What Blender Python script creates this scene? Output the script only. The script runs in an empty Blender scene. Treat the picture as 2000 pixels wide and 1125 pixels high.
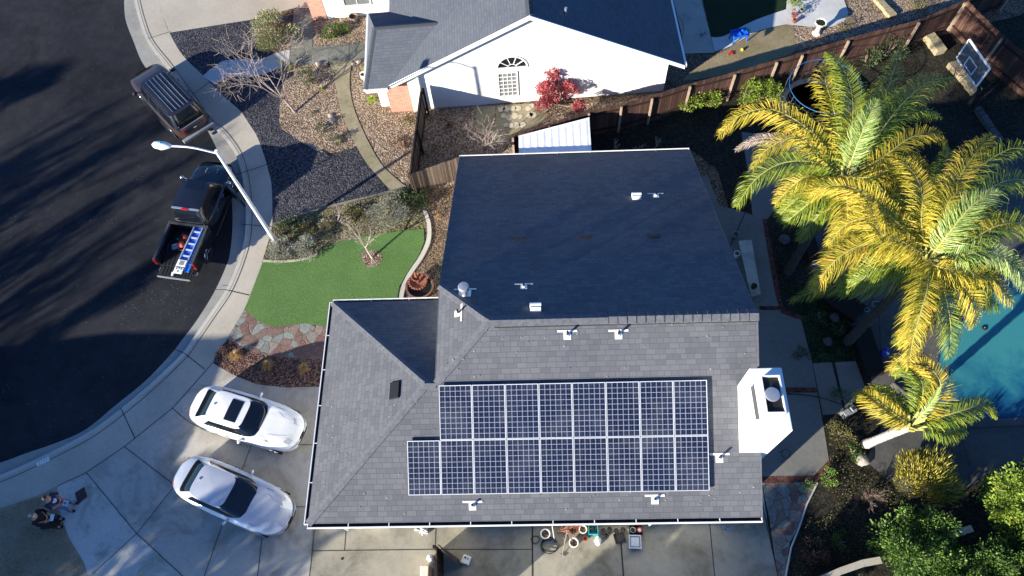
import bpy, bmesh, math, random
from mathutils import Vector, Matrix
from mathutils.geometry import tessellate_polygon
PI = math.pi
random.seed(7)
scene = bpy.context.scene
C = scene.collection
# ------------------------------------------------------------------ camera
CAMH = 27.474
RW = Matrix(((0.99905186, 0.02560619, 0.03520953), (-0.00706548, 0.89338496, -0.44923646), (-0.04295890, 0.44856175, 0.89271882)))
FPX = 1430.0
cam = bpy.data.objects.new('camera', bpy.data.cameras.new('camera'))
C.objects.link(cam)
cam.matrix_world = Matrix.Translation((0, 0, CAMH)) @ RW.to_4x4()
cam.data.sensor_width = 36.0
cam.data.lens = FPX / 2000 * 36.0
cam.data.clip_end = 2000
scene.camera = cam
# ------------------------------------------------------------------ sun, sky, exposure
SUN_EL = math.radians(17.9); SUN_AZ = math.radians(38.4)      # SUN_AZ: heading in which shadows fall
sdir = Vector((-math.cos(SUN_AZ)*math.cos(SUN_EL), -math.sin(SUN_AZ)*math.cos(SUN_EL), math.sin(SUN_EL)))
sl = bpy.data.lights.new('sun', 'SUN'); sl.energy = 4.9; sl.angle = math.radians(0.53); sl.color = (1.0, 0.93, 0.80)
so = bpy.data.objects.new('sun', sl); C.objects.link(so)
so.rotation_euler = (-sdir).to_track_quat('-Z', 'Y').to_euler(); so.location = (-30, -30, 40)
w = bpy.data.worlds.new('World'); scene.world = w; w.use_nodes = True
nt = w.node_tree
sky = nt.nodes.new('ShaderNodeTexSky'); sky.sky_type = 'NISHITA'; sky.sun_disc = False
sky.sun_elevation = SUN_EL; sky.sun_rotation = math.atan2(sdir.x, sdir.y)
sky.air_density = 1.0; sky.dust_density = 0.3; sky.ozone_density = 2.5
tint = nt.nodes.new('ShaderNodeMix'); tint.data_type = 'RGBA'; tint.blend_type = 'MULTIPLY'; tint.inputs[0].default_value = 1.0; tint.inputs[7].default_value = (.50, .84, 1.36, 1)
nt.links.new(sky.outputs[0], tint.inputs[6])
bg = nt.nodes['Background']; bg.inputs[1].default_value = 0.068
nt.links.new(tint.outputs[2], bg.inputs[0])
scene.view_settings.view_transform = 'Standard'; scene.view_settings.look = 'None'
scene.view_settings.gamma = 1.0; scene.view_settings.use_curve_mapping = False
scene.view_settings.exposure = 1.30
# ------------------------------------------------------------------ photo pixel -> point on a plane of the place
CP = Vector((0, 0, CAMH))
def ray(px, py): return RW @ Vector((px-1000.0, -(py-562.5), -FPX))
def at(px, py, z=0.0):
    w_ = ray(px, py); return CP + w_*((z-CAMH)/w_.z)
def onp(px, py, p0, n):
    w_ = ray(px, py); n = Vector(n); return CP + w_*((Vector(p0)-CP).dot(n)/w_.dot(n))
def V(*a): return Vector(a)
# ------------------------------------------------------------------ materials
class NT:
    def __init__(s, name):
        s.m = bpy.data.materials.new(name); s.m.use_nodes = True; s.t = s.m.node_tree
        s.b = s.t.nodes['Principled BSDF']
    def n(s, typ, **kw):
        o = s.t.nodes.new('ShaderNode'+typ)
        for k, v in kw.items():
            if k[0] == '_': setattr(o, k[1:], v)
            else: s.set(o.inputs[k.replace('__', ' ')], v)
        return o
    def set(s, inp, v):
        if hasattr(v, 'is_output') or isinstance(v, bpy.types.NodeSocket): s.t.links.new(v, inp)
        elif isinstance(v, (tuple, list)) and len(v) == 3 and inp.type == 'RGBA': inp.default_value = (*v, 1)
        else: inp.default_value = v
    def pos(s, mode='world'):
        if mode == 'world': return s.n('NewGeometry').outputs['Position']
        tc = s.n('TexCoord'); return tc.outputs['UV' if mode == 'uv' else 'Object']
    def noise(s, vec, scale, detail=4, rough=.6, dist=0):
        o = s.n('TexNoise', Scale=scale, Detail=detail, Roughness=rough, Distortion=dist); s.set(o.inputs['Vector'], vec); return o.outputs['Fac']
    def ramp(s, fac, stops):
        o = s.n('ValToRGB'); s.set(o.inputs[0], fac); e = o.color_ramp.elements
        while len(e) < len(stops): e.new(.5)
        for i, (p, c) in enumerate(stops):
            e[i].position = p; e[i].color = (*c, 1) if isinstance(c, (tuple, list)) else (c, c, c, 1)
        return o.outputs[0]
    def mix(s, fac, a, b, mode='MIX'):
        o = s.n('Mix', _data_type='RGBA', _blend_type=mode); s.set(o.inputs[0], fac); s.set(o.inputs[6], a); s.set(o.inputs[7], b); return o.outputs[2]
    def math(s, op, a, b=0.0, clamp=False):
        o = s.n('Math', _operation=op); o.use_clamp = clamp; s.set(o.inputs[0], a); s.set(o.inputs[1], b); return o.outputs[0]
    def bump(s, h, strength=.5, dist=.02):
        o = s.n('Bump', Strength=strength, Distance=dist, Height=h); s.set(s.b.inputs['Normal'], o.outputs[0])
    def col(s, c): s.set(s.b.inputs['Base Color'], c)
    def fin(s, rough=.8, metal=0, spec=.3, **kw):
        s.set(s.b.inputs['Roughness'], rough); s.b.inputs['Metallic'].default_value = metal; s.b.inputs['Specular IOR Level'].default_value = spec
        for k, v in kw.items(): s.set(s.b.inputs[k.replace('__', ' ')], v)
        return s.m
def sc3(c, k): return tuple(x*k for x in c)
def plain(name, c, rough=.6, metal=0, spec=.4, var=.15, scale=3.0, mode='obj', **kw):
    t = NT(name); f = t.noise(t.pos(mode), scale, 5)
    t.col(t.ramp(f, [(.3, sc3(c, 1-var)), (.7, sc3(c, 1+var))])); return t.fin(rough, metal, spec, **kw)
def m_ground(name, c1, c2, c3=None, s1=.35, s2=9., s3=60., speck=None, bump=.4, bd=.01, rough=.9, spec=.2, stain=None):
    t = NT(name); p = t.pos()
    a = t.noise(p, s1, 6, .62); b = t.noise(p, s2, 6, .7); c = t.noise(p, s3, 3, .6)
    k = t.math('ADD', t.math('MULTIPLY', a, .5), t.math('ADD', t.math('MULTIPLY', b, .3), t.math('MULTIPLY', c, .2)))
    col = t.ramp(k, [(.36, c1), (.5, c2), (.64, c3 or c2)])
    if speck:
        v = t.n('TexVoronoi', Scale=speck[1]); t.set(v.inputs['Vector'], p)
        sp = t.ramp(v.outputs['Distance'], [(speck[2], 1.0), (speck[2]+.03, 0.0)])
        g = t.math('MULTIPLY', sp, t.ramp(t.noise(p, 1.3, 3), [(.45, 0.), (.6, 1.)]))
        col = t.mix(g, col, speck[0])
    if stain:
        sn = t.noise(p, stain[1], 7, .65, .6); col = t.mix(1., col, t.ramp(sn, [(.34, stain[0]), (.50, (1., 1., 1.)), (.72, stain[2])]), 'MULTIPLY')
    t.col(col); t.bump(t.math('ADD', c, b), bump, bd); return t.fin(rough, 0, spec)
def m_chips(name, cols, scale=22., s1=.5, dk=.6, bump=.9, bd=.03, stretch=(1, 1, 1)):
    t = NT(name); p = t.pos(); mp = t.n('Mapping', Scale=stretch); t.set(mp.inputs[0], p)
    v = t.n('TexVoronoi', Scale=scale); t.set(v.inputs['Vector'], mp.outputs[0])
    v2 = t.n('TexVoronoi', Scale=scale*.37); t.set(v2.inputs['Vector'], p)
    sx = t.n('SeparateColor'); t.set(sx.inputs[0], v.outputs['Color'])
    col = t.ramp(sx.outputs[0], [(i/(len(cols)-1)*.9+.05, c) for i, c in enumerate(cols)])
    big = t.ramp(t.math('ADD', t.math('MULTIPLY', t.noise(p, s1, 5), .7), t.math('MULTIPLY', t.noise(p, s1*7, 3), .3)), [(.35, dk), (.62, 1.15)])
    col = t.mix(1.0, col, big, 'MULTIPLY')
    t.col(col); t.bump(t.math('SUBTRACT', 1.0, t.math('ADD', v.outputs['Distance'], t.math('MULTIPLY', v2.outputs['Distance'], .6))), bump, bd)
    return t.fin(.95, 0, .15)
M = {}
M['asphalt'] = m_ground('asphalt', (.014, .0155, .020), (.024, .0255, .030), (.038, .0385, .042), s1=.16, s2=2.2, s3=55, bump=.5, bd=.012, rough=.93, spec=.08, stain=((.72, .72, .74), .35, (1.2, 1.18, 1.14)))
M['soil'] = m_chips('mulch', [(.045, .03, .02), (.10, .065, .042), (.19, .13, .085), (.34, .26, .18)], 26)
M['mulchpale'] = m_chips('mulchpale', [(.09, .058, .038), (.18, .12, .08), (.30, .215, .145), (.52, .43, .32)], 22, dk=.7)
M['mulchred'] = m_chips('mulchred', [(.03, .015, .012), (.08, .04, .03), (.16, .09, .07), (.30, .21, .16)], 24)
M['gravel'] = m_chips('gravel', [(.016, .016, .021), (.034, .034, .042), (.06, .06, .072), (.12, .12, .13)], 20, dk=.75, bump=1.0)
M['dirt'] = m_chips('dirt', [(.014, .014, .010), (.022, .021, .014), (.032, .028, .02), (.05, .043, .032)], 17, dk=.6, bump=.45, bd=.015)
M['ground_cover'] = m_chips('ground_cover', [(.007, .014, .006), (.014, .026, .010), (.022, .034, .013), (.035, .045, .02)], 12, dk=.4)
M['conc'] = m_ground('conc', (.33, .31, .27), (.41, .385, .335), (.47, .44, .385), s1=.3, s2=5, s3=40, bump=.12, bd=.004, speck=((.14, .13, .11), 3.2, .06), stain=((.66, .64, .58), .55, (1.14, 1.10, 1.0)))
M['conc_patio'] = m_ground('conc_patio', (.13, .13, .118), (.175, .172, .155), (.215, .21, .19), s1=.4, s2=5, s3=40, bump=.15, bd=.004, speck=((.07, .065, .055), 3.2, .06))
M['conc_walk'] = m_ground('conc_walk', (.36, .32, .25), (.43, .385, .305), (.49, .445, .36), s1=.5, s2=6, s3=40, bump=.12, bd=.004)
M['conc_moss'] = m_ground('conc_moss', (.16, .14, .075), (.27, .235, .145), (.36, .31, .22), s1=.9, s2=7, s3=40, bump=.2, bd=.004)
M['conc_old'] = m_ground('conc_old', (.10, .105, .085), (.18, .18, .15), (.27, .26, .225), s1=.5, s2=5, s3=40, bump=.2, bd=.004)
M['conc_side'] = m_ground('conc_side', (.19, .18, .13), (.29, .27, .215), (.35, .325, .265), s1=.55, s2=4, s3=40, bump=.12, bd=.004, stain=((.66, .64, .58), .55, (1.14, 1.10, 1.0)))
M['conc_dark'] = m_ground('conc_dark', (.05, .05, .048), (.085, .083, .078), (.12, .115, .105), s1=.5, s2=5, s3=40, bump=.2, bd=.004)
M['conc_pale'] = m_ground('conc_pale', (.44, .43, .40), (.52, .51, .48), (.6, .59, .56), s1=.8, s2=6, s3=40, bump=.1, bd=.004)
M['conc_blotch'] = m_ground('conc_blotch', (.36, .35, .31), (.47, .455, .41), (.54, .52, .48), s1=.5, s2=5, s3=40, bump=.15, bd=.004, stain=((.55, .56, .46), .8, (1.1, 1.08, 1.02)))
M['gutterc'] = m_ground('gutterc', (.23, .22, .195), (.31, .30, .265), (.37, .355, .32), s1=.4, s2=3.5, s3=45, bump=.2, bd=.005)
M['kerbc'] = m_ground('kerbc', (.40, .375, .32), (.47, .45, .385), (.54, .51, .45), s1=.6, s2=6, s3=40, bump=.15, bd=.004)
M['joint'] = plain('joint', (.035, .033, .032), .95, mode='world')
M['turf'] = m_ground('turf', (.080, .155, .045), (.108, .195, .060), (.15, .245, .080), s1=.35, s2=14, s3=75, bump=1.0, bd=.03, rough=.95, spec=.05, speck=((.22, .26, .10), 7.0, .055))
M['drygrass'] = m_ground('drygrass', (.20, .15, .08), (.33, .25, .16), (.46, .36, .25), s1=.6, s2=9, s3=50, bump=.35, bd=.02)
M['straw'] = m_ground('straw', (.17, .14, .07), (.25, .205, .115), (.35, .29, .18), s1=.7, s2=9, s3=60, bump=.8, bd=.02)
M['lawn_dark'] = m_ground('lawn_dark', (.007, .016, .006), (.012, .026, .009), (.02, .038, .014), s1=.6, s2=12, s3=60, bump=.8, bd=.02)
def m_flag():
    t = NT('flagstone'); p = t.pos(); nz = t.n('TexNoise', Scale=2.0, Detail=2.0); t.set(nz.inputs['Vector'], p)
    wp = t.mix(.12, p, nz.outputs['Color'], 'LINEAR_LIGHT')
    v = t.n('TexVoronoi', Scale=2.6, Randomness=1.); t.set(v.inputs['Vector'], wp)
    e = t.n('TexVoronoi', Scale=2.6, Randomness=1., _feature='DISTANCE_TO_EDGE'); t.set(e.inputs['Vector'], wp)
    sx = t.n('SeparateColor'); t.set(sx.inputs[0], v.outputs['Color'])
    c = t.ramp(sx.outputs[1], [(.1, (.17, .10, .08)), (.4, (.22, .15, .12)), (.55, (.26, .20, .16)), (.68, (.18, .19, .17)), (.9, (.23, .24, .21))])
    f = t.noise(p, 9, 5); c = t.mix(1., c, t.ramp(f, [(.3, .7), (.7, 1.25)]), 'MULTIPLY')
    k = t.ramp(e.outputs[0], [(.008, 1.), (.035, 0.)])
    t.col(t.mix(k, c, (.12, .10, .078))); t.bump(t.math('SUBTRACT', f, t.math('MULTIPLY', k, 2.)), .6, .02); return t.fin(.9)
M['flag'] = m_flag()
def m_shingle(name, c0, c1, c2, wide=.30, row=.165):
    t = NT(name); uv = t.pos('uv')
    br = t.n('TexBrick', Scale=1.0, Mortar__Size=.005, Mortar__Smooth=.3, Bias=0.0, Brick__Width=wide, Row__Height=row, Color1=(0, 0, 0), Color2=(1, 1, 1), Mortar=(.5, .5, .5)); br.offset = .37; br.offset_frequency = 2; br.squash = .7; br.squash_frequency = 3
    t.set(br.inputs['Vector'], uv)
    tone = t.n('RGBToBW'); t.set(tone.inputs[0], br.outputs['Color'])
    big = t.noise(uv, .5, 5); fine = t.noise(uv, 70, 2, .5)
    k = t.math('ADD', t.math('MULTIPLY', tone.outputs[0], .21), t.math('ADD', t.math('MULTIPLY', big, .42), t.math('MULTIPLY', fine, .37)))
    col = t.ramp(k, [(.2, c0), (.45, c1), (.75, c2)])
    col = t.mix(t.math('MULTIPLY', br.outputs['Fac'], .55), col, sc3(c0, .45))
    sx = t.n('SeparateXYZ'); t.set(sx.inputs[0], uv)
    saw = t.math('FRACT', t.math('DIVIDE', sx.outputs[1], row))
    t.col(col)
    h = t.math('ADD', t.math('MULTIPLY', t.math('SUBTRACT', 1., saw), .8), t.math('ADD', t.math('MULTIPLY', tone.outputs[0], .5), t.math('ADD', t.math('MULTIPLY', fine, .3), t.math('MULTIPLY', br.outputs['Fac'], -.8))))
    t.bump(h, .6, .006)
    return t.fin(.95, 0, .12)
M['shingle'] = m_shingle('shingle', (.076, .079, .090), (.111, .114, .126), (.156, .158, .168))
M['shingle2'] = m_shingle('shingle2', (.078, .088, .104), (.102, .113, .132), (.13, .138, .155), .3, .14)
M['ridgecap'] = plain('ridgecap', (.118, .122, .135), .95, var=.25, scale=9, mode='world')
M['white'] = plain('white', (.80, .79, .76), .55, var=.04, scale=.8, mode='world')
M['stucco'] = m_ground('stucco', (.70, .68, .63), (.79, .78, .74), (.83, .82, .79), s1=.5, s2=3, s3=70, bump=.25, bd=.006)
M['trim'] = plain('trim', (.82, .81, .79), .4, var=.03, mode='world')
M['black'] = plain('black', (.008, .009, .010), .6, var=.2)
M['trough'] = plain('trough', (.008, .010, .012), .5, var=.4, scale=2, mode='world')
M['metal'] = plain('metal', (.55, .56, .57), .35, .7, .5, var=.08, scale=5)
M['pipeblk'] = plain('pipeblk', (.015, .015, .017), .6)
M['glassdk'] = plain('glassdk', (.006, .008, .012), .06, 0, .8, var=.1)
M['winglass'] = plain('winglass', (.16, .17, .17), .15, 0, .6, var=.3)
M['chrome'] = plain('chrome', (.7, .7, .72), .15, 1., .5, var=.03)
M['rubber'] = plain('rubber', (.012, .012, .013), .85)
M['red'] = plain('red', (.5, .015, .02), .35)
M['blue'] = plain('blue', (.01, .13, .62), .5)
M['skyblue'] = plain('skyblue', (.02, .22, .8), .45)
M['terracotta'] = plain('terracotta', (.20, .065, .035), .8, var=.3, scale=8)
M['teal'] = plain('teal', (.01, .35, .38), .5)
M['plwhite'] = plain('plwhite', (.75, .75, .73), .5, var=.06)
M['cream'] = plain('cream', (.72, .64, .52), .6, var=.08)
M['grey'] = plain('grey', (.22, .23, .24), .6)
M['stone'] = plain('stone', (.36, .31, .26), .9, var=.35, scale=5)
M['bark'] = plain('bark', (.24, .18, .14), .95, var=.35, scale=12)
M['barkpale'] = plain('barkpale', (.42, .36, .30), .95, var=.3, scale=14)
M['palmbark'] = plain('palmbark', (.42, .38, .34), .95, var=.35, scale=7)
M['ladderblue'] = plain('ladderblue', (.30, .38, .55), .4)
M['shedroof'] = plain('shedroof', (.74, .76, .80), .5, 0)
M['redpot'] = plain('redpot', (.5, .12, .06), .7)
M['stick'] = plain('stick', (.25, .11, .08), .9)
M['binblue'] = plain('binblue', (.16, .22, .28), .3)
M['binrim'] = plain('binrim', (.42, .47, .52), .35)
M['lime'] = plain('lime', (.12, .45, .03), .5)
M['yellow'] = plain('yellow', (.7, .55, .03), .5)
M['purple'] = plain('purple', (.05, .04, .35), .5)
M['tealblue'] = plain('tealblue', (.015, .12, .28), .5)
M['mesh_black'] = plain('mesh_black', (.012, .013, .018), .8)
M['pad_dark'] = plain('pad_dark', (.03, .04, .06), .6)
M['blockst'] = plain('blockst', (.32, .27, .16), .9, var=.3, scale=6)
M['stepst'] = plain('stepst', (.46, .42, .32), .9, var=.2, scale=6, mode='world')
M['lidbrown'] = plain('lidbrown', (.06, .028, .028), .8)
M['shirtnavy'] = plain('shirtnavy', (.012, .018, .06), .85)
M['denim'] = plain('denim', (.06, .12, .28), .85, var=.3, scale=9)
M['blackcloth'] = plain('blackcloth', (.008, .008, .010), .9)
M['capgrey'] = plain('capgrey', (.16, .18, .18), .8, var=.4, scale=20)
M['hairdk'] = plain('hairdk', (.02, .014, .010), .7)
M['printblue'] = plain('printblue', (.55, .70, .85), .8)
M['lipred'] = plain('lipred', (.35, .12, .10), .6)
M['skin'] = plain('skin', (.48, .25, .17), .6, var=.06)
def m_brick():
    t = NT('brick'); p = t.pos('uv')
    br = t.n('TexBrick', Scale=1., Mortar__Size=.008, Brick__Width=.21, Row__Height=.075, Color1=(.42, .15, .085), Color2=(.55, .25, .16), Mortar=(.5, .42, .36)); t.set(br.inputs['Vector'], p)
    t.col(br.outputs[0]); t.bump(br.outputs['Fac'], .3, -.01); return t.fin(.9)
M['brick'] = m_brick()
M['brickdk'] = m_chips('brickdk', [(.06, .022, .018), (.10, .04, .03), (.13, .06, .05)], 9, dk=.8, bump=.3)
def m_planks(name, c0, c1, w=.14, dirt=.5):
    t = NT(name); uv = t.pos('uv'); mp = t.n('Mapping', Scale=(1/w, 1., 1.)); t.set(mp.inputs[0], uv)
    sx = t.n('SeparateXYZ'); t.set(sx.inputs[0], mp.outputs[0])
    fl = t.math('FLOOR', sx.outputs[0]); wn = t.n('TexWhiteNoise', _noise_dimensions='1D'); t.set(wn.inputs['W'], fl)
    mp2 = t.n('Mapping', Scale=(22, 1.6, 1)); t.set(mp2.inputs[0], uv)
    g = t.noise(mp2.outputs[0], 2.0, 6); k = t.math('ADD', t.math('MULTIPLY', wn.outputs['Value'], .5), t.math('MULTIPLY', g, .5))
    col = t.ramp(k, [(.2, sc3(c0, .6)), (.45, c0), (.75, c1)])
    fr = t.math('FRACT', sx.outputs[0]); gap = t.math('LESS_THAN', fr, .09)
    t.col(t.mix(t.math('MULTIPLY', gap, .85), col, (.01, .007, .005))); t.bump(t.math('SUBTRACT', g, gap), .6, .012); return t.fin(.9)
M['fence_red'] = m_planks('fence_red', (.075, .036, .027), (.125, .064, .046))
M['fence_grey'] = m_planks('fence_grey', (.11, .078, .058), (.20, .15, .115))
M['wood_dark'] = m_planks('wood_dark', (.028, .014, .012), (.045, .024, .02))
M['wood_pale'] = plain('wood_pale', (.33, .25, .18), .9, var=.3, scale=10)
# ------------------------------------------------------------------ mesh helpers
class MB:
    def __init__(s): s.v = []; s.f = []; s.uv = []; s.mi = []
    def face(s, pts, uv=None, m=0):
        i = len(s.v); s.v += [tuple(p) for p in pts]; s.f.append(tuple(range(i, i+len(pts)))); s.uv.append(uv); s.mi.append(m)
    def box(s, x0, x1, y0, y1, z0, z1, M_=None):
        c = [Vector((x, y, z)) for z in (z0, z1) for y in (y0, y1) for x in (x0, x1)]
        if M_ is not None: c = [M_ @ p for p in c]
        i = len(s.v); s.v += [tuple(p) for p in c]
        for q in ((0, 2, 3, 1), (4, 5, 7, 6), (0, 1, 5, 4), (2, 6, 7, 3), (0, 4, 6, 2), (1, 3, 7, 5)): s.f.append(tuple(i+k for k in q)); s.uv.append(None); s.mi.append(0)
        return s
    def bar(s, a, b, w, h, up=(0, 0, 1)):            # box beam a->b with width w and height h
        a = Vector(a); b = Vector(b); d = b-a; L = d.length; d.normalize(); u = Vector(up)
        sd = d.cross(u); sd = sd.normalized() if sd.length > 1e-6 else Vector((1, 0, 0)); u = sd.cross(d).normalized()
        Mx = Matrix((( d.x, sd.x, u.x, a.x), (d.y, sd.y, u.y, a.y), (d.z, sd.z, u.z, a.z), (0, 0, 0, 1)))
        return s.box(0, L, -w/2, w/2, -h/2, h/2, Mx)
    def tube(s, pts, rad, n=8, cap=True):
        pts = [Vector(p) for p in pts]
        if not isinstance(rad, (list, tuple)): rad = [rad]*len(pts)
        i0 = len(s.v); prev = None
        for k, p in enumerate(pts):
            d = (pts[min(k+1, len(pts)-1)]-pts[max(k-1, 0)]).normalized()
            if prev is None: a = d.cross(Vector((0, 0, 1)) if abs(d.z) < .9 else Vector((1, 0, 0))).normalized()
            else: a = (prev - d*prev.dot(d)).normalized()
            prev = a; b = d.cross(a)
            for j in range(n):
                t = 2*PI*j/n; s.v.append(tuple(p + (a*math.cos(t)+b*math.sin(t))*rad[k]))
        for k in range(len(pts)-1):
            for j in range(n):
                s.f.append((i0+k*n+j, i0+k*n+(j+1) % n, i0+(k+1)*n+(j+1) % n, i0+(k+1)*n+j)); s.uv.append(None); s.mi.append(0)
        if cap:
            s.f.append(tuple(i0+j for j in range(n))[::-1]); s.uv.append(None); s.mi.append(0)
            e = i0+(len(pts)-1)*n; s.f.append(tuple(e+j for j in range(n))); s.uv.append(None); s.mi.append(0)
        return s
    def lathe(s, prof, n=20, c=(0, 0, 0)):
        i0 = len(s.v); c = Vector(c)
        for r, z in prof:
            for j in range(n): t = 2*PI*j/n; s.v.append((c.x+r*math.cos(t), c.y+r*math.sin(t), c.z+z))
        for k in range(len(prof)-1):
            for j in range(n): s.f.append((i0+k*n+j, i0+k*n+(j+1) % n, i0+(k+1)*n+(j+1) % n, i0+(k+1)*n+j)); s.uv.append(None); s.mi.append(0)
        for k in (0, len(prof)-1):
            if prof[k][0] > 1e-4: s.f.append(tuple(i0+k*n+j for j in range(n))); s.uv.append(None); s.mi.append(0)
        return s
    def prism(s, pts, z0, z1, bottom=False):         # flat polygon (x,y) between two heights, uv in metres
        P3 = [Vector((p[0], p[1], 0)) for p in pts]
        tri = tessellate_polygon([P3]); n = len(pts); ar = sum(pts[i][0]*pts[(i+1) % n][1]-pts[(i+1) % n][0]*pts[i][1] for i in range(n))
        if ar < 0: pts = pts[::-1]; P3 = P3[::-1]; tri = tessellate_polygon([P3])
        i0 = len(s.v); s.v += [(p[0], p[1], z1) for p in pts]
        for t in tri:
            a, b, c = t; cr = (P3[b]-P3[a]).cross(P3[c]-P3[a]).z
            s.f.append((i0+a, i0+b, i0+c) if cr > 0 else (i0+a, i0+c, i0+b)); s.uv.append(None); s.mi.append(0)
        if z0 is not None:
            s.v += [(p[0], p[1], z0) for p in pts]
            for k in range(n): s.f.append((i0+n+k, i0+n+(k+1) % n, i0+(k+1) % n, i0+k)); s.uv.append(None); s.mi.append(0)
        return s
    def mesh(s, off=None, smooth=False):
        me = bpy.data.meshes.new('m'); vv = s.v
        if off is not None: vv = [(p[0]-off[0], p[1]-off[1], p[2]-off[2]) for p in vv]
        me.from_pydata(vv, [], s.f)
        if any(u is not None for u in s.uv):
            ul = me.uv_layers.new(name='UVMap'); k = 0
            for fi, f in enumerate(s.f):
                u = s.uv[fi]
                for j in range(len(f)):
                    if u is not None: ul.data[k].uv = u[j]
                    k += 1
        if any(s.mi): me.polygons.foreach_set('material_index', s.mi)
        if smooth: me.polygons.foreach_set('use_smooth', [True]*len(me.polygons))
        me.update(); return me
def rootloc(p):
    v = Vector((0, 0, 0))
    while p is not None: v = v+Vector(p.location); p = p.parent
    return v
def obj(name, mb, mat, parent=None, smooth=False, world=True, bevel=0):
    me = mb.mesh(rootloc(parent) if (world and parent is not None) else None, smooth); me.name = name
    for m in (mat if isinstance(mat, (list, tuple)) else [mat]): me.materials.append(M[m] if isinstance(m, str) else m)
    o = bpy.data.objects.new(name, me); C.objects.link(o)
    if parent is not None: o.parent = parent
    if bevel:
        b = o.modifiers.new('bevel', 'BEVEL'); b.width = bevel; b.segments = 2; b.limit_method = 'ANGLE'
    return o
def smooth_angle(o, a=40):
    me = o.data; me.polygons.foreach_set('use_smooth', [True]*len(me.polygons))
    try: me.set_sharp_from_angle(angle=math.radians(a))
    except Exception: pass
    return o
def thing(name, label, cat, loc=(0, 0, 0), rz=0, group=None):
    o = bpy.data.objects.new(name, None); C.objects.link(o); o.location = loc; o.rotation_euler = (0, 0, rz); o.empty_display_size = .2
    o['label'] = label; o['category'] = cat
    if group: o['group'] = group
    return o
def tag(o, label, cat, group=None, kind=None):
    o['label'] = label; o['category'] = cat
    if group: o['group'] = group
    if kind: o['kind'] = kind
    return o
def copy_tree(o, parent=None):
    c = o.copy(); C.objects.link(c)
    if parent is not None: c.parent = parent
    for ch in list(o.children): copy_tree(ch, c)
    return c
def spline(pts, n=6, closed=False):
    P = [Vector(p) for p in pts]; out = []; N = len(P)
    rng = range(N if closed else N-1)
    for i in rng:
        if closed: p0, p1, p2, p3 = P[(i-1) % N], P[i], P[(i+1) % N], P[(i+2) % N]
        else: p0, p1, p2, p3 = P[max(i-1, 0)], P[i], P[i+1], P[min(i+2, N-1)]
        for k in range(n):
            t = k/n; out.append(.5*((2*p1)+(-p0+p2)*t+(2*p0-5*p1+4*p2-p3)*t*t+(-p0+3*p1-3*p2+p3)*t**3))
    if not closed: out.append(P[-1])
    return out
def gp(px, z=0.0): return [tuple(at(x, y, z))[:2] for x, y in px]   # traced photo outline -> ground outline
def gps(px, z=0.0, n=5, closed=False): return [tuple(p)[:2] for p in spline([at(x, y, z) for x, y in px], n, closed)]
def sheet(name, pts, z, mat, z0=None, kind='structure', label=None):
    o = obj(name, MB().prism(pts, z0, z), mat); o['kind'] = kind
    if label: o['label'] = label
    return o
# ------------------------------------------------------------------ THE GROUND
RZ = -0.13
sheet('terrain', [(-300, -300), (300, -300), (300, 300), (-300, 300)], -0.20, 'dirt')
st = [(240, 0), (243, 35), (258, 76), (281, 127), (330, 170), (375, 210), (400, 246), (422, 289), (440, 335), (450, 385), (452, 440), (447, 492), (438, 521), (415, 570), (382, 623), (355, 659), (329, 692), (280, 743), (222, 790), (164, 837), (107, 863), (49, 883), (0, 901), (-80, 925)]
kb = [(262, 0), (272, 40), (289, 84), (327, 133), (365, 185), (402, 238), (427, 258), (444, 278), (462, 307), (474, 350), (480, 400), (479, 450), (471, 492), (444, 561), (409, 614), (378, 659), (356, 690), (311, 734), (249, 788), (178, 841), (89, 888), (0, 928), (-80, 955)]
ks = gps(kb); s0 = Vector(ks[0]); s1 = Vector(ks[-1])
# continue the kerb line beyond the frame
top_ext = [(s0.x-2.5, 80), (s0.x-2.2, 60), (s0.x-1.3, 42)]
bot_ext = [(s1.x-6, s1.y-1.0), (-60, s1.y-4), (-120, s1.y-6)]
kline = top_ext + ks + bot_ext
sheet('street', [(-140, 120), (-140, -60), (-20, -60), (20, 0), (20, 120)], RZ, 'asphalt')
gl = [(s0.x-3.1, 80), (s0.x-2.8, 60), (s0.x-1.9, 42)] + gps(st) + [(s1.x-6, s1.y-.3), (-60, s1.y-3.2), (-120, s1.y-5.2)]
sheet('gutter', gl + kline[::-1], RZ+.006, 'gutterc')
def inset(line, d):
    out = []
    for i, p in enumerate(line):
        a = Vector(line[max(i-1, 0)]); b = Vector(line[min(i+1, len(line)-1)]); t = (b-a).normalized(); out.append((p[0]-t.y*d, p[1]+t.x*d))
    return out
yard = kline + [(-120, -120), (140, -120), (140, 120), (s0.x, 120)]
sheet('yard_ground', yard, 0.0, 'soil', -.19)
kin = inset(kline, .16)
if (Vector(kin[20])-Vector((10, 8))).length > (Vector(kline[20])-Vector((10, 8))).length: kin = inset(kline, -.16)
sheet('kerb', kline + kin[::-1], .014, 'kerbc', -.12)
wb = [(310, 0), (318, 31), (331, 64), (356, 107), (396, 147), (436, 187), (471, 218), (500, 262), (507, 278), (519, 313), (530, 356), (532, 391), (532, 438), (514, 510), (480, 598), (444, 664), (428, 684), (414, 712), (338, 797), (244, 872), (169, 923), (112, 950), (70, 970), (0, 993), (-80, 1015)]
wbs = gps(wb, 0, 4)
sheet('sidewalk', inset(kline, .15)[0:0] + kin[2:-2] + [(-40, s1.y-4.0)] + wbs[::-1] + [(wbs[0][0]-.4, 42)], .006, 'conc_walk')
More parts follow.
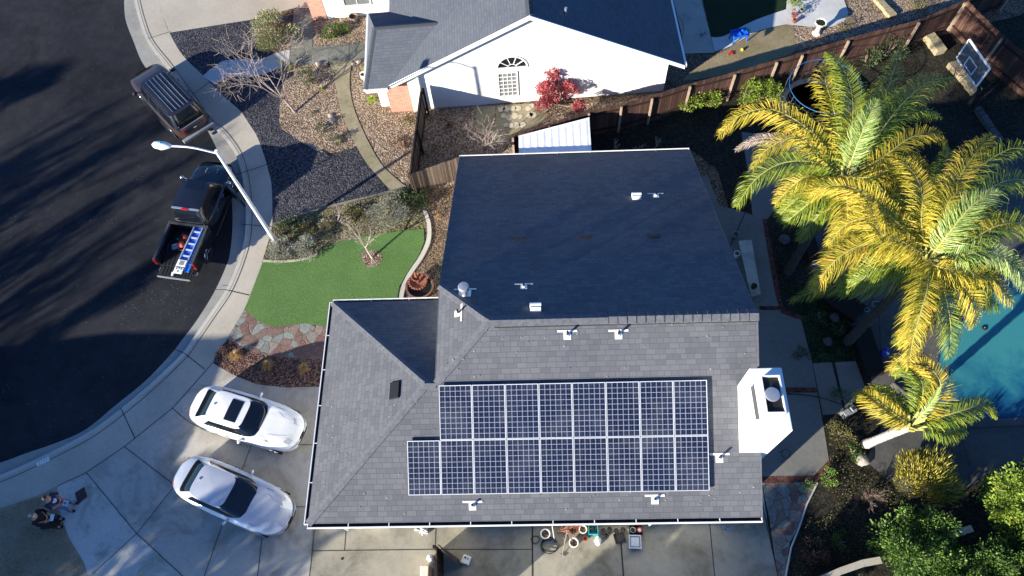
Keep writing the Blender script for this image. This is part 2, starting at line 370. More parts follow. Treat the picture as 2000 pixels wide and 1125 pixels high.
# driveway and side yard paving
dr = [(414, 708), (455, 732), (500, 750), (560, 757), (632, 755), (800, 760), (1460, 900), (1488, 946), (1498, 1016), (1518, 1125), (1540, 1420), (500, 1500), (200, 1250), (172, 1125), (165, 1100), (135, 1050), (120, 1010), (112, 950), (169, 923), (244, 872), (338, 797)]
sheet('driveway', gp(dr), .010, 'conc')
sheet('old_slab', gp([(112, 950), (169, 923), (266, 1041), (357, 1125), (430, 1200), (200, 1250), (172, 1125), (165, 1100), (135, 1050), (120, 1010)]), .0132, 'conc_blotch')
sheet('side_paving', gp([(611, 1010), (1490, 1000), (1498, 1016), (1518, 1125), (1540, 1420), (600, 1440), (605, 1125), (609, 1070)]), .0135, 'conc_side')
sheet('dry_grass_ground', gp([(-80, 1015), (0, 993), (70, 970), (112, 950), (120, 1010), (135, 1050), (165, 1100), (172, 1125), (200, 1250), (100, 1500), (-500, 1500), (-500, 1100)]), .016, 'drygrass')
# neighbour driveway, walks, beds
sheet('neighbour_driveway', gp([(300, -20), (310, 0), (318, 31), (331, 64), (400, 53), (489, 39), (530, 28), (574, 16), (640, 16), (640, -250), (280, -250)]), .010, 'conc_walk')
sheet('gravel_bed', gp([(331, 64), (400, 53), (489, 39), (574, 28), (610, 92), (642, 119), (645, 200), (700, 285), (745, 345), (795, 384), (760, 383), (700, 393), (600, 420), (532, 440), (532, 391), (530, 356), (519, 313), (507, 278), (500, 262), (471, 218), (436, 187), (396, 147), (356, 107)]), .008, 'gravel')
sheet('mulch_island', gps([(642, 128), (656, 171), (667, 221), (685, 263), (699, 284), (670, 295), (642, 299), (613, 292), (578, 270), (549, 249), (546, 221), (549, 185), (552, 160), (545, 140), (578, 123), (610, 118)], 0, 5, True), .022, 'mulchpale')
sheet('shrub_bed', gps([(500, 60), (530, 45), (566, 40), (578, 60), (566, 98), (540, 104), (505, 100)], 0, 4, True), .018, 'soil')
sheet('mulch_bed', gp([(688, 119), (760, 110), (900, 180), (830, 330), (812, 372), (777, 352), (742, 317), (706, 249), (688, 199), (685, 157)]), .012, 'mulchpale')
sheet('entry_bed', gp([(608, 36), (800, 20), (800, 84), (610, 93)]), .014, 'mulchpale')
sheet('entry_walk', gp([(574, 16), (612, 20), (610, 92), (760, 82), (760, 116), (688, 119), (642, 119), (640, 125), (565, 126), (568, 98)]), .026, 'conc_old')
sheet('white_walk', gps([(396, 149), (422, 129), (444, 118), (507, 116), (542, 103), (568, 97)], 0, 4)+gps([(567, 126), (525, 142), (489, 151), (446, 151), (421, 167)], 0, 4), .030, 'conc_pale')
mw = gps([(643, 119), (650, 150), (656, 171), (667, 221), (685, 263), (710, 310), (738, 345), (770, 378), (791, 384), (808, 377)], 0, 5)
mw2 = gps([(812, 374), (790, 362), (777, 352), (742, 317), (706, 249), (688, 199), (683, 157), (688, 119)], 0, 5)
sheet('curving_path', mw+mw2, .034, 'conc_moss')
M['scrub'] = m_chips('scrub', [(.05, .045, .022), (.10, .09, .04), (.17, .15, .075), (.28, .24, .15)], 20)
# lawn of artificial turf, its bed, edging, flagstones
sheet('planting_strip', gp([(534, 438), (600, 416), (700, 390), (770, 378), (838, 362), (836, 450), (780, 460), (640, 485), (556, 515), (512, 512)]), .010, 'scrub')
LAWN = [(514, 511), (556, 512), (592, 508), (620, 498), (644, 480), (676, 468), (724, 460), (780, 452), (828, 447), (829, 472), (818, 500), (795, 534), (780, 560), (775, 590), (775, 640), (700, 660), (644, 640), (620, 636), (596, 632), (568, 635), (536, 639), (508, 630), (492, 616), (478, 606)]
sheet('turf_lawn', gp(LAWN), .030, 'turf')
ed = [(826, 412), (834, 438), (833, 470), (819, 502), (797, 535), (784, 562), (779, 590), (778, 610)]
sheet('path_edging', gps(ed, 0, 5)+gps([(x+8, y+2) for x, y in ed], 0, 5)[::-1], .07, 'kerbc', 0)
sheet('bed_edging', gps([(532, 438), (600, 414), (700, 388), (790, 366)], 0, 4)+gps([(532, 441), (600, 417), (700, 391), (790, 370)], 0, 4)[::-1], .05, 'conc_old', 0)
sheet('lawn_edging', gps([(514, 508), (556, 509), (592, 505), (620, 495)], 0, 4)+gps([(514, 512), (556, 513), (592, 509), (620, 499)], 0, 4)[::-1], .05, 'conc_walk', 0)
sheet('flagstone_walk', gp([(478, 604), (492, 612), (508, 626), (536, 635), (568, 631), (596, 628), (650, 636), (700, 650), (700, 710), (640, 704), (600, 704), (540, 699), (500, 692), (470, 680), (444, 672), (440, 668)]), .022, 'flag')
sheet('front_bed', gp([(447, 662), (470, 676), (500, 690), (540, 697), (600, 702), (720, 704), (720, 760), (632, 755), (560, 757), (500, 750), (455, 732), (416, 708), (428, 682)]), .026, 'mulchred')
sheet('tree_ring', gps([(706, 497), (722, 490), (740, 492), (747, 503), (740, 517), (722, 523), (708, 512)], 0, 4, True), .036, 'mulchpale')
# back garden
sheet('neighbour_paving', gp([(1300, -60), (1370, -60), (1370, 0), (1396, 103), (1336, 105), (1330, 60)]), .012, 'conc')
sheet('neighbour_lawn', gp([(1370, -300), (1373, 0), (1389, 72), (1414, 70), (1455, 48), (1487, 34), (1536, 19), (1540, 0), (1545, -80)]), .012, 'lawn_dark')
sheet('neighbour_walk', gps([(1389, 73), (1414, 71), (1455, 49), (1487, 35), (1537, 18)], 0, 4)+gps([(1536, 48), (1493, 57), (1464, 69), (1426, 91), (1396, 101)], 0, 4), .02, 'conc_pale')
sheet('neighbour_patio', gp([(1550, -80), (1537, 0), (1535, 19), (1533, 48), (1580, 53), (1625, 53), (1648, 43), (1657, 25), (1648, 0), (1640, -80)]), .024, 'conc_pale')
sheet('straw_lawn', gps([(1335, 158), (1378, 122), (1420, 97), (1464, 71), (1493, 58), (1543, 49), (1550, 56), (1551, 100), (1520, 114), (1440, 140)], 0, 3, True), .016, 'straw')
sheet('straw_bed', gp([(1550, 52), (1625, 54), (1657, 28), (1650, -60), (1900, -60), (1900, 0), (1700, 64), (1551, 100)]), .010, 'mulchpale')
sheet('side_yard_ground', gp([(820, 190), (1000, 205), (1213, 200), (1300, 178), (1345, 162), (1343, 205), (1213, 245), (1030, 300), (860, 370), (800, 360)]), .013, 'mulchpale')
sheet('stepping_stone_path', gp([(970, 206), (1040, 203), (1075, 203), (1060, 240), (1010, 262), (975, 285), (960, 270), (968, 235)]), .018, 'conc_moss')
sheet('paver_pad', gp([(930, 207), (968, 207), (962, 262), (930, 262)]), .017, 'conc_moss')
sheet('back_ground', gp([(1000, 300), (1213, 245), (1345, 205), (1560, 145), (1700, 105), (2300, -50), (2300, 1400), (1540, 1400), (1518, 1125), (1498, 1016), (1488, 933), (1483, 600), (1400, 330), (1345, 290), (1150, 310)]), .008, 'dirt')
sheet('garden_ground_cover', gp([(1530, 560), (1600, 560), (1668, 640), (1700, 706), (1585, 706), (1563, 619)]), .012, 'ground_cover')
pat = [(1380, 340), (1405, 402), (1455, 415), (1490, 428), (1496, 430), (1507, 492), (1522, 574), (1528, 604), (1563, 619), (1579, 682), (1585, 704), (1609, 838), (1619, 900), (1589, 931), (1488, 935), (1400, 900), (1300, 700), (1300, 400)]
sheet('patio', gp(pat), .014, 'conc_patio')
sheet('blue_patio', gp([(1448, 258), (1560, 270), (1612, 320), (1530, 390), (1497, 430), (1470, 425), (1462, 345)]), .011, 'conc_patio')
sheet('patio_brick_border', gp([(1489, 428), (1497, 428), (1508, 492), (1524, 574), (1530, 603), (1566, 618), (1566, 626), (1526, 612), (1515, 580), (1499, 492)]), .022, 'brickdk')
sheet('patio_brick_band', gp([(1483, 598), (1524, 598), (1526, 606), (1483, 606)]), .018, 'brickdk')
sheet('patio_brick_strip', gp([(1530, 757), (1594, 757), (1596, 767), (1532, 767)]), .018, 'brickdk')
sheet('patio_brick_edge', gp([(1488, 931), (1589, 929), (1619, 898), (1624, 905), (1597, 942), (1488, 944)]), .020, 'brickdk')
sheet('garden_slab', gp([(1587, 710), (1624, 708), (1648, 807), (1607, 811)]), .03, 'conc_patio', 0)
sheet('garden_slab', gp([(1630, 708), (1671, 706), (1690, 758), (1652, 803)]), .03, 'conc_patio', 0)
sheet('side_flagstones', gp([(1488, 944), (1597, 941), (1577, 980), (1561, 1028), (1542, 1060), (1534, 1125), (1530, 1250), (1518, 1125), (1503, 1016)]), .012, 'flag')
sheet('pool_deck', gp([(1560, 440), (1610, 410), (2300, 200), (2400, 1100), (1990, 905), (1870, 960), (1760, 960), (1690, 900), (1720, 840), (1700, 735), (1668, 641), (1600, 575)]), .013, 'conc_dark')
# ground joints
def strip(name, pts, wd, z, mat='joint', smooth=0):
    P = [at(x, y) for x, y in pts]
    if smooth: P = spline(P, smooth)
    L = []; Rr = []
    for i, p in enumerate(P):
        t = (P[min(i+1, len(P)-1)]-P[max(i-1, 0)]); t.z = 0; t.normalize(); nn = Vector((-t.y, t.x, 0))*wd/2; L.append((p+nn)[:2]); Rr.append((p-nn)[:2])
    return L+Rr[::-1]
def joints(name, lines, z, wd=.03, mat='joint', smooth=0):
    mb = MB()
    for l in lines: mb.prism(strip(name, l, l[0][2] if len(l[0]) > 2 else wd, z, smooth=smooth) if len(l[0]) == 2 else strip(name, [q[:2] for q in l], l[0][2], z), None, z)
    o = obj(name, mb, mat); o['kind'] = 'structure'; return o
joints('driveway_joints', [[(337, 797), (371, 825), (421, 847), (469, 860), (523, 867), (614, 869), (700, 870)]], .0185, .028, smooth=4)
joints('driveway_slab_joints', [[(416, 709), (338, 797), (244, 872), (169, 923), (112, 950)], [(169, 923), (266, 1041), (357, 1125), (430, 1200)], [(244, 873), (342, 948)], [(342, 948), (269, 1041), (181, 1121)], [(496, 857), (474, 916), (438, 1014), (415, 1080), (398, 1130)], [(573, 990), (640, 990)], [(512, 1050), (503, 1130)], [(616, 1020), (610, 1080), (604, 1130)], [(612, 1076), (850, 1073), (1040, 1073)], [(677, 1020), (673, 1076)], [(852, 1015), (850, 1073)]], .020, .026)
joints('side_paving_joints', [[(1040, 1015), (1040, 1130)], [(1212, 1050), (1218, 1130)]], .0215, .055)
joints('patio_joints', [[(1385, 1015), (1396, 1130)], [(1483, 957), (1520, 1130)], [(1482, 602), (1528, 604)], [(1532, 768), (1600, 775), (1640, 790)]], .0235, .03)
joints('sidewalk_joints', [[(338, 681), (360, 690), (400, 721)], [(415, 566), (440, 566), (487, 577)], [(289, 76), (333, 62)], [(377, 184), (409, 161)], [(452, 345), (523, 321)], [(236, 797), (264, 856)], [(470, 438), (530, 443)]], .017, .03)
kj = kline[3:-2]
mb = MB(); a_ = inset(kline, .30 if kin == inset(kline, .16) else -.30)[3:-2]; b_ = inset(kline, .275 if kin == inset(kline, .16) else -.275)[3:-2]
mb.prism(a_+b_[::-1], None, .0155); o = obj('kerb_joint', mb, 'joint'); o['kind'] = 'structure'
joints('white_walk_joint', [[(446, 118), (446, 151)], [(567, 97), (565, 126)], [(682, 84), (682, 119)]], .037, .02)
joints('deck_joints', [[(1878, 860), (1895, 912)], [(1590, 448), (1640, 452), (1700, 460)], [(1680, 620), (1720, 560)], [(1716, 590), (1720, 700)], [(1760, 900), (1790, 960)]], .019, .03)
# ------------------------------------------------------------------ THE POOL
def m_pool():
    t = NT('pool_water'); p = t.pos(); n1 = t.noise(p, 1.2, 3); n2 = t.noise(p, 9, 2)
    sx = t.n('SeparateXYZ'); t.set(sx.inputs[0], p); dep = t.math('ADD', t.math('MULTIPLY', sx.outputs[1], .25), t.math('MULTIPLY', t.noise(p, .9, 6, .65, .8), 1.3))  # depth tint along y; noise streaks paint caustic light into the water
    t.col(t.ramp(dep, [(.0, (.003, .035, .10)), (1., (.016, .15, .20))])) if False else t.col(t.ramp(t.math('SUBTRACT', dep, 2.4), [(.05, (.003, .035, .125)), (.45, (.012, .11, .17)), (.85, (.04, .21, .22))]))
    t.bump(t.math('ADD', n1, t.math('MULTIPLY', n2, .2)), .25, .03); return t.fin(.08, 0, .5)
M['pool_water'] = m_pool()
pool = [(1816, 838), (1813, 790), (1813, 740), (1817, 690), (1832, 650), (1858, 620), (1880, 585), (1920, 550), (1990, 515), (2100, 500), (2260, 520), (2330, 680), (2300, 820), (2000, 831), (1900, 835)]
pg = gps(pool, 0, 4, True)
o = sheet('pool_water', pg, .03, 'pool_water'); 
def ring(line, d, z0, z1, name, mat):
    n = len(line); out = []
    for i, p in enumerate(line):
        t = (Vector(line[(i+1) % n])-Vector(line[i-1])).normalized(); out.append((p[0]+t.y*d, p[1]-t.x*d))
    mb = MB()
    for i in range(n):
        j = (i+1) % n; a, b, c_, d_ = line[i], line[j], out[j], out[i]
        mb.face([(*a, z1), (*b, z1), (*c_, z1), (*d_, z1)]); mb.face([(*d_, z0), (*c_, z0), (*c_, z1), (*d_, z1)]); mb.face([(*a, z0), (*b, z0), (*b, z1), (*a, z1)])
    o = obj(name, mb, mat); o['kind'] = 'structure'; return o
ring(pg, .28, 0, .075, 'pool_coping', 'conc_dark')
# ------------------------------------------------------------------ MAIN HOUSE
y1, y2, ze, S, xr, xl, xw = 3.675, 11.222, 4.4, .509, 6.555, -7.251, -3.194
yr, zr, yf, zf, HO = 9.119, 7.171, 19.109, 2.086, 1.691
ym = (y1+y2)/2; zm = ze+(ym-y1)*S; xm = xl+(ym-y1); xe = xw+HO
def roof_face(mb, pts, eave_dir, down=None):
    P = [Vector(p) for p in pts]; n = (P[1]-P[0]).cross(P[2]-P[0])
    if n.z < 0: P = P[::-1]; n = -n
    n.normalize(); e = Vector(eave_dir).normalized(); g = n.cross(e)
    if g.z < 0: g = -g
    o = P[0] if down is None else Vector(down)
    mb.face(P, [((p-o).dot(e)+50.03, (p-o).dot(g)+13.5) for p in P])
def slab_roof(mb, faces, th=.14):                     # closed roof: top faces + underside + skirts
    for pts, e in faces: roof_face(mb, pts, e)
    for pts, e in faces: mb.face([Vector(p)-Vector((0, 0, th)) for p in pts][::-1])
house = thing('house', 'single storey house with dark shingle roof carrying the solar panels', 'house', (0, 10, 0))
near_p, near_n = (0, y1, ze), (0, -S, 1); far_p, far_n = (0, yr, zr), (0, S, 1)
west_p, west_n = (xl, 0, ze), (-S, 0, 1); up_p, up_n = (xw, 0, zr-HO*S), (-S, 0, 1)
zu = zr-HO*S
F = [([(xl, y1, ze), (xr, y1, ze), (xr, yr, zr), (xe, yr, zr), (xw, yr-HO, zu), (xm, ym, zm)], (1, 0, 0)),
     ([(xl, y1, ze), (xm, ym, zm), (xl, y2, ze)], (0, 1, 0)),
     ([(xl, y2, ze), (xm, ym, zm), (xw, ym, zm), (xw, y2, ze)], (1, 0, 0)),
     ([(xe, yr, zr), (xw, yr+HO, zu), (xw, yr-HO, zu)], (0, 1, 0)),
     ([(xr, yr, zr), (xr, yf, zf), (xw, yf, zf), (xw, yr+HO, zu), (xe, yr, zr)], (1, 0, 0))]
mb = MB(); slab_roof(mb, F); roof = obj('roof', mb, 'shingle', house)
def trim(mb, a, b, out, h=.16, w_=.03):               # board hanging below the edge a-b, standing out a little
    a = Vector(a); b = Vector(b); o_ = Vector(out)*w_
    q = [a, b, b+o_, a+o_]; lo = [p-Vector((0, 0, h)) for p in q]; q = [p+Vector((0, 0, .004)) for p in q]
    for f in ([q[0], q[1], q[2], q[3]], [q[3], q[2], lo[2], lo[3]], [lo[3], lo[2], lo[1], lo[0]], [q[0], q[3], lo[3], lo[0]], [q[1], lo[1], lo[2], q[2]], [q[0], lo[0], lo[1], q[1]]): mb.face(f)
mb = MB()
trim(mb, (xr, y1, ze), (xr, yr, zr), (1, 0, 0)); trim(mb, (xr, yr, zr), (xr, yf, zf), (1, 0, 0))
obj('fascia', mb, 'ridgecap', house); mb = MB(); trim(mb, (xw, yr+HO, zu), (xw, yf, zf), (-1, 0, 0)); trim(mb, (xw, yr+HO, zu), (xw, yr-HO, zu), (-1, 0, 0))
obj('fascia', mb, 'ridgecap', house)
gut = MB(); gin = MB()
def gutter(a, b, out, wd=.115):
    a = Vector(a); b = Vector(b); o_ = Vector(out); d = (b-a).normalized(); dz = Vector((0, 0, -.02))
    gin.bar(a+o_*(wd/2)+Vector((0, 0, -.10)), b+o_*(wd/2)+Vector((0, 0, -.10)), wd, .02)
    gut.bar(a+o_*wd+Vector((0, 0, -.075))-d*.02, b+o_*wd+Vector((0, 0, -.075))+d*.02, .03, .13)
    for e_ in (a, b): gut.bar(e_+Vector((0, 0, -.075)), e_+o_*wd+Vector((0, 0, -.075)), .02, .13)
    L = (b-a).length; n = max(2, int(L/1.25))
    for i in range(1, n): p = a+d*(L*i/n); gut.bar(p+Vector((0, 0, -.02)), p+o_*wd+Vector((0, 0, -.02)), .025, .012)
gutter((xl, y1, ze), (xr, y1, ze), (0, -1, 0)); gutter((xl, y1, ze), (xl, y2, ze), (-1, 0, 0)); gutter((xl, y2, ze), (xw, y2, ze), (0, 1, 0), .10)
g_ = obj('gutter', gut, 'trim', house); obj('gutter_trough', gin, 'trough', g_); gut = MB(); gin = MB()
gutter((xw, yf, zf), (xr, yf, zf), (0, 1, 0), .10)
g_ = obj('gutter', gut, 'trim', house); obj('gutter_trough', gin, 'trough', g_)
# caps on ridge and hips
def cap_line(mb, a, b, wd=.16, lift=.03, seg=.26):
    a = Vector(a); b = Vector(b); L = (b-a).length; d = (b-a).normalized(); sd = d.cross(Vector((0, 0, 1))).normalized(); n = int(L/seg)
    for i in range(n):
        p = a+d*(L*i/n); q = a+d*(L*(i+1)/n+.02); l0 = Vector((0, 0, lift+.012)); l1 = Vector((0, 0, lift-.002))
        for sg in (1, -1):
            o_ = sd*sg*wd-Vector((0, 0, wd*cap_line.dz)); f = [p+l0, q+l1, q+l1+o_, p+l0+o_]
            mb.face(f if sg < 0 else f[::-1]); e0 = p+l0+o_; e1 = q+l1+o_; dn = Vector((0, 0, -.05)); mb.face([e0, e1, e1+dn, e0+dn]); mb.face([p+l0, p+l0+o_, p+l0+o_+dn, p+l0+dn])
cap_line.dz = S*.95; cosC = 1/math.sqrt(1+S*S)
mb = MB(); cap_line(mb, (xe, yr, zr), (2.1, yr, zr), .17); obj('ridge_caps', mb, 'ridgecap', roof); mb = MB(); cap_line(mb, (2.1, yr, zr), (xr+.02, yr, zr), .19, .085, .29); rv_ = obj('ridge_vent', mb, 'ridgecap', roof); mb = MB()
for i in range(16):
    x = 2.1+(xr-2.08)*i/16; mb.bar((x, yr-.01, zr+.098), (x, yr-.20, zr+.098-.20*S*.95), .015, .008); mb.bar((x, yr+.01, zr+.098), (x, yr+.20, zr+.098-.20*S*.95), .022, .012)
obj('joints', mb, 'joint', rv_)
mb = MB(); q0 = Vector((0, -cosC*.21, -S*cosC*.21+.006)); mb.bar(Vector((xe+.15, yr, zr))+q0, Vector((xr, yr, zr))+q0, .035, .012, (0, -S, 1)); obj('painted_ridge_shadow', mb, 'joint', roof); mb = MB(); cap_line.dz = S*.7  # dark bar laid in as the shadow line under the ridge caps
cap_line(mb, (xl, y2, ze), (xm, ym, zm), .13, .02); cap_line(mb, (xl, y1, ze), (xm, ym, zm), .13, .02)
cap_line(mb, (xw, yr+HO, zu), (xe, yr, zr), .13, .02); cap_line(mb, (xw, yr-HO, zu), (xe, yr, zr), .13, .02)
cap_line.dz = S*.95; cap_line(mb, (xm-.05, ym, zm), (xw, ym, zm), .13, .02)
obj('ridge_caps', mb, 'ridgecap', roof)
# walls: south wing box, gabled main body, garage doors and windows in the south wall
wx0, wx1, wy0, wy1 = xl+.45, xr-.30, 4.2, yf-.45
mb = MB(); mb.box(wx0, xw+.4, wy0, y2-.5, 0, ze-.10)
zc = zu-.2; pf = [(wy0, 0), (wy0, ze+(wy0-y1)*S-.17), (yr-(zr-zc)/S+.34, zc), (yr+(zr-zc)/S-.34, zc), (wy1, zf+(yf-wy1)*S-.17), (wy1, 0)]
X0, X1 = xw+.35, wx1
mb.face([(X1, y, z) for y, z in pf][::-1]); mb.face([(X0, y, z) for y, z in pf])
for i in range(5): (a, b), (c, d) = pf[i], pf[i+1]; mb.face([(X0, a, b), (X1, a, b), (X1, c, d), (X0, c, d)])
mb.face([(X1, pf[2][0], zc), (X1, pf[3][0], zc), (X1, yr, zr-.18)])
wall = obj('wall', mb, 'stucco', house)
def window_on(parent, c, u, n, w_, h, fr=.06, nx=2, nz=1, glass='winglass', mat='trim'):
    c = Vector(c); u = Vector(u).normalized(); n = Vector(n).normalized(); up = Vector((0, 0, 1)); mb = MB()
    def bb(x0, x1, z0, z1, d0, d1, m):
        Mx = Matrix(((u.x, n.x, 0, c.x), (u.y, n.y, 0, c.y), (0, 0, 1, c.z), (0, 0, 0, 1))); m.box(x0, x1, d0, d1, z0, z1, Mx)
    for x0, x1, z0, z1 in ((-w_/2-fr, w_/2+fr, h, h+fr), (-w_/2-fr, w_/2+fr, -fr, 0), (-w_/2-fr, -w_/2, 0, h), (w_/2, w_/2+fr, 0, h)): bb(x0, x1, z0, z1, .002, .06, mb)
    for i in range(1, nx): x = -w_/2+w_*i/nx; bb(x-.014, x+.014, 0, h, .025, .045, mb)
    for i in range(1, nz): z = h*i/nz; bb(-w_/2, w_/2, z-.014, z+.014, .024, .044, mb)
    f = obj('window', mb, mat, parent); g = MB(); bb(-w_/2, w_/2, 0, h, .003, .02, g); obj('pane', g, glass, f); return f
mb = MB(); mb.box(-5.6, -3.5, wy0-.03, wy0+.01, 0, 2.3); gd = obj('side_door', mb, 'winglass', house)
window_on(house, (1.4, wy0, .9), (1, 0, 0), (0, -1, 0), 1.5, 1.2)
window_on(house, (-1.5, wy0, .9), (1, 0, 0), (0, -1, 0), 1.2, 1.2)
window_on(house, (X1, 12.5, .5), (0, 1, 0), (1, 0, 0), 1.8, 1.2)
mb = MB()
for x in (-7.1, 3.75): mb.tube([(x, y1-.08, ze-.12), (x, y1-.06, ze-.3), (x, wy0-.07, ze-.7), (x, wy0-.07, .1)], .045, 8)
obj('downspout', mb, 'trim', house)
# chimney
ch = MB(); ch.box(5.93, 6.83, 5.42, 7.24, 0, 7.66); chim = obj('chimney', ch, 'white', house, bevel=.02)
a = at(1488, 735, 8.4); b = at(1534, 804, 8.4); mb = MB(); x0, x1, yy0, yy1 = a.x, b.x, b.y, a.y
mb.box(x0, x1, yy0, yy1, 7.66, 8.30)
for q in ((x0-.03, x0, yy0-.03, yy1+.03), (x1, x1+.03, yy0-.03, yy1+.03), (x0, x1, yy0-.03, yy0), (x0, x1, yy1, yy1+.03)): mb.box(*q, 7.70, 8.40)
cu = obj('chimney_shroud', mb, 'white', chim); mb = MB(); mb.box(x0+.01, x1-.01, yy0+.01, yy1-.01, 8.301, 8.32); obj('shroud_opening', mb, 'black', cu)
M['gapgrey'] = plain('gapgrey', (.10, .10, .10), .7); mb = MB(); mb.box(x0-.13, x0-.032, yy0+.02, yy1-.04, 7.662, 7.70); obj('flashing', mb, 'gapgrey', cu)  # dark grey strip standing in for the gap beside the shroud
c = at(1509, 770, 8.45); obj('chimney_cap', MB().lathe([(.10, 7.9-8.45), (.10, -.04), (.20, -.03), (.20, 0), (.17, .012), (.08, .02), (0, .022)], 28, c), 'metal', cu, smooth=False)
# roof fittings
def slope_frame(p, n):
    n = Vector(n).normalized(); up = (Vector((0, 0, 1))-n*n.z).normalized(); sd = up.cross(n); return Matrix(((sd.x, up.x, n.x, p.x), (sd.y, up.y, n.y, p.y), (sd.z, up.z, n.z, p.z), (0, 0, 0, 1)))
SL = {'near': (near_p, near_n), 'far': (far_p, far_n), 'west': (west_p, west_n), 'up': (up_p, up_n)}
def pipe_vent(px, py, sl, h=.28, plate='plwhite', r=.035, tcross=True, pipe='pipeblk', rot=0, wide=.3):
    p = onp(px, py, *SL[sl]); Mx = slope_frame(p, SL[sl][1]) @ Matrix.Rotation(rot, 4, 'Z'); mb = MB(); mb.box(-.11, .11, -.13, .13, .004, .018, Mx)
    if tcross: mb.box(-wide, wide, .10, .16, .018, .024, Mx)
    mb2 = MB(); mb2.tube([p+Vector((0, 0, 0)), p+Vector((0, 0, .09))], [.07, .05], 10)
    f = obj('flashing', mb, plate, house); obj('collar', mb2, plate, f)
    obj('vent_pipe', MB().tube([p+Vector((0, 0, .02)), p+Vector((0, 0, h))], r, 10), pipe, f)
for a in [(1108, 655, 'near', .30), (1208, 654, 'near', .30), (923, 988, 'near', .2), (1279, 976, 'near', .16), (1405, 895, 'near', .3), (895, 612, 'up', .26), (1023, 560, 'far', .2), (1281, 382, 'far', .2)]:
    pipe_vent(*a, plate='cream' if a[2] == 'up' else 'plwhite', rot=PI if a[2] == 'far' else 0)
def hood_vent(px, py, sl, w_=.32, d=.2):
    p = onp(px, py, *SL[sl]); Mx = slope_frame(p, SL[sl][1]); mb = MB(); mb.box(-w_*.55, w_*.55, -.16, .16, .004, .016, Mx); mb.box(-w_*.5, w_*.5, -.02, .13, .016, .15, Mx)
    a = Mx @ Vector((-w_*.55, -.03, .12)); b = Mx @ Vector((w_*.55, -.03, .12)); mb.tube([a, b], .085, 14)
    f = obj('hood_vent', mb, 'plwhite', house); smooth_angle(f)
hood_vent(1046, 603, 'far'); hood_vent(1243, 386, 'far')
p = onp(908, 572, *SL['far']); Mx = slope_frame(p, far_n); mb = MB(); mb.box(-.2, .2, -.22, .22, .004, .016, Mx); mb.box(-.36, .36, -.2, -.14, .016, .024, Mx)
mb.lathe([(.10, 0), (.10, .30), (.17, .31), (.18, .34), (.18, .44), (.15, .48), (.05, .50), (0, .50)], 24, p); smooth_angle(obj('flue_cap', mb, 'metal', house))
p = onp(772, 763, *SL['west']); Mx = slope_frame(p, west_n); mb = MB(); mb.box(-.27, .27, -.18, .18, .004, .07, Mx); q = obj('roof_vent', mb, 'black', house, bevel=.01)
mb = MB(); mb.box(-.24, .24, -.20, -.182, .01, .05, Mx); obj('vent_lip', mb, 'metal', q)
for px, py in ((1012, 467), (1143, 464), (1276, 461)):
    p = onp(px, py, *SL['far']); Mx = slope_frame(p, far_n); mb = MB(); mb.box(-.24, .24, -.13, .13, .003, .02, Mx); mb.box(-.17, .17, -.10, .08, .02, .026, Mx); obj('roof_vent', mb, M['pipeblk'], house, bevel=.01)
# ------------------------------------------------------------------ SOLAR PANELS
def m_cells():
    t = NT('cells'); uv = t.pos('uv'); sx = t.n('SeparateXYZ'); t.set(sx.inputs[0], uv)
    u, v = sx.outputs[0], sx.outputs[1]
    def line(x, k, wd):
        f = t.math('FRACT', t.math('MULTIPLY', x, k)); d = t.math('ABSOLUTE', t.math('SUBTRACT', f, .5)); return t.math('GREATER_THAN', d, .5-wd)
    L = t.math('MAXIMUM', line(u, 6., .034), line(v, 10., .034)); bus = line(t.math('ADD', u, 1/36.), 18., .05)
    wn = t.n('TexWhiteNoise', _noise_dimensions='2D'); cm = t.n('VectorMath', _operation='FLOOR'); mp = t.n('Mapping', Scale=(6, 10, 1)); t.set(mp.inputs[0], uv); t.set(cm.inputs[0], mp.outputs[0]); t.set(wn.inputs['Vector'], cm.outputs[0])
    oi = t.n('ObjectInfo'); c = t.mix(t.math('ADD', t.math('MULTIPLY', wn.outputs['Value'], .6), t.math('MULTIPLY', oi.outputs['Random'], .5)), (.003, .006, .018), (.006, .011, .036)); c = t.mix(t.math('MULTIPLY', bus, .22), c, (.3, .33, .4)); c = t.mix(L, c, (.33, .35, .41))
    ds = t.noise(t.pos(), 1.1, 5); c = t.mix(t.math('MULTIPLY', t.ramp(ds, [(.45, 0.), (.75, 1.)]), .10), c, (.35, .36, .38)); t.col(c); t.fin(t.ramp(ds, [(.3, .16), (.7, .34)]), 0, .4); t.b.inputs['Coat Weight'].default_value = .3; t.b.inputs['Coat Roughness'].default_value = .04; return t.m
M['cells'] = m_cells()
cosS = 1/math.sqrt(1+S*S); PW, PH = 1.01, 1.665
def make_panel():
    t = thing('solar_panel', 'x', 'solar panel', (0, 0, 0), 0, 'solar panels on the near roof slope')
    w_, h = PW-.018, PH-.015; mb = MB()
    for q in ((0, w_, 0, .018), (0, w_, h-.018, h), (0, .018, .018, h-.018), (w_-.018, w_, .018, h-.018)): mb.box(*q, -.04, 0)
    obj('frame', mb, 'chrome2', t, world=False)
    mb = MB(); a, b, c, d = (.018, .018), (w_-.018, .018), (w_-.018, h-.018), (.018, h-.018)
    mb.face([(*p, -.006) for p in (a, b, c, d)], [(0, 0), (1, 0), (1, 1), (0, 1)]); mb.face([(*p, -.03) for p in (d, c, b, a)], [(0, 0)]*4)
    obj('cell_sheet', mb, 'cells', t, world=False); return t
M['chrome2'] = plain('chrome2', (.66, .67, .68), .45, .3, var=.03)
ORD = ['first', 'second', 'third', 'fourth', 'fifth', 'sixth', 'seventh', 'eighth', 'ninth']
proto = make_panel(); first = True
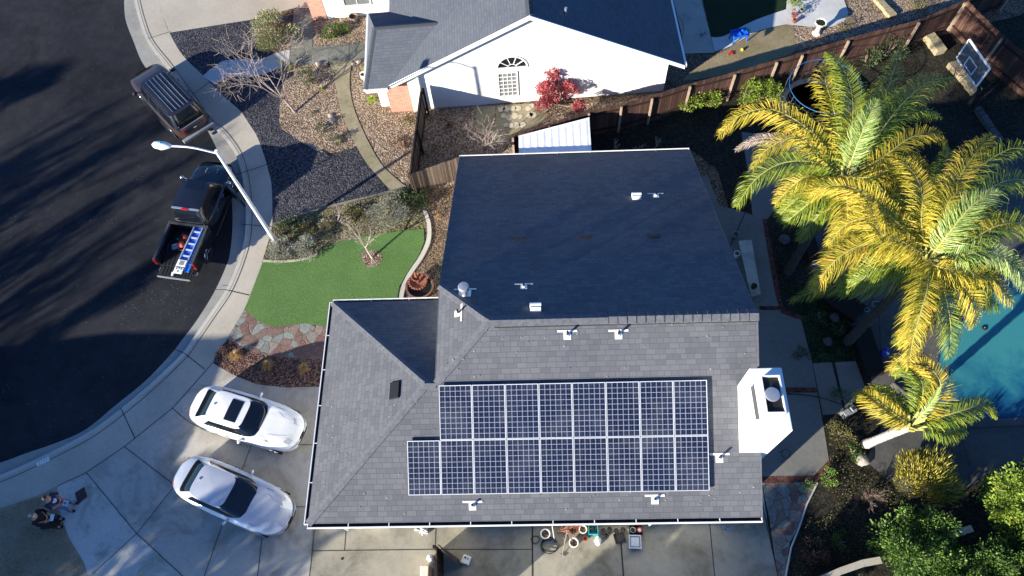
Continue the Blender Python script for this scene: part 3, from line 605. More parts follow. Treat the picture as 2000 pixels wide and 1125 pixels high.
for row in (0, 1):
    for i in range(9):
        if row == 1 and i == 0: continue
        t = proto if first else copy_tree(proto); first = False
        o_ = .14; yb = 4.452+row*PH*cosS
        t.location = (-4.087+i*PW, yb-S*cosS*o_, ze+(yb-y1)*S+o_*cosS); t.rotation_euler = (math.atan(S), 0, 0)
        if row == 0: t['label'] = 'blue solar panel, '+(ORD[i]+' from the left in the lower row of nine' if i < 8 else 'rightmost in the lower row of nine')
        else: t['label'] = 'blue solar panel, '+(ORD[i-1]+' from the left in the upper row of eight' if i < 8 else 'rightmost in the upper row of eight')
rk = MB()
for row in (0, 1):
    for k in (.4, 1.25):
        yb = 4.452+(row*PH+k)*cosS; xs = -4.087+(PW if row else 0); rk.bar((xs+.05, yb, ze+(yb-y1)*S+.07), (-4.087+9*PW-.05, yb, ze+(yb-y1)*S+.07), .04, .05, (0, -S, 1))
tag(obj('mounting_rails', rk, 'metal'), 'thin metal rails holding the solar panels off the shingles', 'mounting rail')
# ------------------------------------------------------------------ NEIGHBOUR HOUSE (turned three degrees)
A3 = math.atan(.0525); U3 = Vector((math.cos(A3), math.sin(A3), 0)); N3 = Vector((-math.sin(A3), math.cos(A3), 0)); O3 = Vector((-.4, 23.855, 0))
def nh(x, y, z=0): return O3+U3*x+N3*y+Vector((0, 0, z))
nhouse = thing('house', 'house with a tall white gable wall and an arched window', 'house', (0, 27, 0))
ap = onp(1035, 30, nh(0, -.45), N3); ax_ = (ap-O3).dot(U3); az = ap.z
lo = onp(757, 168, nh(0, -.45), N3); ro = onp(1338, 127, nh(0, -.45), N3)
lx, lz = (lo-O3).dot(U3), lo.z; rx, rz_ = (ro-O3).dot(U3), ro.z
sw = (az-lz)/(ax_-lx); BK = 15.0
wz = lz+.0; swc = at(713, 175, wz); nwc = at(720, 26, wz)
def loc3(p): d = p-O3; return d.dot(U3), d.dot(N3)
sx_, sy_ = loc3(swc); nx_, ny_ = loc3(nwc); ex = (sx_+nx_)/2; my = (sy_+ny_)/2; hz = wz+.55*(ny_-sy_)/2
hx = loc3(at(731, 57, hz))[0]; jx = ax_-(az-hz)/sw
F2 = [([nh(ax_, -.45, az), nh(lx, -.45, lz), nh(lx, sy_, wz), nh(jx, my, hz), nh(lx, ny_, wz), nh(lx, BK, lz), nh(ax_, BK, az)], N3),
      ([nh(ax_, -.45, az), nh(ax_, BK, az), nh(rx, BK, rz_), nh(rx, -.45, rz_)], N3),
      ([nh(ex, sy_, wz), nh(lx, sy_, wz), nh(jx, my, hz), nh(hx, my, hz)], U3),
      ([nh(ex, ny_, wz), nh(hx, my, hz), nh(jx, my, hz), nh(lx, ny_, wz)], U3),
      ([nh(ex, sy_, wz), nh(hx, my, hz), nh(ex, ny_, wz)], N3)]
mb = MB(); slab_roof(mb, F2, .12); nroof = obj('roof', mb, 'shingle2', nhouse)
mb = MB(); cap_line.dz = sw*.9; cap_line(mb, nh(ax_, -.4, az), nh(ax_, BK, az), .15, .02); cap_line.dz = .3
obj('ridge_caps', mb, 'shingle2', nroof); mb = MB(); cap_line(mb, nh(hx, my, hz), nh(jx, my, hz), .1, .02); cap_line(mb, nh(ex, sy_, wz), nh(hx, my, hz), .1, .02); obj('ridge_caps', mb, 'shingle2', nroof)
mb = MB(); trim(mb, nh(ax_, -.45, az), nh(lx, -.45, lz), -N3, .2, .05); trim(mb, nh(ax_, -.45, az), nh(rx, -.45, rz_), -N3, .2, .05)
trim(mb, nh(rx, -.45, rz_), nh(rx, BK, rz_), U3, .14, .09); trim(mb, nh(ex, sy_, wz), nh(lx, sy_, wz), -N3, .16, .09); trim(mb, nh(ex, sy_, wz), nh(ex, ny_, wz), -U3, .14, .09); trim(mb, nh(lx, ny_, wz), nh(lx, BK, lz), -U3, .14, .09)
obj('fascia', mb, 'trim', nhouse)
WL, WR = loc3(at(832, 212))[0], loc3(at(1295, 178))[0]; wzl = az-(ax_-WL)*sw-.13; sr = (az-rz_)/(rx-ax_); wzr = az-(WR-ax_)*sr-.13
mb = MB(); pf = [(WL, 0), (WR, 0), (WR, wzr), (ax_, az-.14), (WL, wzl)]
mb.face([nh(x, 0, z) for x, z in pf]); mb.face([nh(x, BK-.4, z) for x, z in pf][::-1])
for i in range(5): (a, b), (c, d) = pf[i], pf[(i+1) % 5]; mb.face([nh(a, 0, b), nh(a, BK-.4, b), nh(c, BK-.4, d), nh(c, 0, d)])
obj('wall', mb, 'stucco', nhouse)
BL = loc3(at(766, 200))[0]; mb = MB(); h_ = wz-.12
def wbox(mb, x0, x1, ya, yb, z0, z1):
    P = [nh(x, y, z) for z in (z0, z1) for x, y in ((x0, ya), (x1, ya), (x1, yb), (x0, yb))]
    for q in ((0, 1, 5, 4), (1, 2, 6, 5), (2, 3, 7, 6), (3, 0, 4, 7)):
        a, b = P[q[0]], P[q[1]]; L = (b-a).length; mb.face([P[k] for k in q], [(0, 0), (L, 0), (L, z1-z0), (0, z1-z0)])
    mb.face([P[k] for k in (4, 5, 6, 7)], [(0, 0)]*4)
bx1 = loc3(at(809, 214))[0]
wbox(mb, BL, bx1, -.06, ny_-.5, 0, h_); obj('brick_wall', mb, 'brick', nhouse)
mb = MB(); wbox(mb, bx1+.003, WL, -.10, .3, 0, az-(ax_-bx1)*sw-.16); wbox(mb, BL-.5, BL-.003, .35, ny_-.6, 0, h_); obj('wall_panel', mb, 'stucco', nhouse)
# half-round window over a multi-pane window
def wallpt(px, py): q = onp(px, py, nh(0, 0), N3); return loc3(q)[0], q.z
(ax0, az0), (ax1, az1) = wallpt(972, 131), wallpt(1028, 131); acx = (ax0+ax1)/2; R_ = (ax1-ax0)/2; azb = (az0+az1)/2
def disc(mb, r, z0, y, n=24, a0=0, a1=PI, r0=0):
    for i in range(n):
        t0, t1 = a0+(a1-a0)*i/n, a0+(a1-a0)*(i+1)/n
        P = [nh(acx+math.cos(t)*rr, y, z0+math.sin(t)*rr) for t, rr in ((t0, r0), (t0, r), (t1, r), (t1, r0))]
        mb.face(P if r0 > 0 else P[:3] if False else [P[0], P[1], P[2]])
mb = MB(); disc(mb, R_+.07, azb, -.05, r0=R_); disc(mb, R_*.36, azb, -.045, r0=R_*.31)
for k in range(1, 5):
    t = PI*k/5; mb.bar(nh(acx+math.cos(t)*R_*.33, -.035, azb+math.sin(t)*R_*.33), nh(acx+math.cos(t)*R_, -.035, azb+math.sin(t)*R_), .03, .03, -N3)
mb.bar(nh(acx-R_-.07, -.035, azb), nh(acx+R_+.07, -.035, azb), .05, .06, -N3)
aw = obj('arched_window', mb, 'trim', nhouse); mb = MB(); disc(mb, R_, azb, -.012); obj('pane', mb, 'glassdk', aw)
(qx0, qz1), (qx1, qz0) = wallpt(973, 143), wallpt(1010, 184)
window_on(nhouse, nh((qx0+qx1)/2, 0, qz0), U3, -N3, qx1-qx0, qz1-qz0, .07, 4, 6)
p = onp(1105, 26, nh(ax_, 0, az), N3.cross(U3)*0+(U3*sr+Vector((0, 0, 1)))); smooth_angle(obj('vent_pipe', MB().tube([p, p+Vector((0, 0, .3))], .06, 12), 'metal', nhouse))
# garage wing with brick pier at the top edge
ga = at(612, 42); gb = at(757, 27); gy = loc3(at(690, 33))[1]; gx0, gxm, gx1 = loc3(ga)[0], loc3(at(640, 40))[0], lx+.2
mb = MB(); wbox(mb, gxm+.003, gx1, gy, gy+8, 0, 2.9); obj('garage_wall', mb, 'stucco', nhouse)
mb = MB(); wbox(mb, gx0, gxm, gy-.02, gy+7.9, 0, 2.9); obj('brick_pier', mb, 'brick', nhouse)
mb = MB(); slab_roof(mb, [([nh(gx0-.5, gy-.4, 3.0), nh(lx-.2, gy-.4, 3.0), nh(lx-.2, gy+4, 4.8), nh(gx0+3, gy+4, 4.8)], U3), ([nh(gx0-.5, gy-.4, 3.0), nh(gx0+3, gy+4, 4.8), nh(gx0-.5, gy+8.4, 3.0)], N3), ([nh(gx0-.5, gy+8.4, 3.0), nh(gx0+3, gy+4, 4.8), nh(lx-.2, gy+4, 4.8), nh(lx-.2, gy+8.4, 3.0)], U3)], .12)
obj('garage_roof', mb, 'shingle2', nhouse)
window_on(nhouse, nh((gxm+gx1)/2-.2, gy, .8), U3, -N3, 1.3, 1.0, .06, 2, 1)
mb = MB(); mb.tube([nh(WL-.05, -.16, .1), nh(WL-.05, -.16, wzl-.2)], .045, 8); obj('downspout', mb, 'trim', nhouse)
# ------------------------------------------------------------------ FENCES, SHED
def fence(label, tops, zt, mat, side, cat='fence', name='fence', rails=True, zb=.02, posts=2.4, group=None, hj=.02):
    P = [Vector(p) for p in tops]; P = [Vector((p.x, p.y, 0)) for p in P]; t = thing(name, label, cat, P[0], 0, group)
    mb = MB(); r = MB(); rnd = random.Random(len(label)); posn = []; acc = 0
    for a, b in zip(P, P[1:]):
        d = (b-a); L = d.length; d.normalize(); n = Vector((-d.y, d.x, 0))*side; nb = max(1, int(L/.143)); bw = L/nb
        for i in range(nb):
            h = zt+rnd.uniform(-hj, hj); c = a+d*(bw*i); o_ = n*rnd.uniform(-.006, .006); e = a+d*(bw*(i+1)-.008); q = [c+o_, e+o_, e+o_-n*.022, c+o_-n*.022]; dg = .03
            lo_ = [v+Vector((0, 0, zb)) for v in q]; hi = [v+Vector((0, 0, h)) for v in q]; u0 = acc+bw*i
            for k in range(4): k2 = (k+1) % 4; L2 = (q[k2]-q[k]).length; mb.face([lo_[k], lo_[k2], hi[k2], hi[k]], [(u0+.02, 0), (u0+min(L2, bw)-.005, 0), (u0+min(L2, bw)-.005, h), (u0+.02, h)])
            mb.face(hi, [(u0+.02, 0), (u0+bw-.01, 0), (u0+bw-.01, .02), (u0+.02, .02)])
        acc += L
        if rails:
            for z in (.35, zt-.3): r.bar(a+n*.025+Vector((0, 0, z)), b+n*.025+Vector((0, 0, z)), .04, .09)
        k = max(1, round(L/posts))
        for i in range(k+1): posn.append(a+d*(L*i/k)+n*.09)
    obj('boards', mb, mat, t)
    if rails: obj('rails', r, mat, t)
    last = None
    for p in posn:
        if last is None or (p-last).length > .7: pm = MB(); pm.box(p.x-.045, p.x+.045, p.y-.045, p.y+.045, 0, zt-.08); obj('post', pm, 'wood_pale' if mat == 'fence_red' else mat, t); last = p
    return t
def tops(px, z): return [at(x, y, z) for x, y in px]
fence('long reddish brown board fence between the two back gardens', tops([(1000, 265), (1071, 242), (1149, 217), (1213, 204), (1273, 188), (1347, 164), (1435, 141), (1517, 117), (1567, 103), (1657, 75), (1795, 39), (1888, 0), (1990, -40)], 1.8), 1.8, 'fence_red', -1)
fence('dark brown fence running back beside the white gable wall', tops([(822, 171), (799, 338)], 1.8), 1.8, 'wood_dark2', 1, rails=True) if 'wood_dark2' in M else fence('dark brown fence running back beside the white gable wall', tops([(822, 171), (799, 338)], 1.8), 1.8, 'fence_grey', 1)
fence('short weathered grey fence joining the house corner to the path', tops([(799, 340), (905, 304)], 1.55), 1.55, 'fence_grey', 1, rails=False)
fence('fence in shade running down behind the basketball hoop', tops([(1890, 2), (1962, 72), (2060, 150)], 1.8), 1.8, 'fence_red', -1)
gt = fence('dark board fence with an open gate on the side paving', tops([(852, 1066), (852, 1250)], 1.8), 1.8, 'wood_dark', -1, rails=False)
a, b = at(855, 1064, 1.8), at(893, 1095, 1.8); L = (Vector(b)-Vector(a)); L.z = 0; mb = MB(); Ld = L.normalized(); nn = Vector((-Ld.y, Ld.x, 0))
for i in range(5):
    c = Vector((a.x, a.y, 0))+Ld*(L.length*i/5); e = Vector((a.x, a.y, 0))+Ld*(L.length*(i+1)/5-.01); q = [c, e, e+nn*.03, c+nn*.03]
    lo_ = [v+Vector((0, 0, .05)) for v in q]; hi = [v+Vector((0, 0, 1.75)) for v in q]
    for k in range(4): mb.face([lo_[k], lo_[(k+1) % 4], hi[(k+1) % 4], hi[k]], [(0, 0), (.1, 0), (.1, 1.7), (0, 1.7)])
    mb.face(hi, [(0, 0), (.1, 0), (.1, .02), (0, .02)])
g = obj('gate', mb, 'wood_dark', gt); mb = MB(); mb.bar(Vector((a.x, a.y, .3))+nn*.05, Vector((a.x, a.y, 1.6))+L+nn*.05, .05, .05); obj('brace', mb, 'wood_dark', g)
# shed with ribbed white metal roof
sa, sb = at(1013, 268, 1.85), at(1151, 232, 1.85); sc = at(1155, 300, 1.85); sh = thing('garden_shed', 'garden shed with a ribbed white metal roof beside the fence', 'shed', (0, 19, 0))
du = (sb-sa); sL = du.length; du.normalize(); dn = Vector((0, -1, 0)); mb = MB(); nr = 10; sd_ = sa.y-18.3
def shp(x, y, z): p = sa+du*x; return Vector((p.x, p.y-y if True else 0, z))
deps = lambda x: (sa+du*x).y-17.9
for i in range(nr*4):
    x0, x1 = sL*i/(nr*4), sL*(i+1)/(nr*4); k = i % 4; z0 = 1.85+(.05 if k == 1 else 0); 
    za = 1.85+(.012 if k in (1, 2) else 0); zb_ = 1.85+(.012 if k in (0, 1) else 0)
    mb.face([shp(x0, 0, za), shp(x0, deps(x0), za-.12), shp(x1, deps(x1), zb_-.12), shp(x1, 0, zb_)])
mb.bar(sa+Vector((0, .02, 0)), sb+Vector((0, .02, 0)), .03, .12); obj('roof', mb, 'shedroof', sh) if 'shedroof' in M else obj('roof', mb, 'trim', sh)
mb = MB(); q = [shp(.08, .1, 0), shp(sL-.08, .1, 0), shp(sL-.08, deps(sL)-.1, 0), shp(.08, deps(0)-.1, 0)]; mb.prism([tuple(p)[:2] for p in q], 0, 1.68); obj('wall', mb, 'grey', sh)
# ------------------------------------------------------------------ VEHICLES
def m_paint(name, c, rough=.28, metal=0., coat=.8, fl=0):
    t = NT(name); f = t.noise(t.pos('obj'), 2.2, 4); t.col(t.ramp(f, [(.3, sc3(c, .94)), (.7, sc3(c, 1.04))])); t.fin(rough, metal, .5); t.b.inputs['Coat Weight'].default_value = coat; t.b.inputs['Coat Roughness'].default_value = .05; return t.m
M['p_white'] = m_paint('paint_white', (.78, .78, .77)); M['p_silver'] = m_paint('paint_silver', (.55, .57, .60), .32, .35)
M['p_brown'] = m_paint('paint_brown', (.052, .034, .030), .35, .2); M['p_black'] = m_paint('paint_black', (.010, .011, .016), .22, 0)
M['p_roof'] = m_paint('paint_roof', (.022, .024, .034), .35, .2)
M['lens'] = plain('lens', (.55, .58, .62), .12, .2, .8); M['taillight'] = plain('taillight', (.42, .008, .015), .2, 0, .8); M['amber'] = plain('amber', (.6, .2, .02), .3)
M['grey2'] = plain('grey2', (.32, .33, .36), .4, .3)
M['cabin2'] = plain('cabin2', (.055, .058, .06), .6)
M['cabin'] = plain('cabin', (.02, .02, .022), .8)
def se(t, a, b, n):
    c, s = math.cos(t), math.sin(t); k = (abs(c)**n+abs(s)**n)**(-1/n); return a*c*k, b*s*k
def pw(x, pts):
    if x <= pts[0][0]: return pts[0][1]
    for (a, b), (c, d) in zip(pts, pts[1:]):
        if x <= c: t = (x-a)/(c-a); t = t*t*(3-2*t)*.5+t*.5; return b+(d-b)*t
    return pts[-1][1]
def surf(mb, fn, us, vs, keep=None, off=0, closed=False):
    idx = {}
    def vid(i, j):
        k = (i, j)
        if k not in idx:
            p = Vector(fn(us[i], vs[j]))
            if off:
                e = 1e-3; a = Vector(fn(us[i]+e, vs[j]))-p; b = Vector(fn(us[i], vs[j]-e if vs[j] > e else vs[j]+e))-p; n = a.cross(b)
                if n.length > 0:
                    n.normalize(); 
                    if n.z < 0 and abs(n.z) > .3 or (abs(n.z) <= .3 and n.dot(Vector((p.x*.3, p.y, 0))) < 0): n = -n
                    p = p+n*off
            idx[k] = len(mb.v); mb.v.append(tuple(p))
        return idx[k]
    for i in range(len(us)-1):
        for j in range(len(vs)-1):
            if keep is None or keep((us[i]+us[i+1])/2, (vs[j]+vs[j+1])/2):
                mb.f.append((vid(i, j), vid(i+1, j), vid(i+1, j+1), vid(i, j+1))); mb.uv.append(None); mb.mi.append(0)
class Car:
    def __init__(s, root, p, paint, roofpaint=None):
        s.r = root; s.p = p; s.paint = paint; s.rp = roofpaint or paint; L, W = p['L'], p['W']
        s.a, s.b = L/2, W/2; s.n = p.get('n', 4.2)
    def zs(s, x): return pw(x, s.p['shoulder'])
    def hood(s, x): return pw(x, s.p['hood'])
    def body(s, t, k):                       # t angle, k 0..1 from sill to crown
        K = s.p.get('rings') or [(0, .93, .22), (.06, .975, .26), (.2, 1.0, .46), (.32, .998, .60), (.44, .985, None, -.10), (.52, .965, None, -.02), (.58, .92, None, .015), (.68, .80, 'h', .0), (.8, .55, 'h', .012), (.9, .28, 'h', .018), (1., .0001, 'h', .02)]
        for A, B in zip(K, K[1:]):
            if k <= B[0]+1e-9: f = (k-A[0])/(B[0]-A[0]); break
        x0, y0 = se(t, s.a, s.b, s.n)
        def ev(R):
            x, y = x0*R[1] if R[2] != 'h' else x0*(R[1] if R[1] < .8 else R[1]), y0*R[1]
            # ends pull in less than sides so bumpers stay full
            kx = 1-(1-R[1])*s.p.get('endk', .55); x = x0*kx if R[2] != 'h' else x0*R[1]*(1-(1-.92)*.0)
            z = R[2] if isinstance(R[2], float) else (s.zs(x)+R[3] if R[2] is None else s.hood(x)+R[3])
            if isinstance(R[2], float): z = R[2]*s.p.get('zk', 1)
            return Vector((x, y, z))
        return ev(A).lerp(ev(B), f)
    def build_body(s):
        N = 112; us = [2*PI*i/N for i in range(N+1)]; vs = [0, .06, .13, .2, .26, .32, .38, .44, .48, .52, .55, .58, .63, .68, .74, .8, .9, 1.]
        mb = MB(); surf(mb, s.body, us, vs); s.bo = smooth_angle(obj('body', mb, s.paint, s.r, world=False), 50); return s.bo
    def patch(s, name, t0, t1, k0, k1, mat, off=.006, parent=None, n=8, keep=None):
        mb = MB(); surf(mb, s.body, [t0+(t1-t0)*i/n for i in range(n+1)], [k0+(k1-k0)*i/4 for i in range(5)], off=off, keep=keep)
        return smooth_angle(obj(name, mb, mat, parent or s.bo, world=False))
    def gh(s, t, v):
        g = s.p['gh']; xb, yb = se(t, g['Lb']/2, g['Wb']/2, g.get('n', 5)); xt, yt = se(t, g['Lt']/2, g['Wt']/2, g.get('n', 5)); xb += g['xb']; xt += g['xt']
        # front and rear screens bow outward in plan
        b = g.get('bow', .16); xb += (1 if math.cos(t) > 0 else -1)*0; 
        zb = s.zs(xb)-.03; zt = g['z']-.05; f = v
        x = xb+(xt-xb)*f; y = yb+(yt-yb)*(f**1.25*.75+f*.25); z = zb+(zt-zb)*f + .035*math.sin(PI*f)
        return Vector((x, y, z))
    def cap(s, t, k):
        g = s.p['gh']; x, y = se(t, g['Lt']/2, g['Wt']/2, g.get('n', 5)); f = 1-k; p1 = Vector((g['xt']+x*f, y*f, g['z']-.05+.05*(1-f**2.2)))
        return p1
    def roofz(s, x, y):
        g = s.p['gh']; n = g.get('n', 5); r = (abs((x-g['xt'])/(g['Lt']/2))**n+abs(y/(g['Wt']/2))**n)**(1/n); return g['z']-.05+.05*(1-min(r, 1)**2.2)
    def build_top(s, sidewin=None, pill=(-.02,), frontpill=.90, rearglass=True, wsv=(.06, .97)):
        g = s.p['gh']; n = g.get('n', 5); N = 120; us = [2*PI*i/N for i in range(N+1)]; vs = [i/16 for i in range(17)]
        def rel(t): x, y = se(t, 1, 1, n); return x, y
        def kind(t, v):
            x, y = rel(t)
            if x > .7 and abs(y) < frontpill and wsv[0] < v < wsv[1]: return 'f'
            if x < -.7 and abs(y) < frontpill-.10 and wsv[0]+.04 < v < wsv[1] and rearglass: return 'b'
            if abs(y) > .9 and .10 < v < .86 and g.get('sx', (-.84, .88))[0] < x < g.get('sx', (-.84, .88))[1] and all(abs(x-q) > g.get('pw', .035) for q in pill): return 's+' if y > 0 else 's-'
            return 'p'
        mb = MB(); surf(mb, s.gh, us, vs, keep=lambda t, v: kind(t, v) == 'p'); surf(mb, s.cap, us, [0, .12, .3, .6, .9999])
        s.ro = smooth_angle(obj('roof', mb, s.rp, s.r, world=False), 60)
        for k, nm in (('f', 'windscreen'), ('b', 'rear_window'), ('s+', 'side_window'), ('s-', 'side_window')):
            m = MB(); surf(m, s.gh, us, vs, keep=lambda t, v: kind(t, v) == k)
            if m.f: smooth_angle(obj(nm, m, 'glassdk', s.r, world=False), 60)
    def roofpatch(s, name, x0, x1, y0, y1, mat, off=.008, parent=None, edge=True):
        mb = MB(); nx, ny = 8, 8; mb2 = {}
        surf(mb, lambda u, v: Vector((u, v, s.roofz(u, v)+off)), [x0+(x1-x0)*i/nx for i in range(nx+1)], [y0+(y1-y0)*i/ny for i in range(ny+1)])
        return smooth_angle(obj(name, mb, mat, parent or s.ro, world=False))
    def line_top(s, name, pts, wd=.012, mat='cabin', off=.006):
        mb = MB()
        for a, b in zip(pts, pts[1:]):
            for i in range(6):
                p = Vector((*a, 0)).lerp(Vector((*b, 0)), i/6); q = Vector((*a, 0)).lerp(Vector((*b, 0)), (i+1)/6); d = (q-p).normalized(); n = Vector((-d.y, d.x, 0))*wd/2
                P = [p+n, p-n, q-n, q+n]
                for c in P: c.z = s.bz(c.x, c.y)+off
                mb.face(P)
        return obj(name, mb, mat, s.bo, world=False)
    def bz(s, x, y):
        # height of the body top at x,y
        r = (abs(x/s.a)**s.n+abs(y/s.b)**s.n)**(1/s.n); return s.hood(x)+.02*(1-r) if r < .8 else s.hood(x)+(s.zs(x)-s.hood(x))*(r-.8)/.12
    def wheels(s, xf, xr_, R=.32, wd=.2, rim='chrome'):
        for x in (xf, xr_):
            for sd in (1, -1):
                yo = sd*(s.b*(1-abs(x/s.a)**s.n)**(1/s.n)-.012); mb = MB(); mb.tube([(x, yo-sd*.02, R), (x, yo+sd*.004, R)], [R+.02, R+.02], 28)
                obj('wheel_arch', mb, 'rubber', s.r, world=False)
                mb = MB(); mb.tube([(x, yo-sd*wd, R), (x, yo-sd*.03, R), (x, yo+sd*.012, R)], [R, R, R-.02], 28); wh = obj('wheel', mb, 'rubber', s.r, world=False)
                mb = MB(); mb.tube([(x, yo+sd*.010, R), (x, yo+sd*.018, R)], [R*.64, R*.62], 24)
                for q in range(5):
                    t = 2*PI*q/5; mb.bar((x, yo+sd*.024, R), (x+math.cos(t)*R*.6, yo+sd*.024, R+math.sin(t)*R*.6), .05, .02, (0, 1, 0))
                obj('rim', mb, rim, wh, world=False)
    def mirrors(s, x, y, z, mat=None, sz=1.):
        for sd in (1, -1):
            mb = MB(); mb.tube([(x, sd*(y-.1), z), (x+.01, sd*(y+.02), z+.02)], .025, 6)
            c = Vector((x, sd*(y+.09*sz), z+.05)); n0 = len(mb.v); mb.lathe([(.001, -.07*sz), (.06*sz, -.055*sz), (.085*sz, 0), (.06*sz, .055*sz), (.001, .07*sz)], 12, c)
            for i in range(n0, len(mb.v)): q = mb.v[i]; mb.v[i] = (c.x+(q[0]-c.x)*.75, c.y+(q[1]-c.y)*1.15, q[2])
            smooth_angle(obj('mirror', mb, mat or s.paint, s.r, world=False), 80)
def sedan(name, label, cat, paint, cx_, cy_, ang, p, sunroof=False, chrome_grille=True):
    t = thing(name, label, cat, (cx_, cy_, .012), 0); c = Car(t, p, paint); c.build_body(); c.build_top(pill=(.04,))
    g = p['gh']; a, b = c.a, c.b; nose = a
    for sg in (1, -1):
        c.patch('headlight', sg*.36, sg*.60, .44, .66, 'lens', .008); c.patch('taillight', PI-sg*.34, PI-sg*.60, .33, .55, 'taillight', .008)
    c.patch('grille', -.20, .20, .32, .55, 'chrome' if chrome_grille else 'pipeblk', .010)
    mb = MB(); 
    c.patch('grille_opening', -.16, .16, .34, .52, 'pipeblk', .018); c.patch('lower_intake', -.42, .42, .13, .25, 'pipeblk', .008); c.patch('number_plate', PI-.10, PI+.10, .36, .46, 'plwhite', .010)
    fx = g['xb']+g['Lb']/2; rx_ = g['xb']-g['Lb']/2
    c.line_top('bonnet_seam', [(fx+.03, -b*.74), (fx+.55, -b*.76), (a*.86, -b*.56), (a*.93, -b*.3), (a*.945, 0), (a*.93, b*.3), (a*.86, b*.56), (fx+.55, b*.76), (fx+.03, b*.74)])
    c.line_top('boot_seam', [(rx_-.02, -b*.66), (-a*.93, -b*.62), (-a*.955, 0), (-a*.93, b*.62), (rx_-.02, b*.66)])
    # bonnet creases as slim ridges catching light
    for sg in (1, -1): c.line_top('crease', [(fx+.1, sg*b*.48), (a*.84, sg*b*.30)], .03, paint, .012)
    mb = MB()
    for x in (g['xb']+.62, g['xb']-.40): 
        for sg in (1, -1):
            yy = sg*(b*.998+.002); mb.box(x-.006, x+.006, min(yy, yy-.01*sg), max(yy, yy-.01*sg), .34, c.zs(x)-.1)
    obj('door_seams', mb, 'cabin', c.bo, world=False)
    for x in (g['xb']+.1, g['xb']-.85):
        for sg in (1, -1): mb = MB(); mb.box(x-.10, x+.10, min(sg*b*.985, sg*(b+.012)), max(sg*b*.985, sg*(b+.012)), c.zs(x)-.17, c.zs(x)-.13); obj('door_handle', mb, 'chrome', c.bo, world=False)
    mb = MB()
    for y in (-.35, .2): p0 = c.gh(0, .08); mb.tube([(fx-.02, y, c.zs(fx)+.03), (fx-.10, y+.5*.9, c.zs(fx)+.075)], .010, 5)
    obj('wipers', mb, 'rubber', c.r, world=False) if False else None
    if sunroof: c.roofpatch('sunroof', g['xt']+.02, g['xt']+.50, -.42, .42, 'glassdk', .010)
    mb = MB(); mb.box(g['xt']-g['Lt']/2+.10, g['xt']-g['Lt']/2+.20, -.008, .008, g['z']-.02, g['z']+.025); obj('antenna', mb, paint, c.ro, world=False)
    c.wheels(a*.615, -a*.60); c.mirrors(g['xb']+g['Lb']/2-.78, b*.97, c.zs(.5)+.02, paint); t.rotation_euler[2] = math.radians(ang); return t
P1 = dict(L=4.62, W=1.78, n=3.6, endk=.75, shoulder=[(-2.3, .80), (-1.9, .90), (-.6, .90), (.6, .88), (1.1, .86), (1.8, .74), (2.3, .58)], hood=[(-2.3, .84), (-2.1, .97), (-1.4, 1.0), (.7, .99), (1.1, .95), (1.7, .84), (2.05, .74), (2.3, .62)],
     gh=dict(Lb=3.00, Wb=1.54, Lt=1.50, Wt=1.18, xb=-.46, xt=-.52, z=1.37, n=5.5, sx=(-.62, .86), pw=.012))
P2 = dict(L=4.78, W=1.80, n=3.3, endk=.75, shoulder=[(-2.4, .84), (-1.9, .93), (-.6, .92), (.6, .88), (1.1, .85), (1.8, .74), (2.3, .56)], hood=[(-2.4, .88), (-2.1, 1.0), (-1.5, 1.03), (.7, .98), (1.1, .93), (1.8, .82), (2.1, .73), (2.4, .58)],
     gh=dict(Lb=3.10, Wb=1.56, Lt=1.44, Wt=1.20, xb=-.42, xt=-.56, z=1.39, n=5, sx=(-.62, .86), pw=.012))
sedan('parked_car', 'white sedan with a dark sunroof parked nearest the front flower bed', 'car', 'p_white', -11.25, 8.22, -17.5, P1, True)
sedan('parked_car', 'silver sedan without a sunroof on the shaded driveway', 'car', 'p_silver', -11.30, 5.33, -22.5, P2, False)
# large brown sport utility wagon at the kerb (z of the street)
t = thing('parked_suv', 'dark brown sport utility wagon with roof rails parked at the kerb', 'suv', (-17.62, 24.22, RZ), 0)
P3 = dict(L=4.95, W=1.86, n=5.5, endk=.5, zk=1.15, shoulder=[(-2.5, .98), (-2.3, 1.08), (.8, 1.06), (1.4, 1.04), (2.2, .95), (2.5, .80)], hood=[(-2.5, 1.04), (.9, 1.10), (1.3, 1.10), (2.1, 1.02), (2.4, .90), (2.5, .84)],
     rings=[(0, .95, .34), (.06, .98, .38), (.2, 1.0, .55), (.32, 1., .74), (.44, .995, None, -.10), (.52, .975, None, -.02), (.58, .93, None, .015), (.68, .80, 'h', .0), (.8, .55, 'h', .015), (.9, .28, 'h', .02), (1., .0001, 'h', .02)],
     gh=dict(Lb=3.66, Wb=1.72, Lt=2.94, Wt=1.38, xb=-.58, xt=-.66, z=1.80, n=8, sx=(-.93, .86)))
c = Car(t, P3, 'p_brown', 'p_roof'); c.build_body(); c.build_top(pill=(.36, -.18))
for sg in (1, -1):
    c.patch('headlight', sg*.40, sg*.56, .38, .55, 'lens'); c.patch('taillight', PI-sg*.52, PI-sg*.60, .30, .56, 'taillight'); mb = MB()
    mb.tube([(-1.9, sg*.60, 1.84), (.55, sg*.60, 1.84)], .018, 6); obj('roof_rail', mb, 'cabin', c.ro, world=False)
for y in (-.40, -.2, 0, .2, .40): mb = MB(); mb.box(-1.95, .55, y-.008, y+.008, 1.795, 1.822); obj('roof_strip', mb, 'grey2', c.ro, world=False)
c.patch('grille', -.3, .3, .3, .5, 'pipeblk'); c.patch('number_plate', PI-.09, PI+.09, .30, .40, 'plwhite', .012)
c.line_top('bonnet_seam', [(1.28, -.68), (2.2, -.68), (2.32, 0), (2.2, .68), (1.28, .68)])
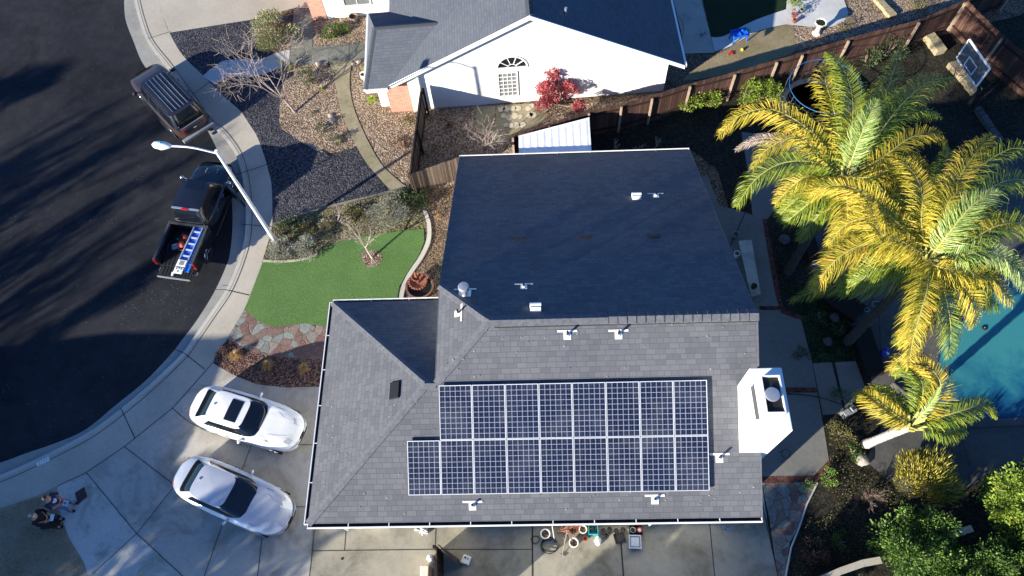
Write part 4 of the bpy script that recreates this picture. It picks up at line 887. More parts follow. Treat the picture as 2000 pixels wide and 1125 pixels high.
mb = MB(); mb.box(-2.62, -2.42, -.84, .84, .42, .56); obj('rear_bumper', mb, 'grey', t, world=False, bevel=.03); mb = MB(); mb.box(-2.44, -2.40, -.62, .62, 1.07, 1.11); obj('tailgate_trim', mb, 'grey2', t, world=False)
for x in (.55, -.45):
    for sg in (1, -1): mb = MB(); mb.box(x-.1, x+.1, min(sg*.92, sg*.955), max(sg*.92, sg*.955), .92, .96); obj('door_handle', mb, 'cabin', t, world=False)
for sg in (1, -1): mb = MB(); mb.box(-1.3, 1.1, min(sg*.90, sg*1.0), max(sg*.90, sg*1.0), .34, .39); obj('running_board', mb, 'cabin', t, world=False)
c.wheels(1.52, -1.42, .38, .24); c.mirrors(1.02, .95, 1.14, 'cabin', 1.25)
t.rotation_euler[2] = math.radians(132.5)
# black pickup truck: cab, open bed, tailgate down, kerb-side front door open
TR = thing('pickup_truck', 'black pickup truck with its tailgate down and a front door open', 'pickup truck', (-14.95, 17.35, RZ), 0)
P4 = dict(L=3.45, W=1.84, n=5.0, endk=.5, zk=1.2, shoulder=[(-1.73, 1.14), (.3, 1.12), (.7, 1.08), (1.4, 1.0), (1.72, .86)], hood=[(-1.73, 1.12), (.3, 1.16), (.6, 1.15), (1.3, 1.08), (1.6, .98), (1.72, .90)],
     rings=[(0, .95, .36), (.06, .98, .40), (.2, 1.0, .56), (.32, 1., .76), (.44, .995, None, -.10), (.52, .975, None, -.02), (.58, .93, None, .015), (.68, .80, 'h', .0), (.8, .55, 'h', .015), (.9, .28, 'h', .02), (1., .0001, 'h', .02)],
     gh=dict(Lb=2.30, Wb=1.68, Lt=1.44, Wt=1.32, xb=-.56, xt=-.66, z=1.82, n=7, sx=(-.86, .82)))
sub = bpy.data.objects.new('cab', None)
class Off(Car): pass
def shift(fn, dx):
    def g(*a, **k): v = fn(*a, **k); return Vector((v.x+dx, v.y, v.z))
    return g
CX = 1.20
c = Car(TR, P4, 'p_black'); c.body = shift(c.body, CX); c.gh = shift(c.gh, CX); c.cap = shift(c.cap, CX)
_bo = c.build_body; c.build_body(); c.build_top(pill=(.0,), frontpill=.9)
for sg in (1, -1): c.patch('headlight', sg*.36, sg*.58, .30, .54, 'lens')
c.patch('grille', -.32, .32, .22, .50, 'chrome', .01); c.patch('grille_opening', -.28, .28, .25, .47, 'pipeblk', .02)
mb = MB(); surf(mb, lambda u, v: Vector((u+CX, v, c.roofz(u, v)+.008)), [-.36+.5*i/8 for i in range(9)], [-.4+.8*i/6 for i in range(7)]); obj('sunroof', mb, 'glassdk', c.ro, world=False)
gx = CX-.66-.72; mb = MB(); mb.box(gx-.02, gx+.06, -.62, .62, 1.76, 1.80); obj('roof_trim', mb, 'metal', c.ro, world=False); mb = MB(); mb.box(gx-.05, gx+.03, -.14, .14, 1.765, 1.83); obj('brake_light', mb, 'taillight', c.ro, world=False, bevel=.01)
for y in (-.32, .22): mb = MB(); mb.bar((CX+.98, y, 1.165), (CX+1.22, y*.92, 1.14), .03, .02); obj('bonnet_vent', mb, 'grey', c.bo, world=False)
# bed: x from BR (rear) to BF (front)
BF, BR = CX-1.73+.02, -2.42; bw = .92
mb = MB()
for sg in (1, -1): mb.box(BR, BF, min(sg*bw, sg*(bw-.17)), max(sg*bw, sg*(bw-.17)), .42, 1.14)
mb.box(BF-.10, BF, -bw+.17, bw-.17, .42, 1.14); obj('bed_side', mb, 'p_black', TR, world=False, bevel=.03)
mb = MB(); mb.box(BR, BF-.10, -bw+.17, bw-.17, .60, .66)
for i in range(9): y = -.62+.155*i; mb.box(BR, BF-.11, y-.03, y+.03, .66, .675)
obj('bed_floor', mb, 'rubber', TR, world=False); mb = MB()
for sg in (1, -1): mb.box(BR, BF, min(sg*(bw-.01), sg*(bw-.11)), max(sg*(bw-.01), sg*(bw-.11)), 1.142, 1.165)
mb.box(BF-.12, BF-.02, -bw+.1, bw-.1, 1.142, 1.165); obj('bed_rail', mb, 'cabin2', TR, world=False)
mb = MB(); mb.box(BR-.50, BR-.02, -.74, .74, .58, .64)
for i in range(9): y = -.58+.145*i; mb.box(BR-.44, BR-.06, y-.03, y+.03, .64, .655)
tg = obj('tailgate', mb, 'rubber', TR, world=False); mb = MB(); mb.box(BR-.54, BR-.50, -.74, .74, .56, .66); obj('tailgate_edge', mb, 'metal', tg, world=False)
for sg in (1, -1): mb = MB(); mb.box(BR-.03, BR+.02, min(sg*.84, sg*.93), max(sg*.84, sg*.93), .74, 1.1); obj('taillight', mb, 'taillight', TR, world=False)
mb = MB(); mb.box(BR-.20, BR-.02, -.86, .86, .40, .50); obj('rear_bumper', mb, 'metal', TR, world=False, bevel=.02)
# open passenger door (right side = -y), hinged at its front edge
hx_, hy_ = CX+.42, -.90; da = math.radians(238); dd = Vector((math.cos(da), math.sin(da), 0))
mb = MB(); mb.bar((hx_, hy_, .78), Vector((hx_, hy_, .78))+dd*1.05, .09, .66); dr_ = obj('door', mb, 'p_black', TR, world=False, bevel=.02)
mb = MB(); q0 = Vector((hx_, hy_, 1.12)); 
for a_, b_ in ((q0+dd*.12, q0+dd*.35+Vector((0, .0, .5))), (q0+dd*.35+Vector((0, 0, .5)), q0+dd*.98+Vector((0, 0, .5))), (q0+dd*.98+Vector((0, 0, .5)), q0+dd*1.02)): mb.tube([a_, b_], .025, 6)
obj('window_frame', mb, 'p_black', dr_, world=False); mb = MB(); nd = Vector((-dd.y, dd.x, 0))*.06; mb.bar(Vector((hx_, hy_, .8))+dd*.1+nd, Vector((hx_, hy_, .8))+dd*.95+nd, .04, .5); obj('door_lining', mb, 'grey', dr_, world=False)
for x in (CX-.05, CX-.80):
    for sg in (1, -1): mb = MB(); mb.box(x-.09, x+.09, min(sg*.90, sg*.95), max(sg*.90, sg*.95), .98, 1.02); obj('door_handle', mb, 'chrome', TR, world=False)
for sg in (1, -1): mb = MB(); mb.tube([(-.55, sg*.98, .42), (2.1, sg*.98, .42)], .04, 8); obj('running_board', mb, 'cabin', TR, world=False)
c.a, c.b = 4, .92; c.wheels(2.12, -1.50, .40, .26); c.mirrors(CX+.50, 1.0, 1.2, 'chrome', 1.25)
TR.rotation_euler[2] = math.radians(80)
def inbed(x, y, z): q = TR.matrix_basis @ Vector((x, y, z)); return q
bpy.context.view_layer.update()
TM = Matrix.Translation(TR.location) @ Matrix.Rotation(math.radians(80), 4, 'Z')
# step ladder lying in the bed, over the tailgate
ld = thing('step_ladder', 'blue and silver step ladder lying over the tailgate of the pickup', 'ladder', TM @ Vector((-1.6, -.45, 1.05)), math.radians(80+180-2))
mb = MB()
for y in (-.20, .20): mb.box(-1.15, 1.10, y-.02, y+.02, 0, .085); 
obj('side_rail', mb, 'ladderblue', ld, world=False) if 'ladderblue' in M else obj('side_rail', mb, 'metal', ld, world=False)
for i in range(7): x = -1.05+.30*i; mb = MB(); mb.box(x-.035, x+.035, -.18, .18, .03, .055); obj('step', mb, 'chrome2', ld, world=False)
mb = MB(); mb.box(-1.15, 1.10, -.17, .17, -.03, .0); obj('back_frame', mb, 'blue', ld, world=False)
mb = MB(); mb.box(-1.1, 1.15, .24, .40, -.02, .03); obj('rear_rail', mb, 'skyblue', ld, world=False)
mb = MB(); mb.box(1.02, 1.32, -.20, .20, .06, .11); tp = obj('top_cap', mb, 'plwhite', ld, world=False, bevel=.02)
mb = MB()
for x, y in ((1.1, -.1), (1.1, .1), (1.22, 0), (1.07, 0)): mb.lathe([(.035, .111), (.035, .116)], 10, (x, y, 0))
obj('tool_holes', mb, 'pipeblk', tp, world=False)
mb = MB(); mb.box(.66, .98, -.21, .21, .06, .10); p_ = obj('tool_shelf', mb, 'plwhite', ld, world=False, bevel=.02); mb = MB(); mb.box(.72, .92, -.1, .1, .101, .105); obj('shelf_marks', mb, 'grey', p_, world=False)
mb = MB()                                            # short pale strokes standing for the worn lettering on the blue rail
for i in range(5): x = .15+i*.16; mb.box(x, x+.10, .27, .285, .031, .034); mb.box(x, x+.015, .27, .37, .031, .034)
obj('lettering', mb, 'plwhite', ld, world=False)
M['orange'] = plain('orange', (.62, .10, .04), .6, var=.3, scale=8)
def lump(mb, c, r, seed, n=10, sq=.6):
    rd = random.Random(seed); prof = []
    i0 = len(mb.v); c = Vector(c)
    for k in range(6):
        ph = PI*k/5
        for j in range(n):
            t = 2*PI*j/n; rr = r*rd.uniform(.75, 1.15)*(1 if 0 < k < 5 else .02); mb.v.append((c.x+rr*math.sin(ph)*math.cos(t) if 0 < k < 5 else c.x, c.y+rr*math.sin(ph)*math.sin(t) if 0 < k < 5 else c.y, c.z+r*sq*math.cos(ph)))
    for k in range(5):
        for j in range(n): mb.f.append((i0+k*n+j, i0+(k+1)*n+j, i0+(k+1)*n+(j+1) % n, i0+k*n+(j+1) % n)); mb.uv.append(None); mb.mi.append(0)
for i, (x, y, r, lab) in enumerate(((-1.02, .12, .16, 'orange safety harness nearer the cab in the pickup bed'), (-1.42, .10, .18, 'orange safety harness nearer the tailgate in the pickup bed'))):
    p = TM @ Vector((x, y, .78)); hs = thing('safety_harness', lab, 'harness', p, .5, 'orange gear in the pickup bed'); mb = MB(); lump(mb, (0, 0, .05), r*.8, i+3); smooth_angle(obj('webbing_bundle', mb, 'orange', hs, world=False)); rd = random.Random(i)
    for k in range(4):
        pts = []; th = rd.uniform(0, 6); pts = [(math.cos(th+q*.8)*r*(1+.15*q), math.sin(th+q*.8)*r*(1+.1*q), .10-.03*q) for q in range(5)]; obj('strap', MB().tube(spline(pts, 3), .014, 5), 'orange' if k % 2 else 'rubber', hs, world=False)
p = TM @ Vector((-1.50, .38, .70)); tb = thing('tool_bag', 'small grey open tool bag in the shaded pickup bed', 'tool bag', p, .3); mb = MB(); mb.box(-.18, .18, -.12, .12, 0, .14); obj('bag_body', mb, 'grey', tb, world=False, bevel=.03); obj('bag_handle', MB().tube([(-.12, 0, .14), (-.08, 0, .22), (.08, 0, .22), (.12, 0, .14)], .012, 6), 'metal', tb, world=False)
p = TM @ Vector((-.78, -.08, .69)); tag(smooth_angle(obj('water_bottle', MB().tube([p, p+Vector((.16, .03, 0)), p+Vector((.18, .035, 0)), p+Vector((.22, .04, 0))], [.035, .035, .015, .015], 10), 'plwhite')), 'small white bottle lying in the pickup bed behind the cab', 'bottle')
p = TM @ Vector((-1.15, .42, .70)); tag(obj('paper_cup', MB().lathe([(.03, 0), (.045, .11), (.04, .11), (.028, .01)], 12, p), 'teal'), 'pale blue cup standing in the pickup bed', 'cup')
p = at(377, 509, .0); jc = thing('fuel_can', 'red plastic can on the street beside the tailgate', 'can', (p.x, p.y, RZ), .4); mb = MB(); mb.box(-.16, .16, -.12, .12, 0, .30); obj('can_body', mb, 'red', jc, world=False, bevel=.04); obj('can_handle', MB().tube([(-.1, 0, .30), (-.06, 0, .37), (.06, 0, .37), (.1, 0, .30)], .02, 6), 'red', jc, world=False); obj('spout', MB().tube([(.12, .03, .28), (.2, .05, .36)], .02, 6), 'pipeblk', jc, world=False)
p = TM @ Vector((BR-.30, .1, .66)); tag(obj('work_glove', MB().box(p.x-.05, p.x+.05, p.y-.07, p.y+.04, p.z, p.z+.02).box(p.x-.05, p.x-.032, p.y-.14, p.y-.07, p.z, p.z+.015).box(p.x-.027, p.x-.009, p.y-.15, p.y-.07, p.z, p.z+.015).box(p.x-.004, p.x+.014, p.y-.15, p.y-.07, p.z, p.z+.015).box(p.x+.019, p.x+.037, p.y-.14, p.y-.07, p.z, p.z+.015).box(p.x+.05, p.x+.09, p.y-.03, p.y-.012, p.z, p.z+.015), 'plwhite'), 'white work glove lying flat on the open tailgate', 'glove')
# ------------------------------------------------------------------ STREET LAMP
lb = at(537, 470); lt = at(424, 298, 6.2); sp = thing('street_lamp', 'white street lamp leaning over the pickup with a long arm', 'street lamp', (lb.x, lb.y, 0))
smooth_angle(obj('pole', MB().tube([lb+Vector((0, 0, 0)), lt+Vector((0, 0, .12))], [.095, .06], 16), 'lampwhite' if 'lampwhite' in M else 'trim', sp))
obj('base_plate', MB().tube([lb, lb+Vector((0, 0, .06))], .17, 16), 'grey', sp)
h0, h1 = at(332, 285, 6.75), at(312, 285, 6.78); mid = at(375, 288, 6.6)
arm = smooth_angle(obj('arm', MB().tube(spline([lt+Vector((0, 0, -.05)), mid, h0], 5), .038, 10), 'trim', sp))
d = (h0-mid).normalized(); hd = MB(); c0 = h0-d*.05; n0 = 0; prof = [(0, .045), (.06, .09), (.22, .14), (.42, .155), (.58, .12), (.66, .03)]
hd.tube([c0+d*a for a, _ in prof], [r for _, r in prof], 16); hl = smooth_angle(obj('lamp_head', hd, 'trim', sp), 70)
obj('glass_bowl', MB().tube([c0+d*.24+Vector((0, 0, -.10)), c0+d*.40+Vector((0, 0, -.13)), c0+d*.54+Vector((0, 0, -.09))], [.08, .11, .06], 12), 'lens', hl)
obj('photocell', MB().lathe([(.035, 0), (.035, .07), (.0, .08)], 12, c0+d*.3+Vector((0, 0, .14))), 'teal', hl)
# ------------------------------------------------------------------ VEGETATION
def m_leaf(name, cols, transl=.25, rough=.55, spec=.3):
    t = NT(name); g = t.n('NewGeometry'); c = t.ramp(g.outputs['Random Per Island'], [(i/(len(cols)-1), k) for i, k in enumerate(cols)])
    t.col(c); t.fin(rough, 0, spec); tr = t.n('BsdfTranslucent'); t.set(tr.inputs['Color'], c); mx = t.n('MixShader'); mx.inputs[0].default_value = transl
    t.t.links.new(t.b.outputs[0], mx.inputs[1]); t.t.links.new(tr.outputs[0], mx.inputs[2]); t.t.links.new(mx.outputs[0], t.t.nodes['Material Output'].inputs['Surface']); return t.m
M['l_green'] = m_leaf('leaf_green', [(.02, .055, .010), (.045, .10, .018), (.10, .18, .03), (.20, .29, .06)])
M['l_citrus'] = m_leaf('leaf_citrus', [(.05, .11, .014), (.12, .20, .02), (.24, .32, .035), (.40, .46, .09)])
M['l_bright'] = m_leaf('leaf_bright', [(.05, .12, .015), (.12, .24, .03), (.22, .36, .05), (.38, .50, .14)])
M['l_olive'] = m_leaf('leaf_olive', [(.16, .16, .025), (.30, .28, .04), (.46, .40, .07), (.56, .48, .11)])
M['l_juniper'] = m_leaf('leaf_juniper', [(.02, .04, .018), (.045, .075, .03), (.08, .115, .045), (.14, .17, .08)])
M['l_silver'] = m_leaf('leaf_silver', [(.14, .15, .11), (.24, .25, .19), (.34, .35, .28), (.44, .45, .37)])
M['l_straw'] = m_leaf('leaf_straw', [(.16, .13, .06), (.28, .24, .12), (.38, .33, .20), (.22, .24, .09)])
M['l_orange'] = m_leaf('leaf_orange', [(.25, .13, .04), (.42, .24, .08), (.55, .36, .15), (.62, .46, .24)])
M['l_red'] = m_leaf('leaf_red', [(.22, .03, .045), (.40, .07, .09), (.54, .14, .16), (.60, .25, .24)])
M['l_rust'] = m_leaf('leaf_rust', [(.07, .03, .02), (.14, .06, .035), (.22, .11, .07), (.10, .09, .05)])
M['l_lime'] = m_leaf('leaf_lime', [(.13, .22, .02), (.28, .38, .03), (.45, .52, .07), (.55, .58, .15)])
M['l_moss'] = m_leaf('leaf_moss', [(.07, .075, .02), (.12, .12, .03), (.19, .17, .06), (.26, .23, .10)])
M['frond_y'] = m_leaf('frond_yellow', [(.20, .24, .025), (.40, .36, .035), (.58, .47, .045), (.72, .55, .08), (.60, .34, .05)], .3, .6, .3)
M['frond_g'] = m_leaf('frond_green', [(.08, .14, .015), (.18, .26, .025), (.30, .36, .035), (.46, .46, .05)], .3, .45, .5)
M['frond_p'] = m_leaf('frond_pale', [(.20, .32, .05), (.34, .46, .10), (.48, .56, .20), (.56, .62, .30)], .3, .45, .5)
M['frond_d'] = m_leaf('frond_dead', [(.34, .26, .20), (.46, .37, .30), (.54, .46, .40)], .2, .7, .2)
M['rachis'] = plain('rachis', (.38, .36, .10), .6); M['twig'] = plain('twig', (.34, .27, .23), .95, var=.3, scale=6, mode='world'); M['twigdk'] = plain('twigdk', (.17, .12, .095), .95, var=.3, scale=6, mode='world')
M['l_mound'] = m_leaf('leaf_mound', [(.10, .13, .05), (.20, .22, .09), (.34, .33, .16), (.46, .42, .24)])
def leafq(mb, p, d, up, L, W):
    sd = d.cross(up); sd = sd.normalized()*W/2 if sd.length > 1e-5 else Vector((W/2, 0, 0))
    mb.face([p, p+d*L*.5+sd, p+d*L, p+d*L*.5-sd])
def rv(rd):
    while True:
        v = Vector((rd.uniform(-1, 1), rd.uniform(-1, 1), rd.uniform(-1, 1)))
        if .05 < v.length < 1: return v
def cloud(mb, c, r, rz_, n, L, rd, shell=.55, W=.5, up=.3, clumps=14, spiky=False):
    c = Vector(c); cl = [rv(rd) for _ in range(clumps)]; cl = [v.normalized()*rd.uniform(.45, .95) for v in cl]
    for i in range(n):
        k = cl[rd.randrange(clumps)]; q = (k+rv(rd)*.42); 
        if q.z < -.75: continue
        p = c+Vector((q.x*r, q.y*r, q.z*rz_)); d = (q.normalized()*1.1+rv(rd)*.9+Vector((0, 0, up))).normalized(); l = L*rd.uniform(.6, 1.3); leafq(mb, p, d, rv(rd), l, l*W)
def shrub(name, label, cat, px, py, r, h, mat, n, L, group=None, W=.5, seed=None, z0=0., clumps=14, parts=True, lobes=None, stem='bark'):
    rd = random.Random(seed if seed is not None else hash((px, py)) % 1000 if False else int(px*7+py*13)); b = at(px, py, z0); t = thing(name, label, cat, b, 0, group); mb = MB()
    lb_ = lobes or [(0, 0, 1.)]
    for lx_, ly_, ls in lb_: cloud(mb, b+Vector((lx_*r, ly_*r, h*.52)), r*ls, h*.5*(ls if ls < 1 else 1), int(n/len(lb_)), L, rd, W=W, clumps=clumps)
    obj('foliage', mb, mat, t); st_ = MB()
    for i in range(5): q = rv(rd); st_.tube([b+Vector((q.x*.06, q.y*.06, 0)), b+Vector((q.x*r*.3, q.y*r*.3, h*.3)), b+Vector((q.x*r*.6, q.y*r*.6, h*.6))], [.03, .02, .008], 5)
    for i in range(4): pass
    obj('stems', st_, stem, t); return t
def tuft(name, label, cat, px, py, r, h, mat, n, group=None, wd=.012, droop=.6, seed=1, z0=0.):
    rd = random.Random(seed); b = at(px, py, z0); mb = MB()
    for i in range(n):
        a = rd.uniform(0, 2*PI); ln = rd.uniform(.55, 1.)*r; sp = rd.random(); o_ = Vector((math.cos(a), math.sin(a), 0)); hh = h*(1-sp*.5)*rd.uniform(.7, 1); q = [b+o_*.04*rd.random(), b+o_*ln*.45*sp+Vector((0, 0, hh*.7)), b+o_*ln*(.3+.7*sp)+Vector((0, 0, hh*(1-droop*sp)))]
        s_ = Vector((-o_.y, o_.x, 0))*wd; mb.face([q[0]-s_, q[0]+s_, q[1]+s_*.8, q[1]-s_*.8]); mb.face([q[1]-s_*.8, q[1]+s_*.8, q[2]])
    o = obj(name, mb, mat); return tag(o, label, cat, group)
def grow(mb, p, d, L, r, depth, rd, spread=.6, up=.15, seg=3, minr=.004, sides=5, kids=(2, 3), tips=None):
    pts = [p]; q = p.copy(); dd = d.copy()
    for i in range(seg): dd = (dd+rv(rd)*.16+Vector((0, 0, up*.3))).normalized(); q = q+dd*L/seg; pts.append(q.copy())
    mb.tube(pts, [r*(1-.35*i/seg) for i in range(seg+1)], sides if depth > 1 else 3, cap=False)
    if depth <= 0:
        if tips is not None: tips.append(q)
        return
    for k in range(rd.randint(*kids)):
        nd = (dd+rv(rd).normalized()*spread+Vector((0, 0, up))).normalized(); grow(mb, pts[-1 if k == 0 else rd.randint(1, seg)], nd, L*rd.uniform(.62, .86), max(r*.6, minr), depth-1, rd, spread, up, seg, minr, sides, kids, tips)
def bare_tree(name, label, cat, px, py, lean, hL, r, mat, depth=5, spread=.62, seed=3, kids=(2, 3), z0=0., up=.12, minr=.005, group=None, trunkL=None):
    rd = random.Random(seed); b = at(px, py, z0); t = thing(name, label, cat, b, 0, group); d = Vector(lean).normalized(); tl = trunkL or hL*.8
    mb = MB(); top = b+d*tl; mb.tube([b-Vector((0, 0, .03)), b+d*tl*.5+rv(rd)*.03, top], [r*1.25, r, r*.85], 8); smooth_angle(obj('trunk', mb, mat, t), 70)
    mb = MB(); mat = 'twig' if mat == 'barkpale' and depth == 4 else mat
    for k in range(4): grow(mb, top-d*.05*k, (d*.7+rv(rd).normalized()*.75+Vector((0, 0, .3))).normalized(), hL*rd.uniform(.7, 1), r*.6, depth-1, rd, spread, up, 3, minr, 5, kids)
    obj('branches', mb, mat, t); return t
def frond(parent, pts, mat, Lm=.62, n=72, wd=.026, seed=1, side=(1, 1), droop=.75, w0=.03):
    rd = random.Random(seed); n = int(n*2.2); Lm *= 1.6; P = spline(pts, 10); N = len(P)-1; cum = [0]
    for a, b in zip(P, P[1:]): cum.append(cum[-1]+(b-a).length)
    T = cum[-1]
    def pos(s_):
        s_ = s_*T
        for i in range(N):
            if s_ <= cum[i+1] or i == N-1: f = (s_-cum[i])/max(1e-6, cum[i+1]-cum[i]); return P[i].lerp(P[i+1], f), (P[i+1]-P[i]).normalized()
    mb = MB()
    for i in range(n):
        s_ = .10+.90*(i/(n-1))**.95
        for sg in (1, -1):
            p, d = pos(min(.999, s_+rd.uniform(-.006, .006))); sd = d.cross(Vector((0, 0, 1))).normalized()*sg; up_ = sd.cross(d)*sg
            if up_.z < 0: up_ = -up_
            L = Lm*(math.sin(PI*min(1, .16+.80*s_))**.7)*rd.uniform(.70, 1.18)*side[0 if sg > 0 else 1]; fw = .5+.8*s_**2
            jt = rv(rd)*.16; v0 = (sd*1.0+d*fw+up_*rd.uniform(-.15, .7)+jt).normalized(); v1 = (sd*.75+d*(fw+.1)+jt*1.5+Vector((0, 0, -droop*rd.uniform(.4, 1.7)))).normalized(); v2 = (sd*.35+d*(fw+.1)+jt*2+Vector((0, 0, -droop*rd.uniform(1.5, 3.2)))).normalized()
            a = p; b = a+v0*L*.40; c_ = b+v1*L*.34; e = c_+v2*L*.28; wv = d.cross(v1).cross(v1).normalized()*wd*.5*rd.uniform(.8, 1.2); wv = (d*.8+rv(rd)*.35).normalized()*wd*.5
            mb.face([a-wv*.6, a+wv*.6, b+wv, b-wv]); i0 = len(mb.v)
            mb.v += [tuple(c_+wv*.8), tuple(c_-wv*.8), tuple(e)]; mb.f += [(i0-1, i0-2, i0, i0+1), (i0+1, i0, i0+2)]; mb.uv += [None, None]; mb.mi += [0, 0]
    f = obj('frond', mb, mat, parent); obj('midrib', MB().tube(P[::2]+[P[-1]] if len(P) % 2 == 0 else P[::2], [w0*(1-.8*i/(len(P[::2]))) for i in range(len(P[::2])+(1 if len(P) % 2 == 0 else 0))], 5), 'rachis' if mat != 'frond_d' else 'frond_d', f); return f
M['palmdark'] = plain('palmdark', (.05, .045, .038), .95, var=.4, scale=7)
M['l_pink'] = m_leaf('leaf_pink', [(.3, .08, .12), (.5, .2, .25), (.12, .18, .05)])
def palm(label, base, crown_px, zc, fr, trunk_r=.17, seed=5, bark='palmdark', extra=0, reach=3.):
    cc = at(*crown_px, zc); b = Vector(base) if len(base) == 3 else at(*base); t = thing('palm_tree', label, 'palm tree', b); rd = random.Random(seed)
    n = 26; pts = [b.lerp(cc-Vector((0, 0, .1)), i/n) for i in range(n+1)]; rr = [trunk_r*(1.25-.25*min(1, i/6))*(1 if i % 2 else .87) for i in range(n+1)]
    smooth_angle(obj('trunk', MB().tube(pts, rr, 14), bark, t), 25)
    mb = MB()
    for k in range(14):
        a = 2*PI*k/14*2.4; o_ = Vector((math.cos(a), math.sin(a), 0)); z = -.25+.035*k; mb.tube([cc+o_*.1+Vector((0, 0, z-.12)), cc+o_*.2+Vector((0, 0, z+.1)), cc+o_*.30+Vector((0, 0, z+.35))], [.07, .05, .03], 6)
    obj('crown_shaft', mb, 'rachis', t)
    for k in range(extra):                            # older fronds hanging below the traced ones, on every side
        a = 2*PI*k/extra+rd.uniform(-.2, .2); o_ = Vector((math.cos(a), math.sin(a), 0)); q = o_.cross(Vector((0, 0, 1)))*rd.uniform(-.3, .3); R_ = rd.uniform(.75, 1.)*reach
        frond(t, [cc, cc+o_*R_*.35+Vector((0, 0, rd.uniform(-.1, .35))), cc+o_*R_*.7+q+Vector((0, 0, rd.uniform(-.5, .1))), cc+o_*R_*.95+q*2+Vector((0, 0, rd.uniform(-1.5, -.8)))], 'frond_g' if k % 3 else 'frond_y', seed=seed*50+k, Lm=.6, n=64)
    for i, (mat, path, zs_, kw) in enumerate(fr):
        P = [cc]+[at(x, y, zc+z) for (x, y), z in zip(path, zs_)]; frond(t, P, mat, seed=seed*100+i, **kw)
    return t
D = dict
palm('tall palm at the left of the palm group with one dead brown frond', at(1538, 532), (1652, 345), 5.6, [
    ('frond_g', [(1690, 300), (1740, 250), (1775, 300)], [.1, .0, -.9], D()), ('frond_g', [(1700, 250), (1735, 170), (1758, 100)], [.1, -.2, -1.3], D()),
    ('frond_g', [(1640, 395), (1600, 420), (1560, 470)], [-.2, -.5, -1.4], D(Lm=.5)),
    ('frond_y', [(1590, 262), (1510, 214), (1446, 226), (1404, 264)], [.5, .6, .3, -.3], D(Lm=.66, n=84)),
    ('frond_d', [(1610, 318), (1550, 276), (1480, 272), (1438, 292)], [.15, .1, -.2, -.6], D(Lm=.40, n=70, droop=.9)),
    ('frond_g', [(1598, 318), (1530, 318), (1476, 350), (1438, 404)], [.35, .35, .0, -.7], D(Lm=.60)),
    ('frond_y', [(1600, 300), (1560, 268), (1500, 290), (1470, 330)], [.4, .5, .3, -.2], D(Lm=.55)),
    ('frond_g', [(1662, 270), (1665, 190), (1645, 130), (1618, 104)], [.6, .8, .6, .0], D(Lm=.72, n=90)),
    ('frond_y', [(1640, 270), (1625, 200), (1612, 150), (1640, 112)], [.4, .5, .4, .0], D(Lm=.6)),
    ('frond_g', [(1690, 250), (1735, 190), (1790, 185)], [.4, .4, -.2], D()), ('frond_g', [(1690, 290), (1740, 230), (1790, 215), (1835, 225)], [.3, .4, .2, -.3], D()),
    ('frond_y', [(1650, 280), (1690, 220), (1720, 160)], [.5, .6, .2], D(Lm=.55)),
    ('frond_p', [(1672, 290), (1692, 240), (1712, 196)], [.9, 1.4, 1.5], D(Lm=.42, n=60, droop=.1)),
    ('frond_g', [(1700, 285), (1760, 205), (1815, 160), (1862, 152)], [.5, .6, .3, -.4], D(Lm=.7)),
    ('frond_y', [(1720, 310), (1780, 268), (1830, 262), (1850, 300)], [.5, .5, .2, -.5], D(Lm=.62)),
    ('frond_y', [(1705, 345), (1760, 318), (1810, 335), (1835, 385)], [.4, .5, .2, -.6], D(Lm=.6)),
    ('frond_y', [(1640, 370), (1605, 362), (1582, 378), (1574, 408)], [.2, .3, .1, -.4], D(Lm=.45, n=60)),
    ('frond_g', [(1690, 380), (1730, 395), (1760, 440)], [.2, .1, -.6], D(Lm=.5)),
    ('frond_d', [(1620, 352), (1580, 360), (1552, 378)], [.0, -.2, -.7], D(Lm=.05, n=10))], seed=3, extra=13, reach=2.9)
